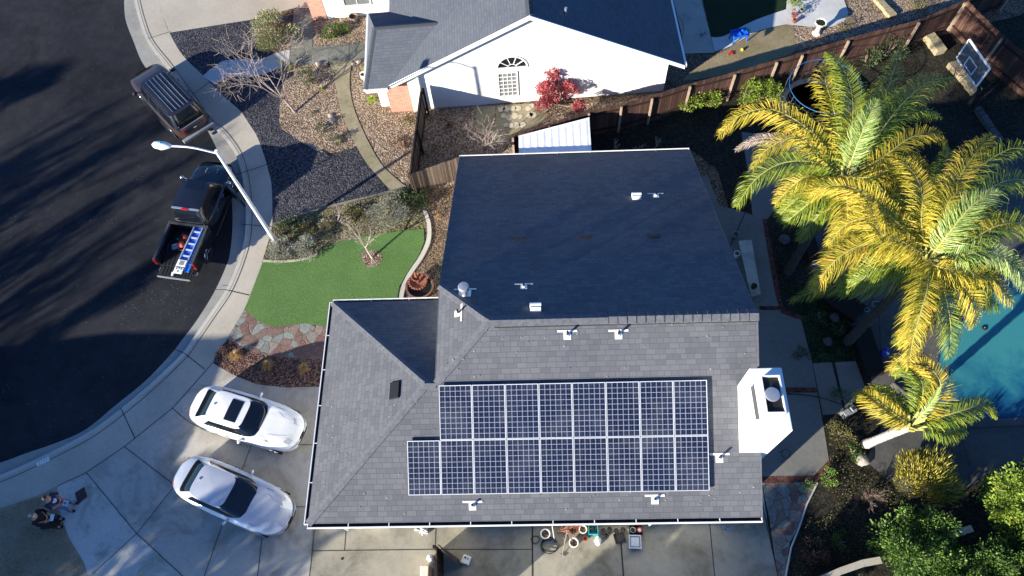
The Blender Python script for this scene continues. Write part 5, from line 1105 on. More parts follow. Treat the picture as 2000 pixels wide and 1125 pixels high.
palm('tallest palm with yellow fronds reaching over the pool', at(1655, 668), (1815, 505), 6.0, [
    ('frond_g', [(1850, 540), (1900, 560), (1950, 600)], [.0, -.4, -1.4], D()), ('frond_g', [(1760, 540), (1700, 560), (1620, 560), (1545, 588)], [-.6, -1.4, -2.2, -3.0], D(Lm=.5)),
    ('frond_g', [(1790, 430), (1760, 370), (1720, 330)], [.0, -.3, -1.], D()),
    ('frond_y', [(1750, 478), (1680, 480), (1625, 515), (1588, 570)], [.5, .6, .3, -.3], D(Lm=.68, n=84)),
    ('frond_y', [(1758, 440), (1690, 378), (1630, 362), (1578, 388)], [.6, .8, .5, -.1], D(Lm=.66, n=84)),
    ('frond_y', [(1740, 460), (1690, 430), (1650, 440), (1618, 480)], [.4, .5, .3, -.2], D(Lm=.6)),
    ('frond_y', [(1800, 440), (1800, 370), (1770, 320), (1730, 312)], [.6, .8, .5, 0.], D(Lm=.62)),
    ('frond_y', [(1835, 430), (1872, 350), (1905, 300), (1938, 264)], [.6, .8, .7, .3], D(Lm=.68, n=84)),
    ('frond_y', [(1830, 470), (1880, 430), (1940, 420), (1990, 440)], [.6, .8, .6, .2], D()), ('frond_y', [(1830, 520), (1880, 530), (1935, 545), (1975, 590)], [.5, .4, .1, -.5], D()), ('frond_g', [(1820, 430), (1850, 350), (1850, 290)], [.3, .3, -.3], D()),
    ('frond_p', [(1850, 460), (1900, 400), (1950, 372)], [.9, 1.4, 1.4], D(Lm=.45, n=64, droop=.15)),
    ('frond_g', [(1870, 450), (1930, 372), (1990, 350), (2050, 372)], [.6, .9, .6, .0], D(Lm=.68)),
    ('frond_g', [(1880, 480), (1950, 440), (2020, 440), (2090, 480)], [.5, .6, .3, -.3], D(Lm=.7)),
    ('frond_p', [(1870, 500), (1930, 490), (1975, 515), (2010, 560)], [.5, .5, .2, -.4], D(Lm=.66, n=84)),
    ('frond_y', [(1812, 560), (1796, 620), (1782, 670), (1776, 716)], [.6, .5, .1, -.6], D(Lm=.62, n=80, droop=.8)),
    ('frond_g', [(1850, 430), (1900, 340), (1975, 290), (2040, 290)], [.5, .7, .5, .0], D(Lm=.66)),
    ('frond_y', [(1770, 475), (1720, 455), (1700, 400), (1720, 372)], [.7, 1.0, .9, .6], D(Lm=.55)),
    ('frond_y', [(1840, 455), (1850, 400), (1880, 372), (1930, 390)], [.7, 1.0, .9, .4], D(Lm=.55))], trunk_r=.18, seed=4, extra=14, reach=3.3)
palm('small palm with a pale ringed trunk leaning over the pool deck', at(1690, 868), (1782, 830), 3.1, [
    ('frond_g', [(1770, 800), (1740, 770), (1700, 755)], [.0, -.2, -.6], D(Lm=.4)),
    ('frond_y', [(1752, 812), (1720, 788), (1695, 772), (1674, 766)], [.3, .3, .1, -.3], D(Lm=.50)),
    ('frond_y', [(1815, 800), (1838, 755), (1812, 716), (1760, 706), (1738, 724)], [.4, .7, .7, .4, .1], D(Lm=.55, n=84)),
    ('frond_g', [(1800, 790), (1800, 745), (1770, 715), (1745, 735)], [.4, .6, .4, .0], D(Lm=.5)),
    ('frond_g', [(1835, 815), (1885, 800), (1925, 790), (1947, 812)], [.3, .4, .2, -.3], D(Lm=.46, n=80)),
    ('frond_p', [(1810, 800), (1830, 770), (1838, 752)], [.6, 1., 1.2], D(Lm=.14, n=30, droop=.1)),
    ('frond_g', [(1815, 835), (1850, 842), (1885, 836)], [.1, .0, -.5], D(Lm=.42))], trunk_r=.16, seed=6, bark='palmbark')
# --- trees and shrubs of the front gardens
bare_tree('bare_tree', 'leafless tree on the mulch island spreading over the white walk', 'tree', 577, 220, (-.55, .35, 1), 1.7, .05, 'twig', depth=5, seed=12, spread=.95, kids=(3, 3), up=.08, minr=.006, trunkL=.9)
bare_tree('bare_tree', 'small leafless tree in the round mulch ring on the turf', 'tree', 728, 505, (-.28, .30, 1), .85, .045, 'barkpale', depth=4, seed=21, spread=.95, kids=(2, 3), up=.05, minr=.005, trunkL=.75)
bare_tree('bare_shrub', 'tangle of bare pale stems between the grey fence and the shed', 'bare shrub', 948, 292, (-.05, .1, 1), 1.0, .03, 'twig', depth=4, seed=5, spread=.8, kids=(3, 4), up=.2, minr=.006, trunkL=.1)
bare_tree('bare_shrub', 'bare brown shrub in the shaded bed near the pool deck', 'bare shrub', 1688, 965, (-.1, .1, 1), .42, .025, 'twigdk', depth=4, seed=9, spread=.8, kids=(3, 4), up=.12, minr=.006, trunkL=.08)
bare_tree('bare_sapling', 'thin bare sapling staked in the bed beside the dark fence', 'sapling', 882, 300, (-.1, .1, 1), .32, .018, 'twig', depth=3, seed=15, spread=.6, minr=.005, trunkL=.3)
for i, (px, py, q) in enumerate(((1247, 292, 'nearest the shed roof'), (1200, 290, 'at the left of the dark strip'), (1282, 286, 'at the right of the dark strip'))):
    bare_tree('dead_plant', 'pale dead twiggy plant behind the dark roof, '+q, 'dead plant', px, py, (.05, .1, 1), .26, .014, 'barkpale', depth=3, seed=30+i, spread=.8, minr=.006, trunkL=.05, group='dead twigs behind the roof')
bare_tree('bare_shrub', 'low grey bare stems along the gravel edge above the turf', 'bare shrub', 660, 432, (-.1, .1, 1), .45, .02, 'twig', depth=4, seed=41, spread=1.0, kids=(3, 3), up=.0, minr=.004, trunkL=.05)
for i, (x0, y0_, x1, y1_, c) in enumerate(((864, 255, 869, 288, 'left'), (888, 281, 890, 303, 'right'))):
    a = at(x0, y0_, 1.1); b = at(x1, y1_, .0); tag(obj('garden_stake', MB().tube([b, (b.x, b.y, 1.1)], .022, 6), plain('stakered', (.55, .22, .18), .7) if i == 0 else bpy.data.materials['stakered'], None), 'pinkish stake holding the thin sapling, on its %s side' % c, 'stake')
shrub('shrub', 'large mossy green shrub with dry branches beside the neighbour driveway', 'shrub', 542, 76, 1.2, 1.1, 'l_mound', 5200, .11, W=.35)
shrub('shrub', 'dark green conifer shrub at the top of the mulch island', 'shrub', 603, 160, .52, .8, 'l_juniper', 1500, .08, W=.35)
shrub('shrub', 'low dark shrub on the mulch island near the pale stones', 'shrub', 631, 254, .30, .35, 'l_juniper', 420, .06)
shrub('shrub', 'low dark shrub at the lower tip of the mulch island', 'shrub', 664, 277, .28, .35, 'l_juniper', 420, .06)
shrub('shrub', 'grey green shrub beside the white walk', 'shrub', 560, 138, .42, .45, 'l_moss', 500, .07)
shrub('shrub', 'bright green leafy shrub in the bed by the brick pier', 'shrub', 652, 66, .50, .42, 'l_green', 900, .09, lobes=[(-.4, -.2, .8), (.5, .2, .8)], W=.6)
shrub('shrub', 'small green clump at the right of the entry bed', 'shrub', 676, 60, .22, .3, 'l_bright', 260, .08, W=.5)
tuft('strappy_plant', 'lime green strappy plant under the wing roof corner', 'plant', 727, 198, .42, .42, 'l_lime', 130, wd=.022, seed=2)
tuft('strappy_plant', 'small bright strappy plant on the mulch island', 'plant', 628, 176, .22, .22, 'l_lime', 60, wd=.016, seed=3)
tuft('strappy_plant', 'small bright strappy plant beside the white pot', 'plant', 711, 139, .22, .22, 'l_lime', 50, wd=.016, seed=4)
tuft('dry_tuft', 'dry pale tuft on the mulch island', 'grass tuft', 612, 222, .30, .2, 'l_straw', 120, wd=.008, seed=5)
shrub('shrub', 'dark ball shrub in the fenced bed by the white wall', 'shrub', 878, 245, .28, .35, 'l_rust', 380, .05)
shrub('shrub', 'large silver grey shrub at the top corner of the turf', 'shrub', 762, 424, .86, .75, 'l_silver', 4200, .075, W=.3, clumps=26)
shrub('shrub', 'dark green juniper between the silver shrub and the house', 'shrub', 808, 396, .66, .45, 'l_juniper', 2000, .09, lobes=[(-.5, .1, .8), (.5, .2, .8)])
shrub('shrub', 'silver grey shrub beside the foot of the street lamp', 'shrub', 552, 492, .58, .6, 'l_silver', 2400, .075, W=.3, clumps=20)
shrub('shrub', 'silver grey shrub touching the upper left of the turf', 'shrub', 600, 488, .60, .55, 'l_silver', 2400, .075, W=.3, clumps=20)
shrub('shrub', 'dark green shrub behind the lamp foot', 'shrub', 566, 452, .58, .4, 'l_juniper', 900, .08)
shrub('shrub', 'yellow green low shrub right of the lamp foot', 'shrub', 604, 446, .34, .3, 'l_moss', 600, .07)
shrub('ground_shrub', 'olive low shrub in the strip left of the silver shrub', 'shrub', 690, 424, .50, .25, 'l_moss', 900, .07, lobes=[(-.6, 0, .8), (.6, .15, .8)])
shrub('ground_shrub', 'straw coloured low growth near the pale rock', 'shrub', 640, 440, .36, .2, 'l_straw', 500, .07)
for i, (px, py, q) in enumerate(((462, 697, 'nearest the sidewalk'), (524, 716, 'between the two others'), (594, 722, 'nearest the house'))):
    tuft('ornamental_grass', 'orange dried ornamental grass in the dark bed, '+q, 'grass clump', px, py, .40, .45, 'l_orange', 420, 'orange grasses in the front bed', wd=.008, droop=.4, seed=60+i)
shrub('shrub', 'low burgundy shrub where the front bed meets the sidewalk', 'shrub', 434, 690, .26, .28, 'l_rust', 420, .05)
tuft('dry_tuft', 'orange dry tuft between the turf edging and the house wall', 'grass tuft', 857, 425, .28, .25, 'l_orange', 110, wd=.007, seed=8)
shrub('shrub', 'rusty low shrub in the mulch bed beside the dark fence', 'shrub', 786, 280, .40, .22, 'l_rust', 420, .06)
shrub('shrub', 'olive scrub in the mulch bed below the brick wall', 'shrub', 796, 240, .34, .22, 'l_moss', 380, .06)
shrub('rose_bush', 'leafy bush rising behind the fountain at the house wall', 'bush', 862, 520, .26, .5, 'l_juniper', 240, .07)
# red maple by the white wall, in four puffs
mt = thing('red_maple', 'red leaved maple in front of the white gable wall', 'tree', at(1085, 204)); b = at(1085, 204); mb = MB(); rd = random.Random(2)
puffs = [(1072, 181, .66, .44, 1.15, 4200), (1113, 175, .38, .36, 1.1, 1400), (1078, 141, .30, .2, 1.9, 800), (1130, 206, .28, .24, .7, 900), (1058, 204, .34, .2, .5, 500)]
tk = MB()
for px, py, r, h, z, n in puffs:
    c = at(px, py, z); c.y = min(c.y, b.y+.2); cloud(mb, c, r, h, n, .085, rd, W=.6, clumps=26); tk.tube([b+rv(rd)*.02, b.lerp(c, .5)+Vector((0, 0, -.1)), c], [.035, .022, .01], 6)
obj('foliage', mb, 'l_red', mt); obj('trunk', tk, 'bark', mt)
# back garden
for px, py, r, h, lab, n in ((1346, 200, .56, 1.1, 'rounded citrus shrub by the fence, leftmost of the row', 1700), (1386, 196, .38, .95, 'narrow citrus shrub by the fence, second in the row', 900), (1452, 182, .58, 1.3, 'large citrus shrub by the fence, third in the row', 1800), (1487, 178, .40, 1.2, 'citrus shrub by the fence, just left of the trampoline shrub', 900), (1512, 182, .42, .9, 'bright shrub half behind the trampoline rim', 1000)):
    shrub('citrus_shrub', lab, 'shrub', px, py+12, r, h, 'l_citrus', n, .085, 'citrus shrubs along the fence', W=.55, clumps=18)
shrub('shrub', 'feathery green shrub behind the trampoline by the fence post', 'shrub', 1730, 110, .7, 1.2, 'l_juniper', 1500, .12, W=.2)
shrub('shrub', 'dark shrub behind the trampoline at the foot of the fence', 'shrub', 1690, 122, .5, .8, 'l_juniper', 800, .09)
shrub('shrub', 'brown dry shrub below the right end of the fence', 'shrub', 1922, 96, .55, .7, 'l_rust', 700, .08)
shrub('shrub', 'green tuft shrub on the straw bed above the fence', 'shrub', 1798, 20, .6, .35, 'l_moss', 600, .1, W=.2)
shrub('shrub', 'grassy green shrub beside the birdbath planter', 'shrub', 1648, 52, .45, .3, 'l_moss', 500, .09, W=.2)
shrub('shrub', 'bright green shrub above the white patio pots', 'shrub', 1548, 6, .35, .5, 'l_citrus', 420, .08)
tr_list = [(1760, 1092, 1.5, 2.4, 'l_green', 'broad dark green tree at the bottom edge left of the garden wall', 9000, .105), (1845, 1135, 1.1, 2.0, 'l_green', 'leafy green tree behind the broken end of the wall', 5000, .10), (1932, 1000, 1.15, 2.6, 'l_citrus', 'yellow green tree above the dark gap in the wall', 5200, .10), (1990, 1105, 1.4, 2.0, 'l_green', 'dense green tree in the bottom right corner', 7000, .10), (2000, 955, .9, 2.4, 'l_citrus', 'bright tree cut by the right edge of the picture', 3000, .10), (1915, 1140, 1.1, 1.9, 'l_green', 'low green hedge tree between two taller ones', 4500, .10)]
for px, py, r, h, mt_, lab, n, L in tr_list:
    n = int(n*1.5)
    rd = random.Random(int(px+py)); b = at(px, py); c = b+Vector((0, 0, h*.6)); t = thing('garden_tree', lab, 'tree', b); mb = MB()
    for k in range(7):
        a = k*2.4; q = c+Vector((math.cos(a)*r*.55, math.sin(a)*r*.55, rd.uniform(-.25, .4)*h)) if k else c+Vector((0, 0, h*.15)); cloud(mb, q, r*rd.uniform(.38, .6), h*rd.uniform(.22, .34), n//7, L, rd, W=.55, clumps=16)
    obj('crown', mb, mt_, t); tk = MB()
    for k in range(4): tk.tube([b, b+Vector((rd.uniform(-.1, .1), rd.uniform(-.1, .1), h*.35)), c+Vector((rd.uniform(-.5, .5)*r, rd.uniform(-.5, .5)*r, .1))], [.07, .05, .02], 6)
    obj('trunk', tk, 'bark', t)
rd = random.Random(77); b = at(1790, 945); t = thing('olive_shrub', 'large yellow olive feathery shrub beside the pool deck', 'shrub', b); mb = MB()
for i in range(4200):
    k = rd.randrange(7); kc = Vector((math.cos(k*2.4)*.62*(k > 0), math.sin(k*2.4)*.55*(k > 0), [.9, .75, .55, .8, .5, .7, .6][k])); a = rd.uniform(0, 2*PI); s_ = math.sqrt(rd.random()); o_ = Vector((math.cos(a), math.sin(a), 0)); p = b+kc+o_*s_*[.6, .5, .42, .55, .4, .5, .45][k]+Vector((0, 0, (.55-.5*s_*s_)*rd.uniform(0, 1))); leafq(mb, p, (o_*s_*.9+kc*.5+Vector((0, .35, 1))+rv(rd)*.4).normalized(), rv(rd), rd.uniform(.12, .38), .03)
obj('foliage', mb, 'l_olive', t); tk = MB()
for k in range(9): a = k*.7; tk.tube([b, b+Vector((math.cos(a)*.3, math.sin(a)*.3, .5)), b+Vector((math.cos(a)*.7, math.sin(a)*.7, .9))], [.03, .02, .008], 5)
obj('stems', tk, 'bark', t)
shrub('shrub', 'fresh green shrub where the brick edging meets the flagstones', 'shrub', 1616, 934, .34, .35, 'l_bright', 700, .06, W=.35)
shrub('shrub', 'small green shrub at the brick edging corner', 'shrub', 1575, 950, .24, .22, 'l_bright', 360, .05, W=.35)
shrub('shrub', 'mottled olive shrub beside the patio corner', 'shrub', 1640, 850, .55, .4, 'l_moss', 900, .07)
shrub('shrub', 'low green shrub left of the palm foot', 'shrub', 1664, 885, .34, .3, 'l_green', 500, .07)
shrub('shrub', 'reddish dry shrub near the bottom of the shaded bed', 'shrub', 1588, 1082, .48, .4, 'l_rust', 1100, .06)
shrub('shrub', 'sparse green shrub left of the broad tree', 'shrub', 1640, 1060, .35, .4, 'l_green', 260, .07)
shrub('shrub', 'dark shrub hanging over the garden slabs', 'shrub', 1640, 780, .40, .4, 'l_juniper', 600, .09, W=.2)
# ferny ground growth in the shaded garden
for i, (px, py) in enumerate(((1545, 520), (1560, 690), (1640, 645), (1600, 620))):
    shrub('ground_fern', ['dark fern in the bed beside the brick border, farthest from the chimney', 'dark fern just above the garden slabs', 'dark fern beside the wooden steps', 'dark fern in the middle of the ground cover'][i], 'fern', px, py, .35, .25, 'l_juniper', 300, .09, 'ferns in the shaded ground cover', W=.3)
# loose litter nobody could count
def inpoly(p, poly):
    c = False; n = len(poly)
    for i in range(n):
        a, b = poly[i], poly[i-1]
        if (a.y > p.y) != (b.y > p.y) and p.x < (b.x-a.x)*(p.y-a.y)/(b.y-a.y)+a.x: c = not c
    return c
def litter(name, label, cat, polys, n, size, mat, seed, z):
    rd = random.Random(seed); mb = MB()
    for i in range(n):
        x0, y0_, x1, y1_ = polys[i % len(polys)]; p = at(rd.uniform(x0, x1), rd.uniform(y0_, y1_), z); a = rd.uniform(0, PI); s_ = size*rd.uniform(.5, 1.3); d = Vector((math.cos(a), math.sin(a), rd.uniform(-.1, .3)))*s_; e = Vector((-math.sin(a), math.cos(a), 0))*s_*.5; mb.face([p-d*.5+Vector((0, 0, .004)), p+e*.5+Vector((0, 0, .006)), p+d*.5+Vector((0, 0, .008)), p-e*.5+Vector((0, 0, .004))])
    o = obj(name, mb, mat); tag(o, label, cat, kind='stuff')
M['litterpale'] = m_leaf('litter_pale', [(.20, .18, .14), (.34, .31, .25), (.5, .46, .38)], 0)
M['litterdim'] = m_leaf('litter_dim', [(.10, .09, .075), (.2, .18, .15), (.34, .31, .26)], 0)
litter('leaf_litter', 'pale dry leaf bits scattered over the black asphalt', 'leaf litter', [(0, 0, 235, 880), (0, 0, 235, 500), (235, 280, 330, 700), (0, 300, 235, 880), (235, 540, 380, 620)], 700, .036, 'litterdim', 3, RZ)
litter('leaf_litter', 'small leaf bits scattered over the turf', 'leaf litter', [(520, 520, 770, 600), (650, 490, 820, 500), (500, 600, 640, 630)], 260, .03, 'litterpale', 4, .034)
litter('leaf_litter', 'dark leaf crumbs on the shaded driveway apron', 'leaf litter', [(110, 960, 340, 1125), (250, 880, 420, 1100)], 520, .035, 'twigdk', 5, .012)
rd = random.Random(9); mb = MB()
for i in range(170):
    x, y = rd.uniform(xl+.3, xr-.2), rd.uniform(y1+.2, yr-.2); z = ze+(y-y1)*S
    if x < xl+(y-y1): z = ze+(x-xl)*S if y < ym else -1
    if z < 0 or (x < xm+.5 and y > ym): continue
    s_ = .022; mb.box(x-s_, x+s_, y-s_*.7, y+s_*.7, z+.004, z+.02)
tag(obj('roof_litter', mb, 'litterpale'), 'tiny pale crumbs lying on the sunlit shingles', 'debris', kind='stuff')
rd = random.Random(21); mb = MB()                     # low growth over the shaded bed
gb = [Vector(p) for p in gp([(1600, 945), (1650, 820), (1700, 900), (1760, 980), (1700, 1125), (1545, 1125), (1570, 1030)])]
for i in range(9000):
    p = at(rd.uniform(1540, 1770), rd.uniform(815, 1130))
    if not inpoly(p, gb) or math.sin(p.x*3.1)+math.sin(p.y*2.7+p.x) < -.2: continue
    leafq(mb, p+Vector((0, 0, rd.uniform(.02, .14))), (rv(rd)+Vector((0, 0, .6))).normalized(), rv(rd), rd.uniform(.04, .09), .028)
M['l_cover'] = m_leaf('leaf_cover', [(.03, .035, .015), (.06, .065, .025), (.11, .09, .05), (.16, .17, .05)], .1)
tag(obj('ground_growth', mb, 'l_cover'), 'low leafy growth over the dark bed below the patio corner', 'ground cover', kind='stuff')
rd = random.Random(12); mb = MB()                     # dry grass in the bottom left corner
gpoly = [Vector(p) for p in gp([(0, 995), (70, 972), (108, 955), (118, 1010), (133, 1050), (163, 1100), (172, 1135), (0, 1135)])]
for i in range(9000):
    p = at(rd.uniform(0, 175), rd.uniform(955, 1135))
    if not inpoly(p, gpoly): continue
    leafq(mb, p+Vector((0, 0, .018)), (rv(rd)+Vector((0, 0, .8))).normalized(), rv(rd), rd.uniform(.04, .09), .012)
M['l_dry'] = m_leaf('leaf_dry', [(.12, .12, .05), (.24, .20, .11), (.38, .31, .20), (.50, .42, .29)], .1)
tag(obj('dry_grass', mb, 'l_dry'), 'patchy dry grass in the bottom left corner', 'grass', kind='stuff')
# ------------------------------------------------------------------ GARDEN THINGS
def box_part(name, parent, x0, x1, y0, y1, z0, z1, mat, bevel=0, Mx=None):
    return obj(name, MB().box(x0, x1, y0, y1, z0, z1, Mx), mat, parent, world=False, bevel=bevel)
# tiered fountain
p = at(822, 566); t = thing('fountain', 'tiered terracotta fountain with scalloped bowls beside the turf edging', 'fountain', p); M['basin'] = plain('basin', (.16, .085, .055), .8, var=.3, scale=5)
smooth_angle(obj('basin', MB().lathe([(.46, 0), (.54, .10), (.56, .30), (.60, .34), (.60, .38), (.52, .38), (.50, .22), (.0, .20)], 32), 'basin', t, world=False), 40)
obj('basin_floor', MB().lathe([(.505, .24), (.0, .241)], 24), 'trough', t, world=False)
def scal(r, z, n=18):
    mb = MB(); mb.lathe([(.05, z-.16), (r*.6, z-.12), (r, z), (r*.93, z+.02), (r*.55, z-.06), (0, z-.07)], 30)
    for k in range(n): a = 2*PI*k/n; lump(mb, (math.cos(a)*r*.97, math.sin(a)*r*.97, z-.005), r*.16, k, 6, .6)
    return mb
smooth_angle(obj('lower_bowl', scal(.37, .80, 20), 'terracotta', t, world=False)); smooth_angle(obj('upper_bowl', scal(.20, 1.18, 12), 'terracotta', t, world=False))
smooth_angle(obj('stem', MB().lathe([(.14, .2), (.08, .35), (.11, .5), (.07, .66), (.06, .85), (.09, .95), (.05, 1.08), (.05, 1.2), (.08, 1.28), (.05, 1.36), (0, 1.42)], 16), 'terracotta', t, world=False)); smooth_angle(obj('pinecone_finial', MB().lathe([(.0, 1.40), (.06, 1.42), (.065, 1.48), (.03, 1.56), (0, 1.58)], 12), 'terracotta', t, world=False))
# rocks
def rock(px, py, r, label, z=0., mat='stone', group=None, sq=.6):
    mb = MB(); b = at(px, py, z); lump(mb, b+Vector((0, 0, r*.35)), r, int(px+py), 10, sq); o = smooth_angle(obj('rock', mb, mat), 45); return tag(o, label, 'rock', group)
rock(649, 237, .17, 'pale rounded rock, lowest of the pair on the mulch island'); rock(646, 227, .13, 'pinkish rock, upper of the pair on the mulch island'); rock(622, 126, .16, 'grey rock at the top of the mulch island')
rock(634, 432, .15, 'pale rock in the strip above the turf', mat='conc_walk'); rock(1683, 900, .24, 'pinkish rock below the palm foot', mat='rockpink') if 'rockpink' in M else rock(1683, 900, .24, 'pinkish brown rock below the foot of the small palm'); rock(1698, 868, .14, 'white stone at the foot of the small palm', mat='conc_pale'); rock(1628, 622, .22, 'dark rock in the shaded ground cover', mat='conc_dark'); rock(1615, 668, .2, 'flat grey rock in the shaded garden bed', mat='conc_dark'); rock(1530, 470, .25, 'round dark rock in the bed beside the brick border', mat='conc_dark')
rock(700, 122, .15, 'small grey rock nearest the curving path by the wing roof', mat='stone'); rock(690, 126, .1, 'small stone on the corner of the entry bed')
p = at(711, 152); t = thing('plant_pot', 'white round pot under the edge of the wing roof', 'pot', p); obj('pot', MB().lathe([(.12, 0), (.17, .28), (.15, .28), (.12, .2), (0, .2)], 20), 'plwhite', t, world=False); obj('soil', MB().lathe([(.14, .22), (0, .221)], 16), 'soil', t, world=False)
t = thing('half_barrel', 'round planter tub in the entry bed', 'tub', at(692, 40)); obj('tub', MB().lathe([(.20, 0), (.24, .3), (.21, .3), (.20, .2), (0, .2)], 20), 'bark', t, world=False); obj('soil', MB().lathe([(.2, .22), (0, .221)], 16), 'dirt', t, world=False)
# stepping stones in the side yard
rd = random.Random(5); k = 0
for i in range(7):
    for j in range(3):
        px = 978+i*13+j*4-3*(i % 2)+rd.uniform(-3, 3); py = 212+j*17+rd.uniform(-3, 3)+i*-.6
        if py > 205+ (1075-px)*.75+8: continue
        b = at(px, py); a0 = rd.uniform(0, 6); r = rd.uniform(.13, .19); pts = [(b.x+math.cos(a0+q)*r*rd.uniform(.8, 1.15), b.y+math.sin(a0+q)*r*rd.uniform(.8, 1.15)) for q in [x*2*PI/8 for x in range(8)]]
        o = obj('stepping_stone', MB().prism(pts, 0, .035), 'stepst'); tag(o, 'pale stepping stone, %s from the left in the %s row' % (ORD[i], ('wall', 'middle', 'shed')[j]+' side' if j != 1 else 'middle'), 'stepping stone', 'stepping stones by the shed'); k += 1
# curb number plate, utility lids, mat
mb = MB(); a = at(73, 907); b = at(95, 896); d = (b-a).normalized(); n = Vector((-d.y, d.x, 0)); c = (a+b)/2; t = thing('house_number_plate', 'white painted house number panel on the kerb', 'number panel', (c.x, c.y, .0))
for off, m_, nm, hw, hh, z in ((0, 'plwhite', 'panel', .24, .085, .016),): mb.prism([tuple((c+d*sx*hw+n*sy*hh))[:2] for sx, sy in ((-1, -1), (1, -1), (1, 1), (-1, 1))], .002, z+.003); obj(nm, mb, m_, t)
mb = MB()                                            # worn digits, reduced to their strokes
for i in range(4):
    q = c+d*(-.15+i*.10)
    for (ax0_, ay0, ax1_, ay1) in [((-.025, -.05, .025, -.05), (.025, -.05, .025, .05), (-.025, .05, .025, .05)), ((0, -.05, 0, .05),), ((-.025, 0, .025, 0), (.025, -.05, .025, .05), (-.025, .05, -.025, 0)), ((-.025, .05, .025, .05), (.025, .05, -.01, -.05))][i]: mb.bar((q+d*ax0_+n*ay0)+Vector((0, 0, .021)), (q+d*ax1_+n*ay1)+Vector((0, 0, .021)), .014, .003)
obj('digits', mb, 'grey', t)
p = at(363, 798); t = thing('cleanout_ring', 'thin pale ring around a round lid behind the white sedan', 'utility lid', (p.x, p.y, .010)); obj('ring', MB().lathe([(.115, .004), (.115, .012), (.095, .012), (.095, .004)], 28), 'conc_pale', t, world=False); obj('lid', MB().lathe([(.094, .008), (0, .0081)], 24), 'conc', t, world=False)
p = at(669, 1091); tag(obj('drain_lid', MB().lathe([(.05, .0), (.05, .01), (0, .011)], 16, (p.x, p.y, .014)), 'rubber'), 'small round dark drain lid in the side paving', 'drain')
q = [at(*a) for a in ((147, 963), (165, 951), (171, 970), (153, 985))]; tag(obj('meter_lid', MB().prism([tuple(v)[:2] for v in q], .010, .028), 'lidbrown'), 'dark brown rectangular meter lid near the two people', 'utility lid')
# basketball hoop
BP = at(1886, 211); t = thing('basketball_hoop', 'basketball hoop with clear backboard and red rim on a black post', 'basketball hoop', BP)
c1, c2 = at(1869, 113, 2.9), at(1907, 169, 2.9); ud = (c2-c1); BW = ud.length; ud.normalize(); bn = Vector((ud.y, -ud.x, 0)); 
if bn.x > 0: bn = -bn
BH = 1.05; m_ = (c1+c2)/2
mb = MB(); P = [c1, c2, c2+Vector((0, 0, BH)), c1+Vector((0, 0, BH))]; mb.bar((c1+c2)/2+Vector((0, 0, 0)), (c1+c2)/2+Vector((0, 0, BH)), BW, .012, bn)
M['smoked'] = plain('smoked', (.13, .14, .15), .12, 0, .7); bb = obj('backboard', mb, 'smoked', t); mb = MB()
for a, b in zip(P, P[1:]+P[:1]): mb.bar(a, b, .07, .05, bn)
obj('board_frame', mb, 'trim', bb); mb = MB(); s0_ = m_-ud*.3+bn*.03+Vector((0, 0, .15)); s1_ = m_+ud*.3+bn*.03+Vector((0, 0, .15)); S4 = [s0_, s1_, s1_+Vector((0, 0, .45)), s0_+Vector((0, 0, .45))]
for a, b in zip(S4, S4[1:]+S4[:1]): mb.bar(a, b, .045, .008, bn)
obj('target_square', mb, 'trim', bb); mb = MB()
for s_ in (-.28, .28): mb.bar(m_+ud*s_-bn*.03, m_+ud*s_-bn*.03+Vector((0, 0, BH)), .05, .04, bn)
mb.bar(c1-bn*.03+Vector((0, 0, BH/2)), c2-bn*.03+Vector((0, 0, BH/2)), .05, .04, bn); obj('back_bracket', mb, 'pipeblk', bb)
rc = m_+bn*.32+Vector((0, 0, .12)); obj('rim', MB().tube([rc+Vector((math.cos(2*PI*i/20)*.23, math.sin(2*PI*i/20)*.23, 0)) for i in range(21)], .014, 6), 'red', t); mb = MB()
for i in range(12): a = 2*PI*i/12; mb.tube([rc+Vector((math.cos(a)*.23, math.sin(a)*.23, 0)), rc+Vector((math.cos(a+.3)*.13, math.sin(a+.3)*.13, -.4))], .008, 4)
obj('net', mb, 'red', t); top = m_-bn*.35+Vector((0, 0, .2)); obj('post', MB().tube([BP, (BP.x, BP.y, 1.2), top], [.09, .085, .07], 12), 'pipeblk', t)
mb = MB(); mb.tube([top, m_-bn*.03+Vector((0, 0, .75))], .035, 6); mb.tube([Vector((BP.x, BP.y, 1.6)).lerp(top, .4), m_-bn*.03+Vector((0, 0, .1))], .035, 6); obj('strut', mb, 'pipeblk', t)
# trampoline with blue padded top ring and net
tc = at(1612, 168, 1.9); RXt = 1.55; t = thing('trampoline', 'round trampoline with a blue topped safety net beside the palms', 'trampoline', (tc.x, tc.y, 0))
def circ(r, z, n=40): return [(math.cos(2*PI*i/n)*r, math.sin(2*PI*i/n)*r, z) for i in range(n+1)]
obj('top_ring', MB().tube(circ(RXt, 1.9), .016, 8), 'tealblue', t, world=False); obj('mat', MB().lathe([(RXt-.2, .62), (0, .61)], 40), 'mesh_black', t, world=False); obj('pad_ring', MB().lathe([(RXt+.05, .60), (RXt+.05, .66), (RXt-.2, .66), (RXt-.2, .62)], 40), 'pad_dark', t, world=False)
for i in range(6):
    a = 2*PI*i/6+.35; o_ = Vector((math.cos(a), math.sin(a), 0)); obj('net_pole', MB().tube([o_*(RXt+.06)+Vector((0, 0, .0)), o_*(RXt+.1)+Vector((0, 0, 1.2)), o_*RXt+Vector((0, 0, 1.95))], .025, 8), 'pad_dark', t, world=False)
mb = MB(); n = 40
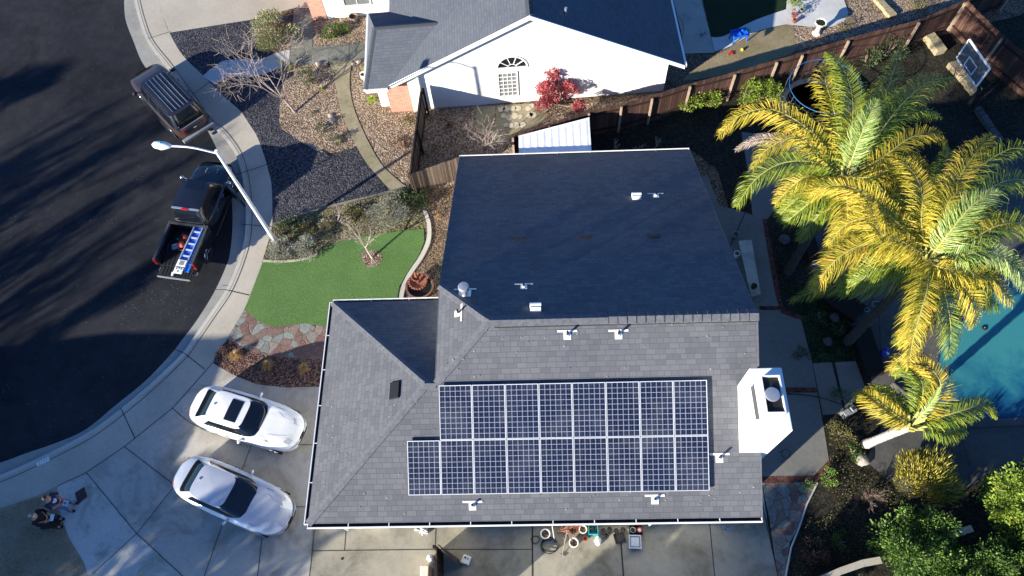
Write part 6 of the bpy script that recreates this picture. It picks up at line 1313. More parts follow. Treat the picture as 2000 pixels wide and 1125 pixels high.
for i in range(n):
    a0, a1 = 2*PI*i/n, 2*PI*(i+1)/n
    for k in range(5): f = k/5; z0, z1 = .66+1.24*f, .66+1.24*f+.014; mb.face([(math.cos(a0)*RXt, math.sin(a0)*RXt, z0), (math.cos(a1)*RXt, math.sin(a1)*RXt, z0), (math.cos(a1)*RXt, math.sin(a1)*RXt, z1), (math.cos(a0)*RXt, math.sin(a0)*RXt, z1)])
    for f in (.0,): a = a0+(a1-a0)*f; c_, s_ = math.cos(a)*RXt, math.sin(a)*RXt; q = .004; mb.face([(c_-s_/RXt*q, s_+c_/RXt*q, .66), (c_+s_/RXt*q, s_-c_/RXt*q, .66), (c_+s_/RXt*q, s_-c_/RXt*q, 1.9), (c_-s_/RXt*q, s_+c_/RXt*q, 1.9)])
obj('safety_net', mb, 'pad_dark', t, world=False)
# concrete bench slab, buckets, pole by the patio
q = [at(*a, .45) for a in ((1443, 470), (1468, 468), (1486, 574), (1467, 578))]; t = thing('bench', 'long rough grey slab bench against the house on the patio', 'bench', (q[0].x, q[0].y, 0)); obj('seat', MB().prism([tuple(v)[:2] for v in q], .36, .45), 'conc_blotch', t, bevel=.015)
for k in (.12, .88): c = (q[0]+q[1])/2*(1-k)+(q[2]+q[3])/2*k; obj('leg', MB().box(c.x-.16, c.x+.16, c.y-.09, c.y+.09, .01, .357), 'conc_old', t)
def bucket(name, px, py, r, h, mat, label, fill='soil', cat='bucket', z=.014, lip=.02, group=None):
    b = at(px, py, z); t = thing(name, label, cat, b, 0, group); smooth_angle(obj('tub', MB().lathe([(r*.8, 0), (r, h-.03), (r+lip, h-.03), (r+lip, h), (r-.015, h), (r*.78, .05), (0, .04)], 28), mat, t, world=False), 30)
    if fill: obj('fill', MB().lathe([(r*.94, h*.72), (0, h*.73)], 24), fill, t, world=False)
    return t
bucket('bucket', 1437, 501, .12, .3, 'plwhite', 'white bucket at the house wall beside the slab bench'); bucket('bucket', 1435, 463, .14, .25, 'grey', 'round grey tub above the slab bench'); bucket('plant_pot', 1471, 562, .10, .2, 'pipeblk', 'small black pot on the lower end of the slab bench', cat='pot', z=.45)
p = at(1427, 478); o = obj('garden_pole', MB().tube([at(1427, 478, .02), at(1457, 412, .5)], .02, 6), 'pipeblk'); tag(o, 'thin black pole leaning between the patio and the roof edge', 'pole')
# blue play table, birdbath planter and pots behind the neighbour house
p = at(1441, 78); t = thing('play_table', 'bright blue plastic play table with a green end on the pale walk', 'play table', p, math.radians(14)); mb = MB(); mb.box(-.40, .40, -.26, .26, .38, .42)
for q in ((-.40, -.36, -.26, .26), (.36, .40, -.26, .26), (-.36, .36, -.26, -.22), (-.36, .36, .22, .26)): mb.box(*q, .42, .50)
mb.box(-.02, .02, -.22, .22, .42, .48); obj('tray', mb, 'blue', t, world=False)
for sx in (-.34, .34):
    for sy in (-.2, .2): obj('leg', MB().tube([(sx, sy, .38), (sx*1.1, sy*1.1, 0)], .035, 8), 'blue', t, world=False)
mb = MB(); lump(mb, (.2, .1, .50), .10, 3); smooth_angle(obj('play_mound', mb, 'blue', t, world=False)); box_part('green_end', t, .40, .58, .02, .26, .36, .42, 'lime', .02)
p = at(1594, 66); t = thing('birdbath', 'pale stone birdbath planter on the straw bed', 'birdbath', p); smooth_angle(obj('pedestal', MB().lathe([(.20, 0), (.22, .05), (.12, .12), (.10, .5), (.16, .56)], 8), 'cream', t, world=False), 20); obj('bowl', MB().lathe([(.14, .56), (.30, .70), (.31, .76), (.26, .76), (.2, .68), (0, .66)], 8), 'cream', t, world=False); obj('moss_fill', MB().lathe([(.24, .72), (0, .725)], 12), 'lawn_dark', t, world=False)
for px, py, lab in ((1551, 44, 'flower pot with pink plant at the corner of the white patio'), (1549, 33, 'dark pot behind the pink plant on the white patio'), (1565, 24, 'small pot nearest the middle of the white patio')):
    t = bucket('plant_pot', px, py, .1, .2, 'terracotta' if 'pink' in lab else 'grey', lab, cat='pot', z=.03); mb = MB(); cloud(mb, at(px, py, .03)+Vector((0, 0, .32)), .18, .15, 130, .06, random.Random(int(px)), W=.5); obj('plant', mb, 'l_pink' if 'pink' in lab else 'l_green', t)
for px, py, m_, lab in ((1428, 104, 'red', 'red plastic toy on the straw lawn'), (1449, 99, 'yellow', 'yellow ball on the straw lawn')):
    b = at(px, py, .02); mb = MB()
    if m_ == 'yellow': lump(mb, b+Vector((0, 0, .07)), .08, 1, 12, 1.); tag(smooth_angle(obj('ball', mb, m_)), lab, 'ball')
    else: t = thing('toy', lab, 'toy', b, .5); box_part('toy_body', t, -.14, .12, -.03, .03, .02, .07, 'red', .01); box_part('toy_wing', t, -.02, .05, -.16, .10, .03, .055, 'red', .005); obj('toy_ring', MB().tube([(-.2+.05*math.cos(a), .05*math.sin(a), .04) for a in [i*PI/6 for i in range(13)]], .012, 5), 'red', t, world=False)
p = at(1371, 68); t = thing('toy', 'small crumpled pale toy on the grey neighbour paving', 'toy', p, .6); mb = MB(); lump(mb, (0, 0, .06), .10, 4); lump(mb, (.16, .02, .05), .07, 5); obj('toy_body', mb, 'grey', t, world=False); obj('toy_bow', MB().tube([(0, -.03, .1), (.1, .03, .16), (.2, 0, .1)], .012, 5), 'plwhite', t, world=False)
o = obj('garden_hose', MB().tube(spline([at(1325, 32), at(1333, 45), at(1334, 65), at(1328, 85), at(1322, 78)], 5), .018, 6), 'pipeblk'); tag(o, 'dark hose curving on the grey paving beside the gable house', 'hose')
# stacked garden blocks near the fence end (each row a low wall)
def blocks(name, label, a, b, n, w_=.3, h=.3, mat='blockst', rows=1):
    A_, B_ = at(*a), at(*b); t = thing(name, label, 'garden wall', A_); d = (B_-A_)/n; rd = random.Random(n)
    for i in range(n):
        s_ = A_+d*i; e = A_+d*(i+.94); mb = MB(); mb.bar(s_+Vector((0, 0, h/2+rd.uniform(-.02, .02))), e+Vector((0, 0, h/2+rd.uniform(-.02, .02))), w_*rd.uniform(.9, 1.1), h); obj('block', mb, mat, t, bevel=.02)
blocks('block_wall', 'low wall of square tan blocks near the end of the red fence', (1805, 68), (1835, 108), 6, .5, .35)
blocks('block_wall', 'curving low block edging left of the basketball hoop', (1855, 128), (1905, 185), 7, .45, .3)
blocks('block_wall', 'low tan block border across the straw bed above the fence', (1705, -6), (1742, 36), 7, .4, .22)
blocks('block_wall', 'dark block edging running down from the basketball post', (1905, 215), (1950, 280), 8, .3, .25, 'conc_dark')
# low wooden retaining walls and steps round the shaded bed
def lowwall(label, pts, h=.35, mat='wood_dark', w_=.5):
    P = [at(x, y) for x, y in pts]; t = thing('retaining_wall', label, 'low wall', P[0])
    for a, b in zip(P, P[1:]): mb = MB(); mb.bar(a+Vector((0, 0, h/2)), b+Vector((0, 0, h/2)), w_, h); obj('timber', mb, mat, t, bevel=.015)
lowwall('dark timber deck edge in shade below the tallest palm', [(1600, 566), (1676, 618)], .3, 'wood_dark', .9)
lowwall('dark timber deck edge running down towards the small palm', [(1675, 640), (1706, 735)], .3, 'wood_dark', .75)
lowwall('dark timber edge beside the upper shaded bed', [(1576, 468), (1588, 515)], .3, 'wood_dark', .5)
for i, (px, py, r, lab) in enumerate(((1712, 596, .22, 'curled grey hose ring on the shaded deck'), (1692, 606, .12, 'small pale ring beside the curled hose on the deck'))):
    b = at(px, py, .03); o = obj('coiled_hose', MB().tube([b+Vector((math.cos(a)*r*(1-.02*a), math.sin(a)*r*.8*(1-.02*a), .02+.004*a)) for a in [k*.35 for k in range(40)]], .016, 5), 'grey'); tag(o, lab, 'hose')
t = thing('pool_toy', 'purple and blue pool toy heap on the deck edge', 'pool toy', at(1725, 692)); mb = MB(); lump(mb, (0, 0, .08), .16, 8); lump(mb, (.12, .14, .08), .12, 9); obj('inflatable', mb, 'purple', t, world=False); mb = MB(); lump(mb, (.1, -.02, .14), .07, 3); obj('white_valve', mb, 'plwhite', t, world=False)
t = thing('pool_float', 'small pale blue float lying beside the upper shaded bed', 'pool toy', at(1590, 515)); mb = MB(); lump(mb, (0, 0, .07), .16, 5, 12, .45); obj('float_body', mb, 'skyblue', t, world=False); obj('float_ring', MB().tube([(.1*math.cos(a), .1*math.sin(a), .14) for a in [i*PI/6 for i in range(13)]], .02, 5), 'plwhite', t, world=False)
t = thing('patio_equipment', 'grey and white patio equipment beside the garden slabs', 'equipment', at(1655, 806), .5); box_part('base', t, -.30, .30, -.14, .14, 0, .18, 'grey', .02); box_part('lid', t, -.26, .02, -.11, .11, .18, .26, 'grey', .02); box_part('handle', t, .06, .28, -.10, .10, .18, .30, 'grey', .03); box_part('vent', t, .1, .24, -.06, .06, .301, .32, 'pipeblk')
# metal chair frame and ladder rails at the deck
t = thing('deck_chair', 'dark metal framed lounger in shade above the small palm', 'lounger', at(1722, 790), math.radians(40)); box_part('sling', t, -.75, .55, -.28, .28, .28, .31, 'conc_dark')
for y in (-.3, .3): obj('side_frame', MB().tube([(-.8, y, .3), (.6, y, .3), (.95, y, .65)], .022, 6), 'pipeblk', t, world=False)
box_part('back_rest', t, .62, .66, -.28, .28, .33, .70, 'conc_dark')
for x in (-.65, .45):
    for y in (-.3, .3): obj('leg', MB().tube([(x, y, .3), (x, y, 0)], .02, 6), 'pipeblk', t, world=False)
# pool rock slab, skimmer, wall in the corner
q = [at(*a, .25) for a in ((1828, 600), (1850, 574), (1878, 568), (1884, 582), (1850, 630), (1832, 632))]; t = thing('diving_rock', 'pale flat rock slab overhanging the pool edge', 'rock slab', (q[0].x, q[0].y, 0)); obj('slab', MB().prism([tuple(v)[:2] for v in q], .10, .25), 'conc', t, bevel=.03); c = sum(q, Vector())/6; obj('support', MB().box(c.x-.3, c.x+.2, c.y-.2, c.y+.3, 0, .098), 'conc_dark', t)
p = at(1922, 641, .03); t = thing('pool_float', 'small dark float drifting in the sunlit part of the pool', 'float', p); mb = MB(); mb.lathe([(.02, .0), (.10, .015), (.11, .03), (.08, .05), (0, .055)], 16); obj('disc', mb, 'pipeblk', t, world=False); obj('knob', MB().lathe([(.02, .05), (.02, .08), (0, .085)], 8), 'grey', t, world=False)
def gwall(label, pts, h, w_=.22):
    P = [at(x, y, h) for x, y in pts]; t = thing('garden_wall', label, 'garden wall', (P[0].x, P[0].y, 0)); mb = MB(); cp = MB()
    for a, b in zip(P, P[1:]): a0 = Vector((a.x, a.y, h/2)); b0 = Vector((b.x, b.y, h/2)); mb.bar(a0, b0, w_*.8, h-.02); cp.bar(Vector((a.x, a.y, h+.02)), Vector((b.x, b.y, h+.02)), w_, .05)
    obj('wall_body', mb, 'conc_old', t); obj('coping', cp, 'conc_walk', t)
gwall('pale capped garden wall at the bottom, left piece', [(1600, 1135), (1640, 1116), (1686, 1100), (1720, 1094)], 1.1); gwall('pale capped garden wall between the trees, right piece', [(1858, 1044), (1898, 1032)], 1.1)
o = obj('edging_strip', MB().tube([at(1597, 943, .03), at(1576, 985, .03), at(1561, 1030, .03), at(1545, 1070, .03), at(1534, 1130, .03)], .03, 6), 'conc_pale'); tag(o, 'thin pale edging strip along the side flagstones', 'edging')
o = obj('garden_hose', MB().tube(spline([at(1533, 770, .03), at(1560, 770, .03), at(1600, 776, .03), at(1645, 790, .03)], 5), .016, 6), 'pipeblk'); tag(o, 'thin dark hose lying across the patio and the slabs', 'hose')
t = thing('plant_stand', 'dark wire plant stand in shade on the lower patio', 'plant stand', at(1528, 893)); obj('hoop', MB().tube([(.16*math.cos(a), .16*math.sin(a), .5) for a in [i*PI/8 for i in range(17)]], .012, 5), 'pipeblk', t, world=False)
for k in range(3): a = k*2.1; obj('leg', MB().tube([(.16*math.cos(a), .16*math.sin(a), .5), (.2*math.cos(a), .2*math.sin(a), 0)], .012, 5), 'pipeblk', t, world=False)
# ------------------------------------------------------------------ THINGS ALONG THE SOUTH WALL
bucket('plant_pot', 1065, 1045, .155, .30, 'plwhite', 'large white pot of soil, left of the two along the wall', cat='pot'); bucket('plant_pot', 1120, 1062, .15, .30, 'plwhite', 'large white pot of soil standing away from the wall', cat='pot')
bucket('plant_pot', 1119, 1037, .14, .26, 'terracotta', 'brown pot of soil among the sticks by the wall', cat='pot'); bucket('plant_pot', 1138, 1036, .13, .26, 'cream', 'tan rimmed pot of soil left of the teal crate', cat='pot'); bucket('plant_pot', 1143, 1053, .08, .15, 'redpot', 'small orange red pot in front of the teal crate', cat='pot')
def crate(label, px, py, w_, d_, h, mat, ang=0., name='crate', fill=None, slats=True):
    b = at(px, py, .014); t = thing(name, label, 'crate', b, ang); mb = MB()
    for q in ((-w_/2, w_/2, -d_/2, -d_/2+.02), (-w_/2, w_/2, d_/2-.02, d_/2), (-w_/2, -w_/2+.02, -d_/2+.02, d_/2-.02), (w_/2-.02, w_/2, -d_/2+.02, d_/2-.02)): mb.box(*q, 0, h)
    obj('sides', mb, mat, t, world=False); box_part('floor', t, -w_/2+.02, w_/2-.02, -d_/2+.02, d_/2-.02, .01, .03, mat)
    if slats: mb = MB(); [mb.box(-w_/2+.02+i*(w_-.04)/6, -w_/2+.035+i*(w_-.04)/6, -d_/2+.02, d_/2-.02, .03, .045) for i in range(7)]; obj('ribs', mb, mat, t, world=False)
    return t
t = crate('teal plastic crate by the wall', 1158, 1036, .34, .34, .24, 'teal'); 
for k, (x, y) in enumerate(((-.08, .03), (.08, .04))): b = Vector(t.location)+Vector((x, y, .05)); pt = thing('nursery_pot', 'black nursery pot in the teal crate, '+('left one' if k == 0 else 'right one'), 'pot', b); obj('tub', MB().lathe([(.05, 0), (.07, .16), (.06, .16), (0, .06)], 14), 'pipeblk', pt, world=False); obj('fill', MB().lathe([(.058, .12), (0, .125)], 12), 'soil', pt, world=False)
t = crate('black crate at the wall holding two round tubs', 1241, 1037, .46, .34, .22, 'pipeblk')
for k, (x, m_, lab) in enumerate(((-.11, 'grey', 'grey green round tub in the black crate'), (.12, 'red', 'red rimmed round tub in the black crate'))): b = Vector(t.location)+Vector((x, 0, .06)); pt = thing('round_tub', lab, 'tub', b); obj('tub', MB().lathe([(.08, 0), (.10, .20), (.085, .20), (.07, .1), (0, .1)], 20), m_, pt, world=False); obj('lid', MB().lathe([(.06, .16), (0, .17)], 16), 'pipeblk' if k == 0 else 'plwhite', pt, world=False)
t = thing('storage_bin', 'clear grey storage bin with a lid standing on the side paving', 'storage bin', at(1239, 1060, .014), -.04); box_part('body', t, -.19, .19, -.20, .20, 0, .22, 'binblue', .02); mb = MB(); [mb.box(*q, .22, .25) for q in ((-.22, .22, -.23, -.19), (-.22, .22, .19, .23), (-.22, -.18, -.19, .19), (.18, .22, -.19, .19))]; obj('rim', mb, 'binrim', t, world=False); box_part('lid_panel', t, -.14, .14, -.15, .15, .221, .232, 'binrim', .005)
t = thing('plastic_bag', 'crumpled white plastic bag in front of the teal crate', 'bag', at(1167, 1056, .014)); mb = MB(); lump(mb, (0, 0, .10), .13, 5, 12, 1.0); lump(mb, (.02, -.1, .08), .10, 6, 12, 1.); obj('bag_body', mb, 'plwhite', t, world=False); mb = MB(); lump(mb, (0, .1, .18), .05, 7); obj('bag_neck', mb, 'plwhite', t, world=False)
t = thing('plant_tray', 'black square tray lying on the paving right of the bag', 'tray', at(1210, 1051, .014), .25); box_part('tray_base', t, -.19, .19, -.17, .17, 0, .03, 'pipeblk'); mb = MB(); [mb.box(*q, .03, .06) for q in ((-.19, .19, -.17, -.155), (-.19, .19, .155, .17), (-.19, -.175, -.155, .155), (.175, .19, -.155, .155))]; obj('tray_rim', mb, 'pipeblk', t, world=False)
for k, (px, py) in enumerate(((1178, 1038), (1190, 1035), (1203, 1038), (1216, 1036), (1184, 1047))):
    bucket('nursery_pot', px, py, .085, .18, 'pipeblk', 'black nursery pot in the dark cluster by the wall, '+['far left one', 'second from the left', 'third from the left', 'far right one', 'one standing in front'][k], cat='pot', group='black nursery pots by the wall', lip=.008)
rd = random.Random(8); t = thing('stick_bundle', 'bundle of reddish brown dry sticks leaning by the wall', 'sticks', at(1104, 1038)); 
for k in range(26): a = Vector((rd.uniform(-.3, .1), rd.uniform(-.05, .05), .02)); b = a+Vector((rd.uniform(-.1, .6), rd.uniform(-.12, .22), rd.uniform(.15, .5))); obj('stick', MB().tube([a, a.lerp(b, .5)+rv(rd)*.03, b], .011, 4), 'stick', t, world=False)
def tool(label, a, b, za, zb, r, mat, head=None):
    A_, B_ = at(*a, za), at(*b, zb); t = thing('garden_tool', label, 'tool', (A_.x, A_.y, 0)); obj('handle', MB().tube([A_, B_], r, 6), mat, t)
    if head: d = (B_-A_).normalized(); s_ = d.cross(Vector((0, 0, 1))).normalized(); mb = MB(); mb.bar(B_-s_*head, B_+s_*head, .03, .05); obj('head', mb, 'metal', t)
tool('pale wooden tool handle between the white pots', (1107, 1040), (1098, 1085), .5, .05, .014, 'wood_pale', .1); tool('white tool handle leaning at the wall left of the sticks', (1078, 1024), (1083, 1056), 1., .05, .014, 'plwhite', .06); tool('long pale stick leaning across the white pots', (1106, 1038), (1118, 1058), .4, .3, .010, 'wood_pale')
rd = random.Random(3)
for k, (px, py, r, n, lab) in enumerate(((1046, 1054, .14, 14, 'single ring of black hose left of the large white pot'), (1074, 1066, .30, 60, 'loose coil of dark hose in front of the large white pot'))):
    b = at(px, py, .03); pts = [b+Vector((math.cos(i*.45)*r*(1+.12*math.sin(i*.37)), math.sin(i*.45)*r*(.8+.15*math.sin(i*.23)), .01+i*.002)) for i in range(n+1)]; o = obj('coiled_hose', MB().tube(pts, .014, 5), 'pipeblk'); tag(o, lab, 'hose')
t = thing('folding_frame', 'white folded frame leaning at the garage wall', 'folding frame', at(826, 1034)); 
for q in (((-.25, .1, .1), (.0, .0, .45), (.2, -.1, .2)), ((-.1, -.12, .05), (.1, .1, .5), (.25, .05, .45)), ((.0, -.2, .05), (.02, .1, .3))): obj('tube', MB().tube([Vector(v) for v in q], .03, 6), 'plwhite', t, world=False)
for x, y in ((-.2, -.05), (.12, -.16)): obj('wheel', MB().tube([(x, y, .09), (x, y+.05, .09)], .09, 14), 'plwhite', t, world=False)
t = thing('utility_box', 'small white box on the paving beside the open gate', 'box', at(911, 1094), -.35); box_part('case', t, -.15, .15, -.15, .15, 0, .16, 'plwhite', .03); obj('dial', MB().lathe([(.035, .16), (.035, .175), (0, .176)], 12, (-.05, .06, 0)), 'pipeblk', t, world=False); box_part('switch', t, .02, .08, .02, .08, .16, .17, 'grey')
t = thing('water_tank', 'white round tank and cream box behind the dark side fence', 'tank', at(846, 1094)); smooth_angle(obj('tank', MB().lathe([(.12, 0), (.13, .7), (.10, .85), (.0, .9)], 18), 'plwhite', t, world=False)); box_part('cabinet', t, -.32, -.02, -.75, -.25, 0, .8, 'cream', .03)
t = thing('watering_can', 'small blue and grey watering can by the wall near the house corner', 'watering can', at(1413, 1030)); obj('can', MB().lathe([(.06, 0), (.07, .15), (.0, .16)], 14), 'grey', t, world=False); obj('spout', MB().tube([(.05, -.02, .05), (.14, -.08, .18)], .015, 6), 'skyblue', t, world=False)
# ------------------------------------------------------------------ TWO PEOPLE
def skinmesh(name, nodes, edges, mat, parent, sub=2, root=0):
    me = bpy.data.meshes.new(name); me.from_pydata([n[:3] for n in nodes], edges, []); o = bpy.data.objects.new(name, me); C.objects.link(o); o.parent = parent
    me.materials.append(M[mat]); m1 = o.modifiers.new('skin', 'SKIN'); m1.use_smooth_shade = True
    lay = me.skin_vertices[0].data if me.skin_vertices else None
    if lay is None: me.attributes.new('skin', 'FLOAT2', 'POINT') if False else None
    for i, n in enumerate(nodes): lay[i].radius = (n[3], n[4] if len(n) > 4 else n[3]); lay[i].use_root = (i == root)
    s2 = o.modifiers.new('sub', 'SUBSURF'); s2.levels = sub; s2.render_levels = sub; return o
def hand(parent, wrist, d, up, name='hand'):       # palm, four fingers of different length, thumb at the side
    d = Vector(d).normalized(); up = Vector(up); s_ = d.cross(up).normalized(); mb = MB(); w0_ = Vector(wrist)
    mb.bar(w0_, w0_+d*.085, .075, .03, up)
    for i, (o_, L) in enumerate(((-.03, .065), (-.01, .075), (.01, .07), (.03, .055))):
        a = w0_+d*.083+s_*o_; mb.tube([a, a+d*L*.5-up*.008, a+d*L*.8-up*.035], [.009, .008, .007], 6)
    a = w0_+d*.025-s_*.036; mb.tube([a, a+d*.03-s_*.022, a+d*.055-s_*.022-up*.015], [.011, .010, .008], 6); return smooth_angle(obj(name, mb, 'skin', parent, world=False), 60)
def person(label, px, py, ang, top, legs, hair, scale=1., cap_=False, arms=None):
    t = thing('person', label, 'person', at(px, py, .0), math.radians(ang)); A = arms
    # body faces +x; y is left/right
    nodes = [(0, 0, .98, .15, .12), (0, 0, 1.20, .14, .11), (.01, 0, 1.40, .17, .11), (.01, 0, 1.50, .07, .06), (.03, 0, 1.60, .06, .06), (.045, 0, 1.66, .085, .095), (.05, 0, 1.74, .075, .085)]
    e = [(0, 1), (1, 2), (2, 3), (3, 4), (4, 5), (5, 6)]
    def limb(pts, start):
        k = len(nodes); nodes.extend(pts); e.append((start, k)); e.extend((k+i, k+i+1) for i in range(len(pts)-1))
    for sg in (1, -1): limb([(0, sg*.10, .90, .085), (.03, sg*.12, .50, .06), (-.02, sg*.13, .11, .042), (.12, sg*.15, .04, .04, .03)], 0)
    for sg in (1, -1): a = A[0 if sg > 0 else 1]; limb([(.0, sg*.20, 1.43, .055), (*a[0], .042), (*a[1], .028)], 2)
    skinmesh('body', nodes, e, 'skin', t)
    tn = [(0, 0, .94, .175, .14), (0, 0, 1.15, .165, .13), (.01, 0, 1.38, .185, .125), (.012, 0, 1.49, .10, .08)]; te = [(0, 1), (1, 2), (2, 3)]
    for sg in (1, -1):
        a = A[0 if sg > 0 else 1]; el = Vector(a[0]); wr = Vector(a[1]); k = len(tn); tn += [(0, sg*.205, 1.43, .07), (*el, .056), (*el.lerp(wr, .75 if top != 'shirtnavy' else .1), .045)]; te += [(2, k), (k, k+1), (k+1, k+2)]
    top_o = skinmesh('shirt' if top == 'shirtnavy' else 'jacket', tn, te, top, t)
    ln = [(0, 0, .96, .16, .135)]; le = []
    for sg in (1, -1): k = len(ln); ln += [(0, sg*.10, .86, .10), (.03, sg*.12, .50, .076), (-.02, sg*.13, .12, .062)]; le += [(0, k), (k, k+1), (k+1, k+2)]
    skinmesh('trousers', ln, le, legs, t)
    for sg in (1, -1): mb = MB(); mb.box(-.09, .19, sg*.14-.05, sg*.14+.05, .0, .075); obj('shoe', mb, 'rubber', t, world=False, bevel=.025)
    for sg in (0, 1): a = A[sg]; hand(t, a[1], Vector(a[1])-Vector(a[0]), (0, 0, 1))
    # face: eyes, nose, mouth, ears
    mb = MB(); mb.tube([(.125, 0, 1.70), (.150, 0, 1.665), (.128, 0, 1.655)], [.010, .014, .008], 6); obj('nose', mb, 'skin', t, world=False)
    for sg in (1, -1): mb = MB(); mb.lathe([(.0, -.010), (.012, 0), (0, .010)], 8, (.128, sg*.033, 1.705)); obj('eye', mb, 'cabin', t, world=False); mb = MB(); mb.lathe([(.0, -.03), (.014, 0), (0, .03)], 8, (.045, sg*.092, 1.69)); obj('ear', mb, 'skin', t, world=False)
    mb = MB(); mb.bar((.128, -.025, 1.628), (.128, .025, 1.628), .008, .008); obj('mouth', mb, 'lipred', t, world=False)
    mb = MB(); n0 = 0
    for k in range(9):
        ph = PI*.62*k/8
        for j in range(18):
            a = 2*PI*j/18; r = .098; x = math.sin(ph)*math.cos(a); lim = 1. if x < .3 else .90; mb.v.append((.035+r*x*1.1*lim, r*math.sin(ph)*math.sin(a), 1.715+r*1.05*math.cos(ph)*(1 if x < .4 else 1)))
    for k in range(8):
        for j in range(18):
            if k >= 4 and (j <= 4 or j >= 14): continue
            mb.f.append((k*18+j, (k+1)*18+j, (k+1)*18+(j+1) % 18, k*18+(j+1) % 18)); mb.uv.append(None); mb.mi.append(0)
    ho = smooth_angle(obj('cap' if cap_ else 'hair', mb, hair, t, world=False))
    if cap_: mb = MB(); mb.box(.10, .21, -.07, .07, 1.752, 1.764); obj('peak', mb, hair, ho, world=False, bevel=.005)
    return t, top_o
aim = lambda px, py: 0
fwd1 = -8
t1, s1_ = person('person in navy shirt and jeans looking up, holding a white sheet', 141, 990, fwd1, 'shirtnavy', 'denim', 'hairdk', arms=[((.05, .27, 1.17), (.25, .10, 1.05)), ((.05, -.27, 1.17), (.25, -.08, 1.05))])
mb = MB()                                             # pale print on the chest, in broken blocks like worn lettering
for q in ((-.09, -.01, 1.34, 1.38), (.0, .08, 1.33, 1.38), (-.08, .0, 1.28, 1.32), (.01, .09, 1.27, 1.32), (-.05, .05, 1.22, 1.26)): mb.box(.128, .150, q[0], q[1], q[2], q[3])
obj('shirt_print', mb, 'printblue', s1_, world=False)
hs = thing('paper_sheet', 'white folded sheet held by the person in the navy shirt', 'sheet', t1.location, math.radians(fwd1)); mb = MB(); mb.box(.30, .48, -.10, .08, 1.04, 1.055); obj('sheet', mb, 'plwhite', hs, world=False); mb = MB(); mb.box(.33, .45, -.06, .04, 1.056, 1.06); obj('print', mb, 'grey', hs, world=False)
t2, s2_ = person('person in black clothes and a grey cap flying the drone', 116, 1022, 2, 'blackcloth', 'blackcloth', 'capgrey', cap_=True, arms=[((.04, .28, 1.16), (.28, .12, 1.14)), ((.04, -.28, 1.16), (.28, -.12, 1.14))])
rc_ = thing('drone_controller', 'white drone controller held by the person in black', 'controller', t2.location, math.radians(2)); mb = MB(); mb.box(.36, .50, -.12, .12, 1.13, 1.17); obj('body', mb, 'plwhite', rc_, world=False, bevel=.02); mb = MB(); mb.box(.50, .60, -.11, .11, 1.14, 1.16); obj('screen', mb, 'glassdk', rc_, world=False); obj('sticks', MB().tube([(.42, -.07, 1.17), (.42, -.07, 1.20)], .008, 5), 'pipeblk', rc_, world=False)
t = thing('equipment_case', 'black open case lying on the dry grass behind the two people', 'case', at(102, 1022), .1); box_part('case_body', t, -.32, .32, -.2, .2, 0, .18, 'rubber', .03); box_part('case_lid', t, -.32, .32, .2, .24, .10, .5, 'rubber', .01); obj('case_handle', MB().tube([(-.08, -.2, .1), (-.07, -.25, .1), (.07, -.25, .1), (.08, -.2, .1)], .012, 6), 'grey', t, world=False)
# ------------------------------------------------------------------ BEYOND THE FRAME: what casts the long shadows
HD = Vector((math.cos(SUN_AZ), math.sin(SUN_AZ), 0)); KS = 1/math.tan(SUN_EL)
def foot(px, py, h, z=0.): return at(px, py, z)-HD*KS*(h-z)                  # where something h tall stands to shade that spot
def gable(name, label, A_, B_, h, half, pitch=.5, eave=None):
    d = (B_-A_); d.z = 0; d.normalize(); n = Vector((-d.y, d.x, 0)); e = eave or (h-half*pitch); t = thing(name, label, 'house', (A_+B_)/2)
    A_ = Vector((A_.x, A_.y, 0)); B_ = Vector((B_.x, B_.y, 0)); up = Vector((0, 0, 1)); mb = MB()
    slab_roof(mb, [([A_+up*h, B_+up*h, B_+n*half+up*e, A_+n*half+up*e], d), ([A_+up*h, B_+up*h, B_-n*half+up*e, A_-n*half+up*e], d)], .14); obj('roof', mb, 'shingle2', t)
    mb = MB(); hw = half-.45; a_, b_ = A_+d*.35, B_-d*.35
    for s_ in (1, -1): mb.face([a_+n*hw*s_, b_+n*hw*s_, b_+n*hw*s_+up*(e+.1), a_+n*hw*s_+up*(e+.1)])
    for c_ in (a_, b_): mb.face([c_+n*hw, c_-n*hw, c_-n*hw+up*(e+.1), c_+up*(h-.2), c_+n*hw+up*(e+.1)])
    w_ = obj('wall', mb, 'stucco', t); L = (b_-a_).length
    for k in range(3): window_on(t, a_+d*L*(k+.6)/3.2+n*hw+up*1., d, n, 1.3, 1.2)
    return t
H1 = 6.4
A_ = foot(60, 700, H1, RZ); B_ = foot(446, 657, H1); 
gable('house', 'pale two storey house with a grey roof across the front lawn', A_, B_, H1, 4.0)
C_ = foot(438, 668, 5.4); D_ = foot(300, 830, 5.4)
gable('house', 'pale wing of a house with a lower grey roof past the dry grass', C_, D_, 5.6, 3.2)
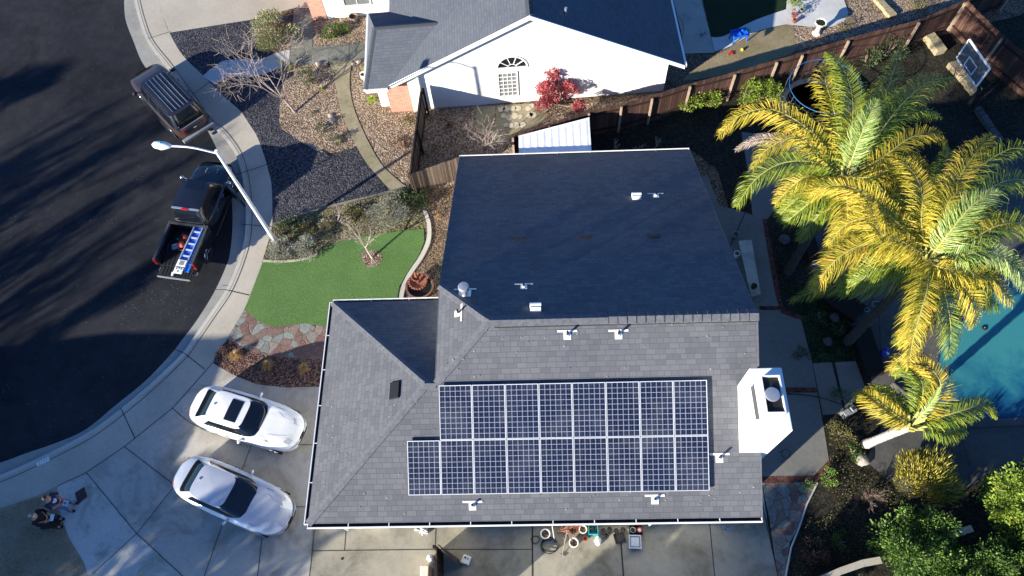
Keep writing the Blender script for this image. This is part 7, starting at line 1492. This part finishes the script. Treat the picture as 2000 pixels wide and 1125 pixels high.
def far_tree(label, px, py, h, r, hr, mat='l_juniper', n=2600, L=.28, lean=0, z=0., sparse=False, off=None):
    b = foot(px, py, h, z) if off is None else off; t = thing('shade_tree', label, 'tree', (b.x, b.y, 0)); rd = random.Random(int(px*3+py)); b = Vector((b.x, b.y, 0)); mb = MB(); c = b+Vector((0, 0, h))
    for k in range(6): q = c+Vector((rd.uniform(-.5, .5)*r, rd.uniform(-.5, .5)*r, rd.uniform(-.6, .6)*hr)); cloud(mb, q, r*rd.uniform(.45, .7), hr*rd.uniform(.4, .6), n//6, L, rd, W=.5, clumps=10)
    obj('crown', mb, mat, t); tk = MB(); tk.tube([b, b+Vector((0, 0, h*.6)), c], [.22, .16, .06], 8)
    for k in range(5): tk.tube([b+Vector((0, 0, h*(.45+.08*k))), c+Vector((rd.uniform(-.7, .7)*r, rd.uniform(-.7, .7)*r, rd.uniform(-.3, .4)*hr))], [.09, .03], 5)
    obj('trunk', tk, 'bark', t); return t
SH = [(250, 1010, 7, 1.9, 1.6), (190, 1050, 6.5, 1.7, 1.3), (370, 1075, 7, 1.4, 1.1), (470, 990, 7.5, 1.4, 1.1), (540, 1060, 6.5, 1.3, 1.1), (420, 1130, 6, 1.7, 1.3), (560, 900, 8, .8, .8)]
for i, (px, py, h, r, hr) in enumerate(SH): far_tree('evergreen shade tree off the lower left corner, number %s of the row from the street' % ORD[i % 9], px, py, h, r, hr, n=1000)
SB = [(1420, 1090, 5.5, 1.5, 1.3), (1300, 1140, 5.5, .8, 1.2), (1200, 1120, 5.5, .6, 1.0), (1545, 1085, 2.4, .8, .5), (1620, 1090, 2.4, 1.0, .7)]
for i, (px, py, h, r, hr) in enumerate(SB): far_tree('leafy shade tree below the side paving, number %s from the left' % ORD[i % 9], px, py, h, r, hr)
ST = [(10, 185, 10, 1.7, 1.0, 1800), (150, 330, 10, .7, 3.4, 300), (300, 240, 12, .55, 3.2, 240), (120, 460, 9, .6, 3.2, 260), (330, 500, 11, .35, 1.6, 420), (240, 565, 9, .6, 2.2, 800), (60, 400, 8, .7, 3., 300), (230, 380, 10, .5, 3.2, 220), (50, 520, 7, .8, 2.6, 400)]
for i, (px, py, h, r, hr, n) in enumerate(ST): far_tree('tall street tree across the road, number %s along the row' % ORD[i], px, py, h, r, hr, n=n, z=RZ, L=.25)

BT = [(330, 150, 12, 1), (260, 300, 11, 2), (170, 240, 12, 3), (300, 420, 10, 4), (200, 520, 10, 5), (90, 330, 9, 6)]
for i, (px, py, h, sd) in enumerate(BT):
    b = foot(px, py, h, RZ); t = thing('leafless_street_tree', 'tall leafless tree across the road, number %s of the bare ones' % ORD[i], 'tree', (b.x, b.y, 0)); rd = random.Random(sd*7); b = Vector((b.x, b.y, 0))
    obj('trunk', MB().tube([b, b+Vector((.1, .1, h*.2)), b+Vector((0, 0, h*.42))], [.20, .17, .14], 8), 'bark', t); mb = MB()
    for k in range(4): grow(mb, b+Vector((0, 0, h*(.42-.03*k))), (rv(rd).normalized()*.4+Vector((0, 0, 1))).normalized(), h*.22, .12, 4, rd, .5, .25, 3, .025, 5, (2, 3))
    obj('branches', mb, 'twig', t)
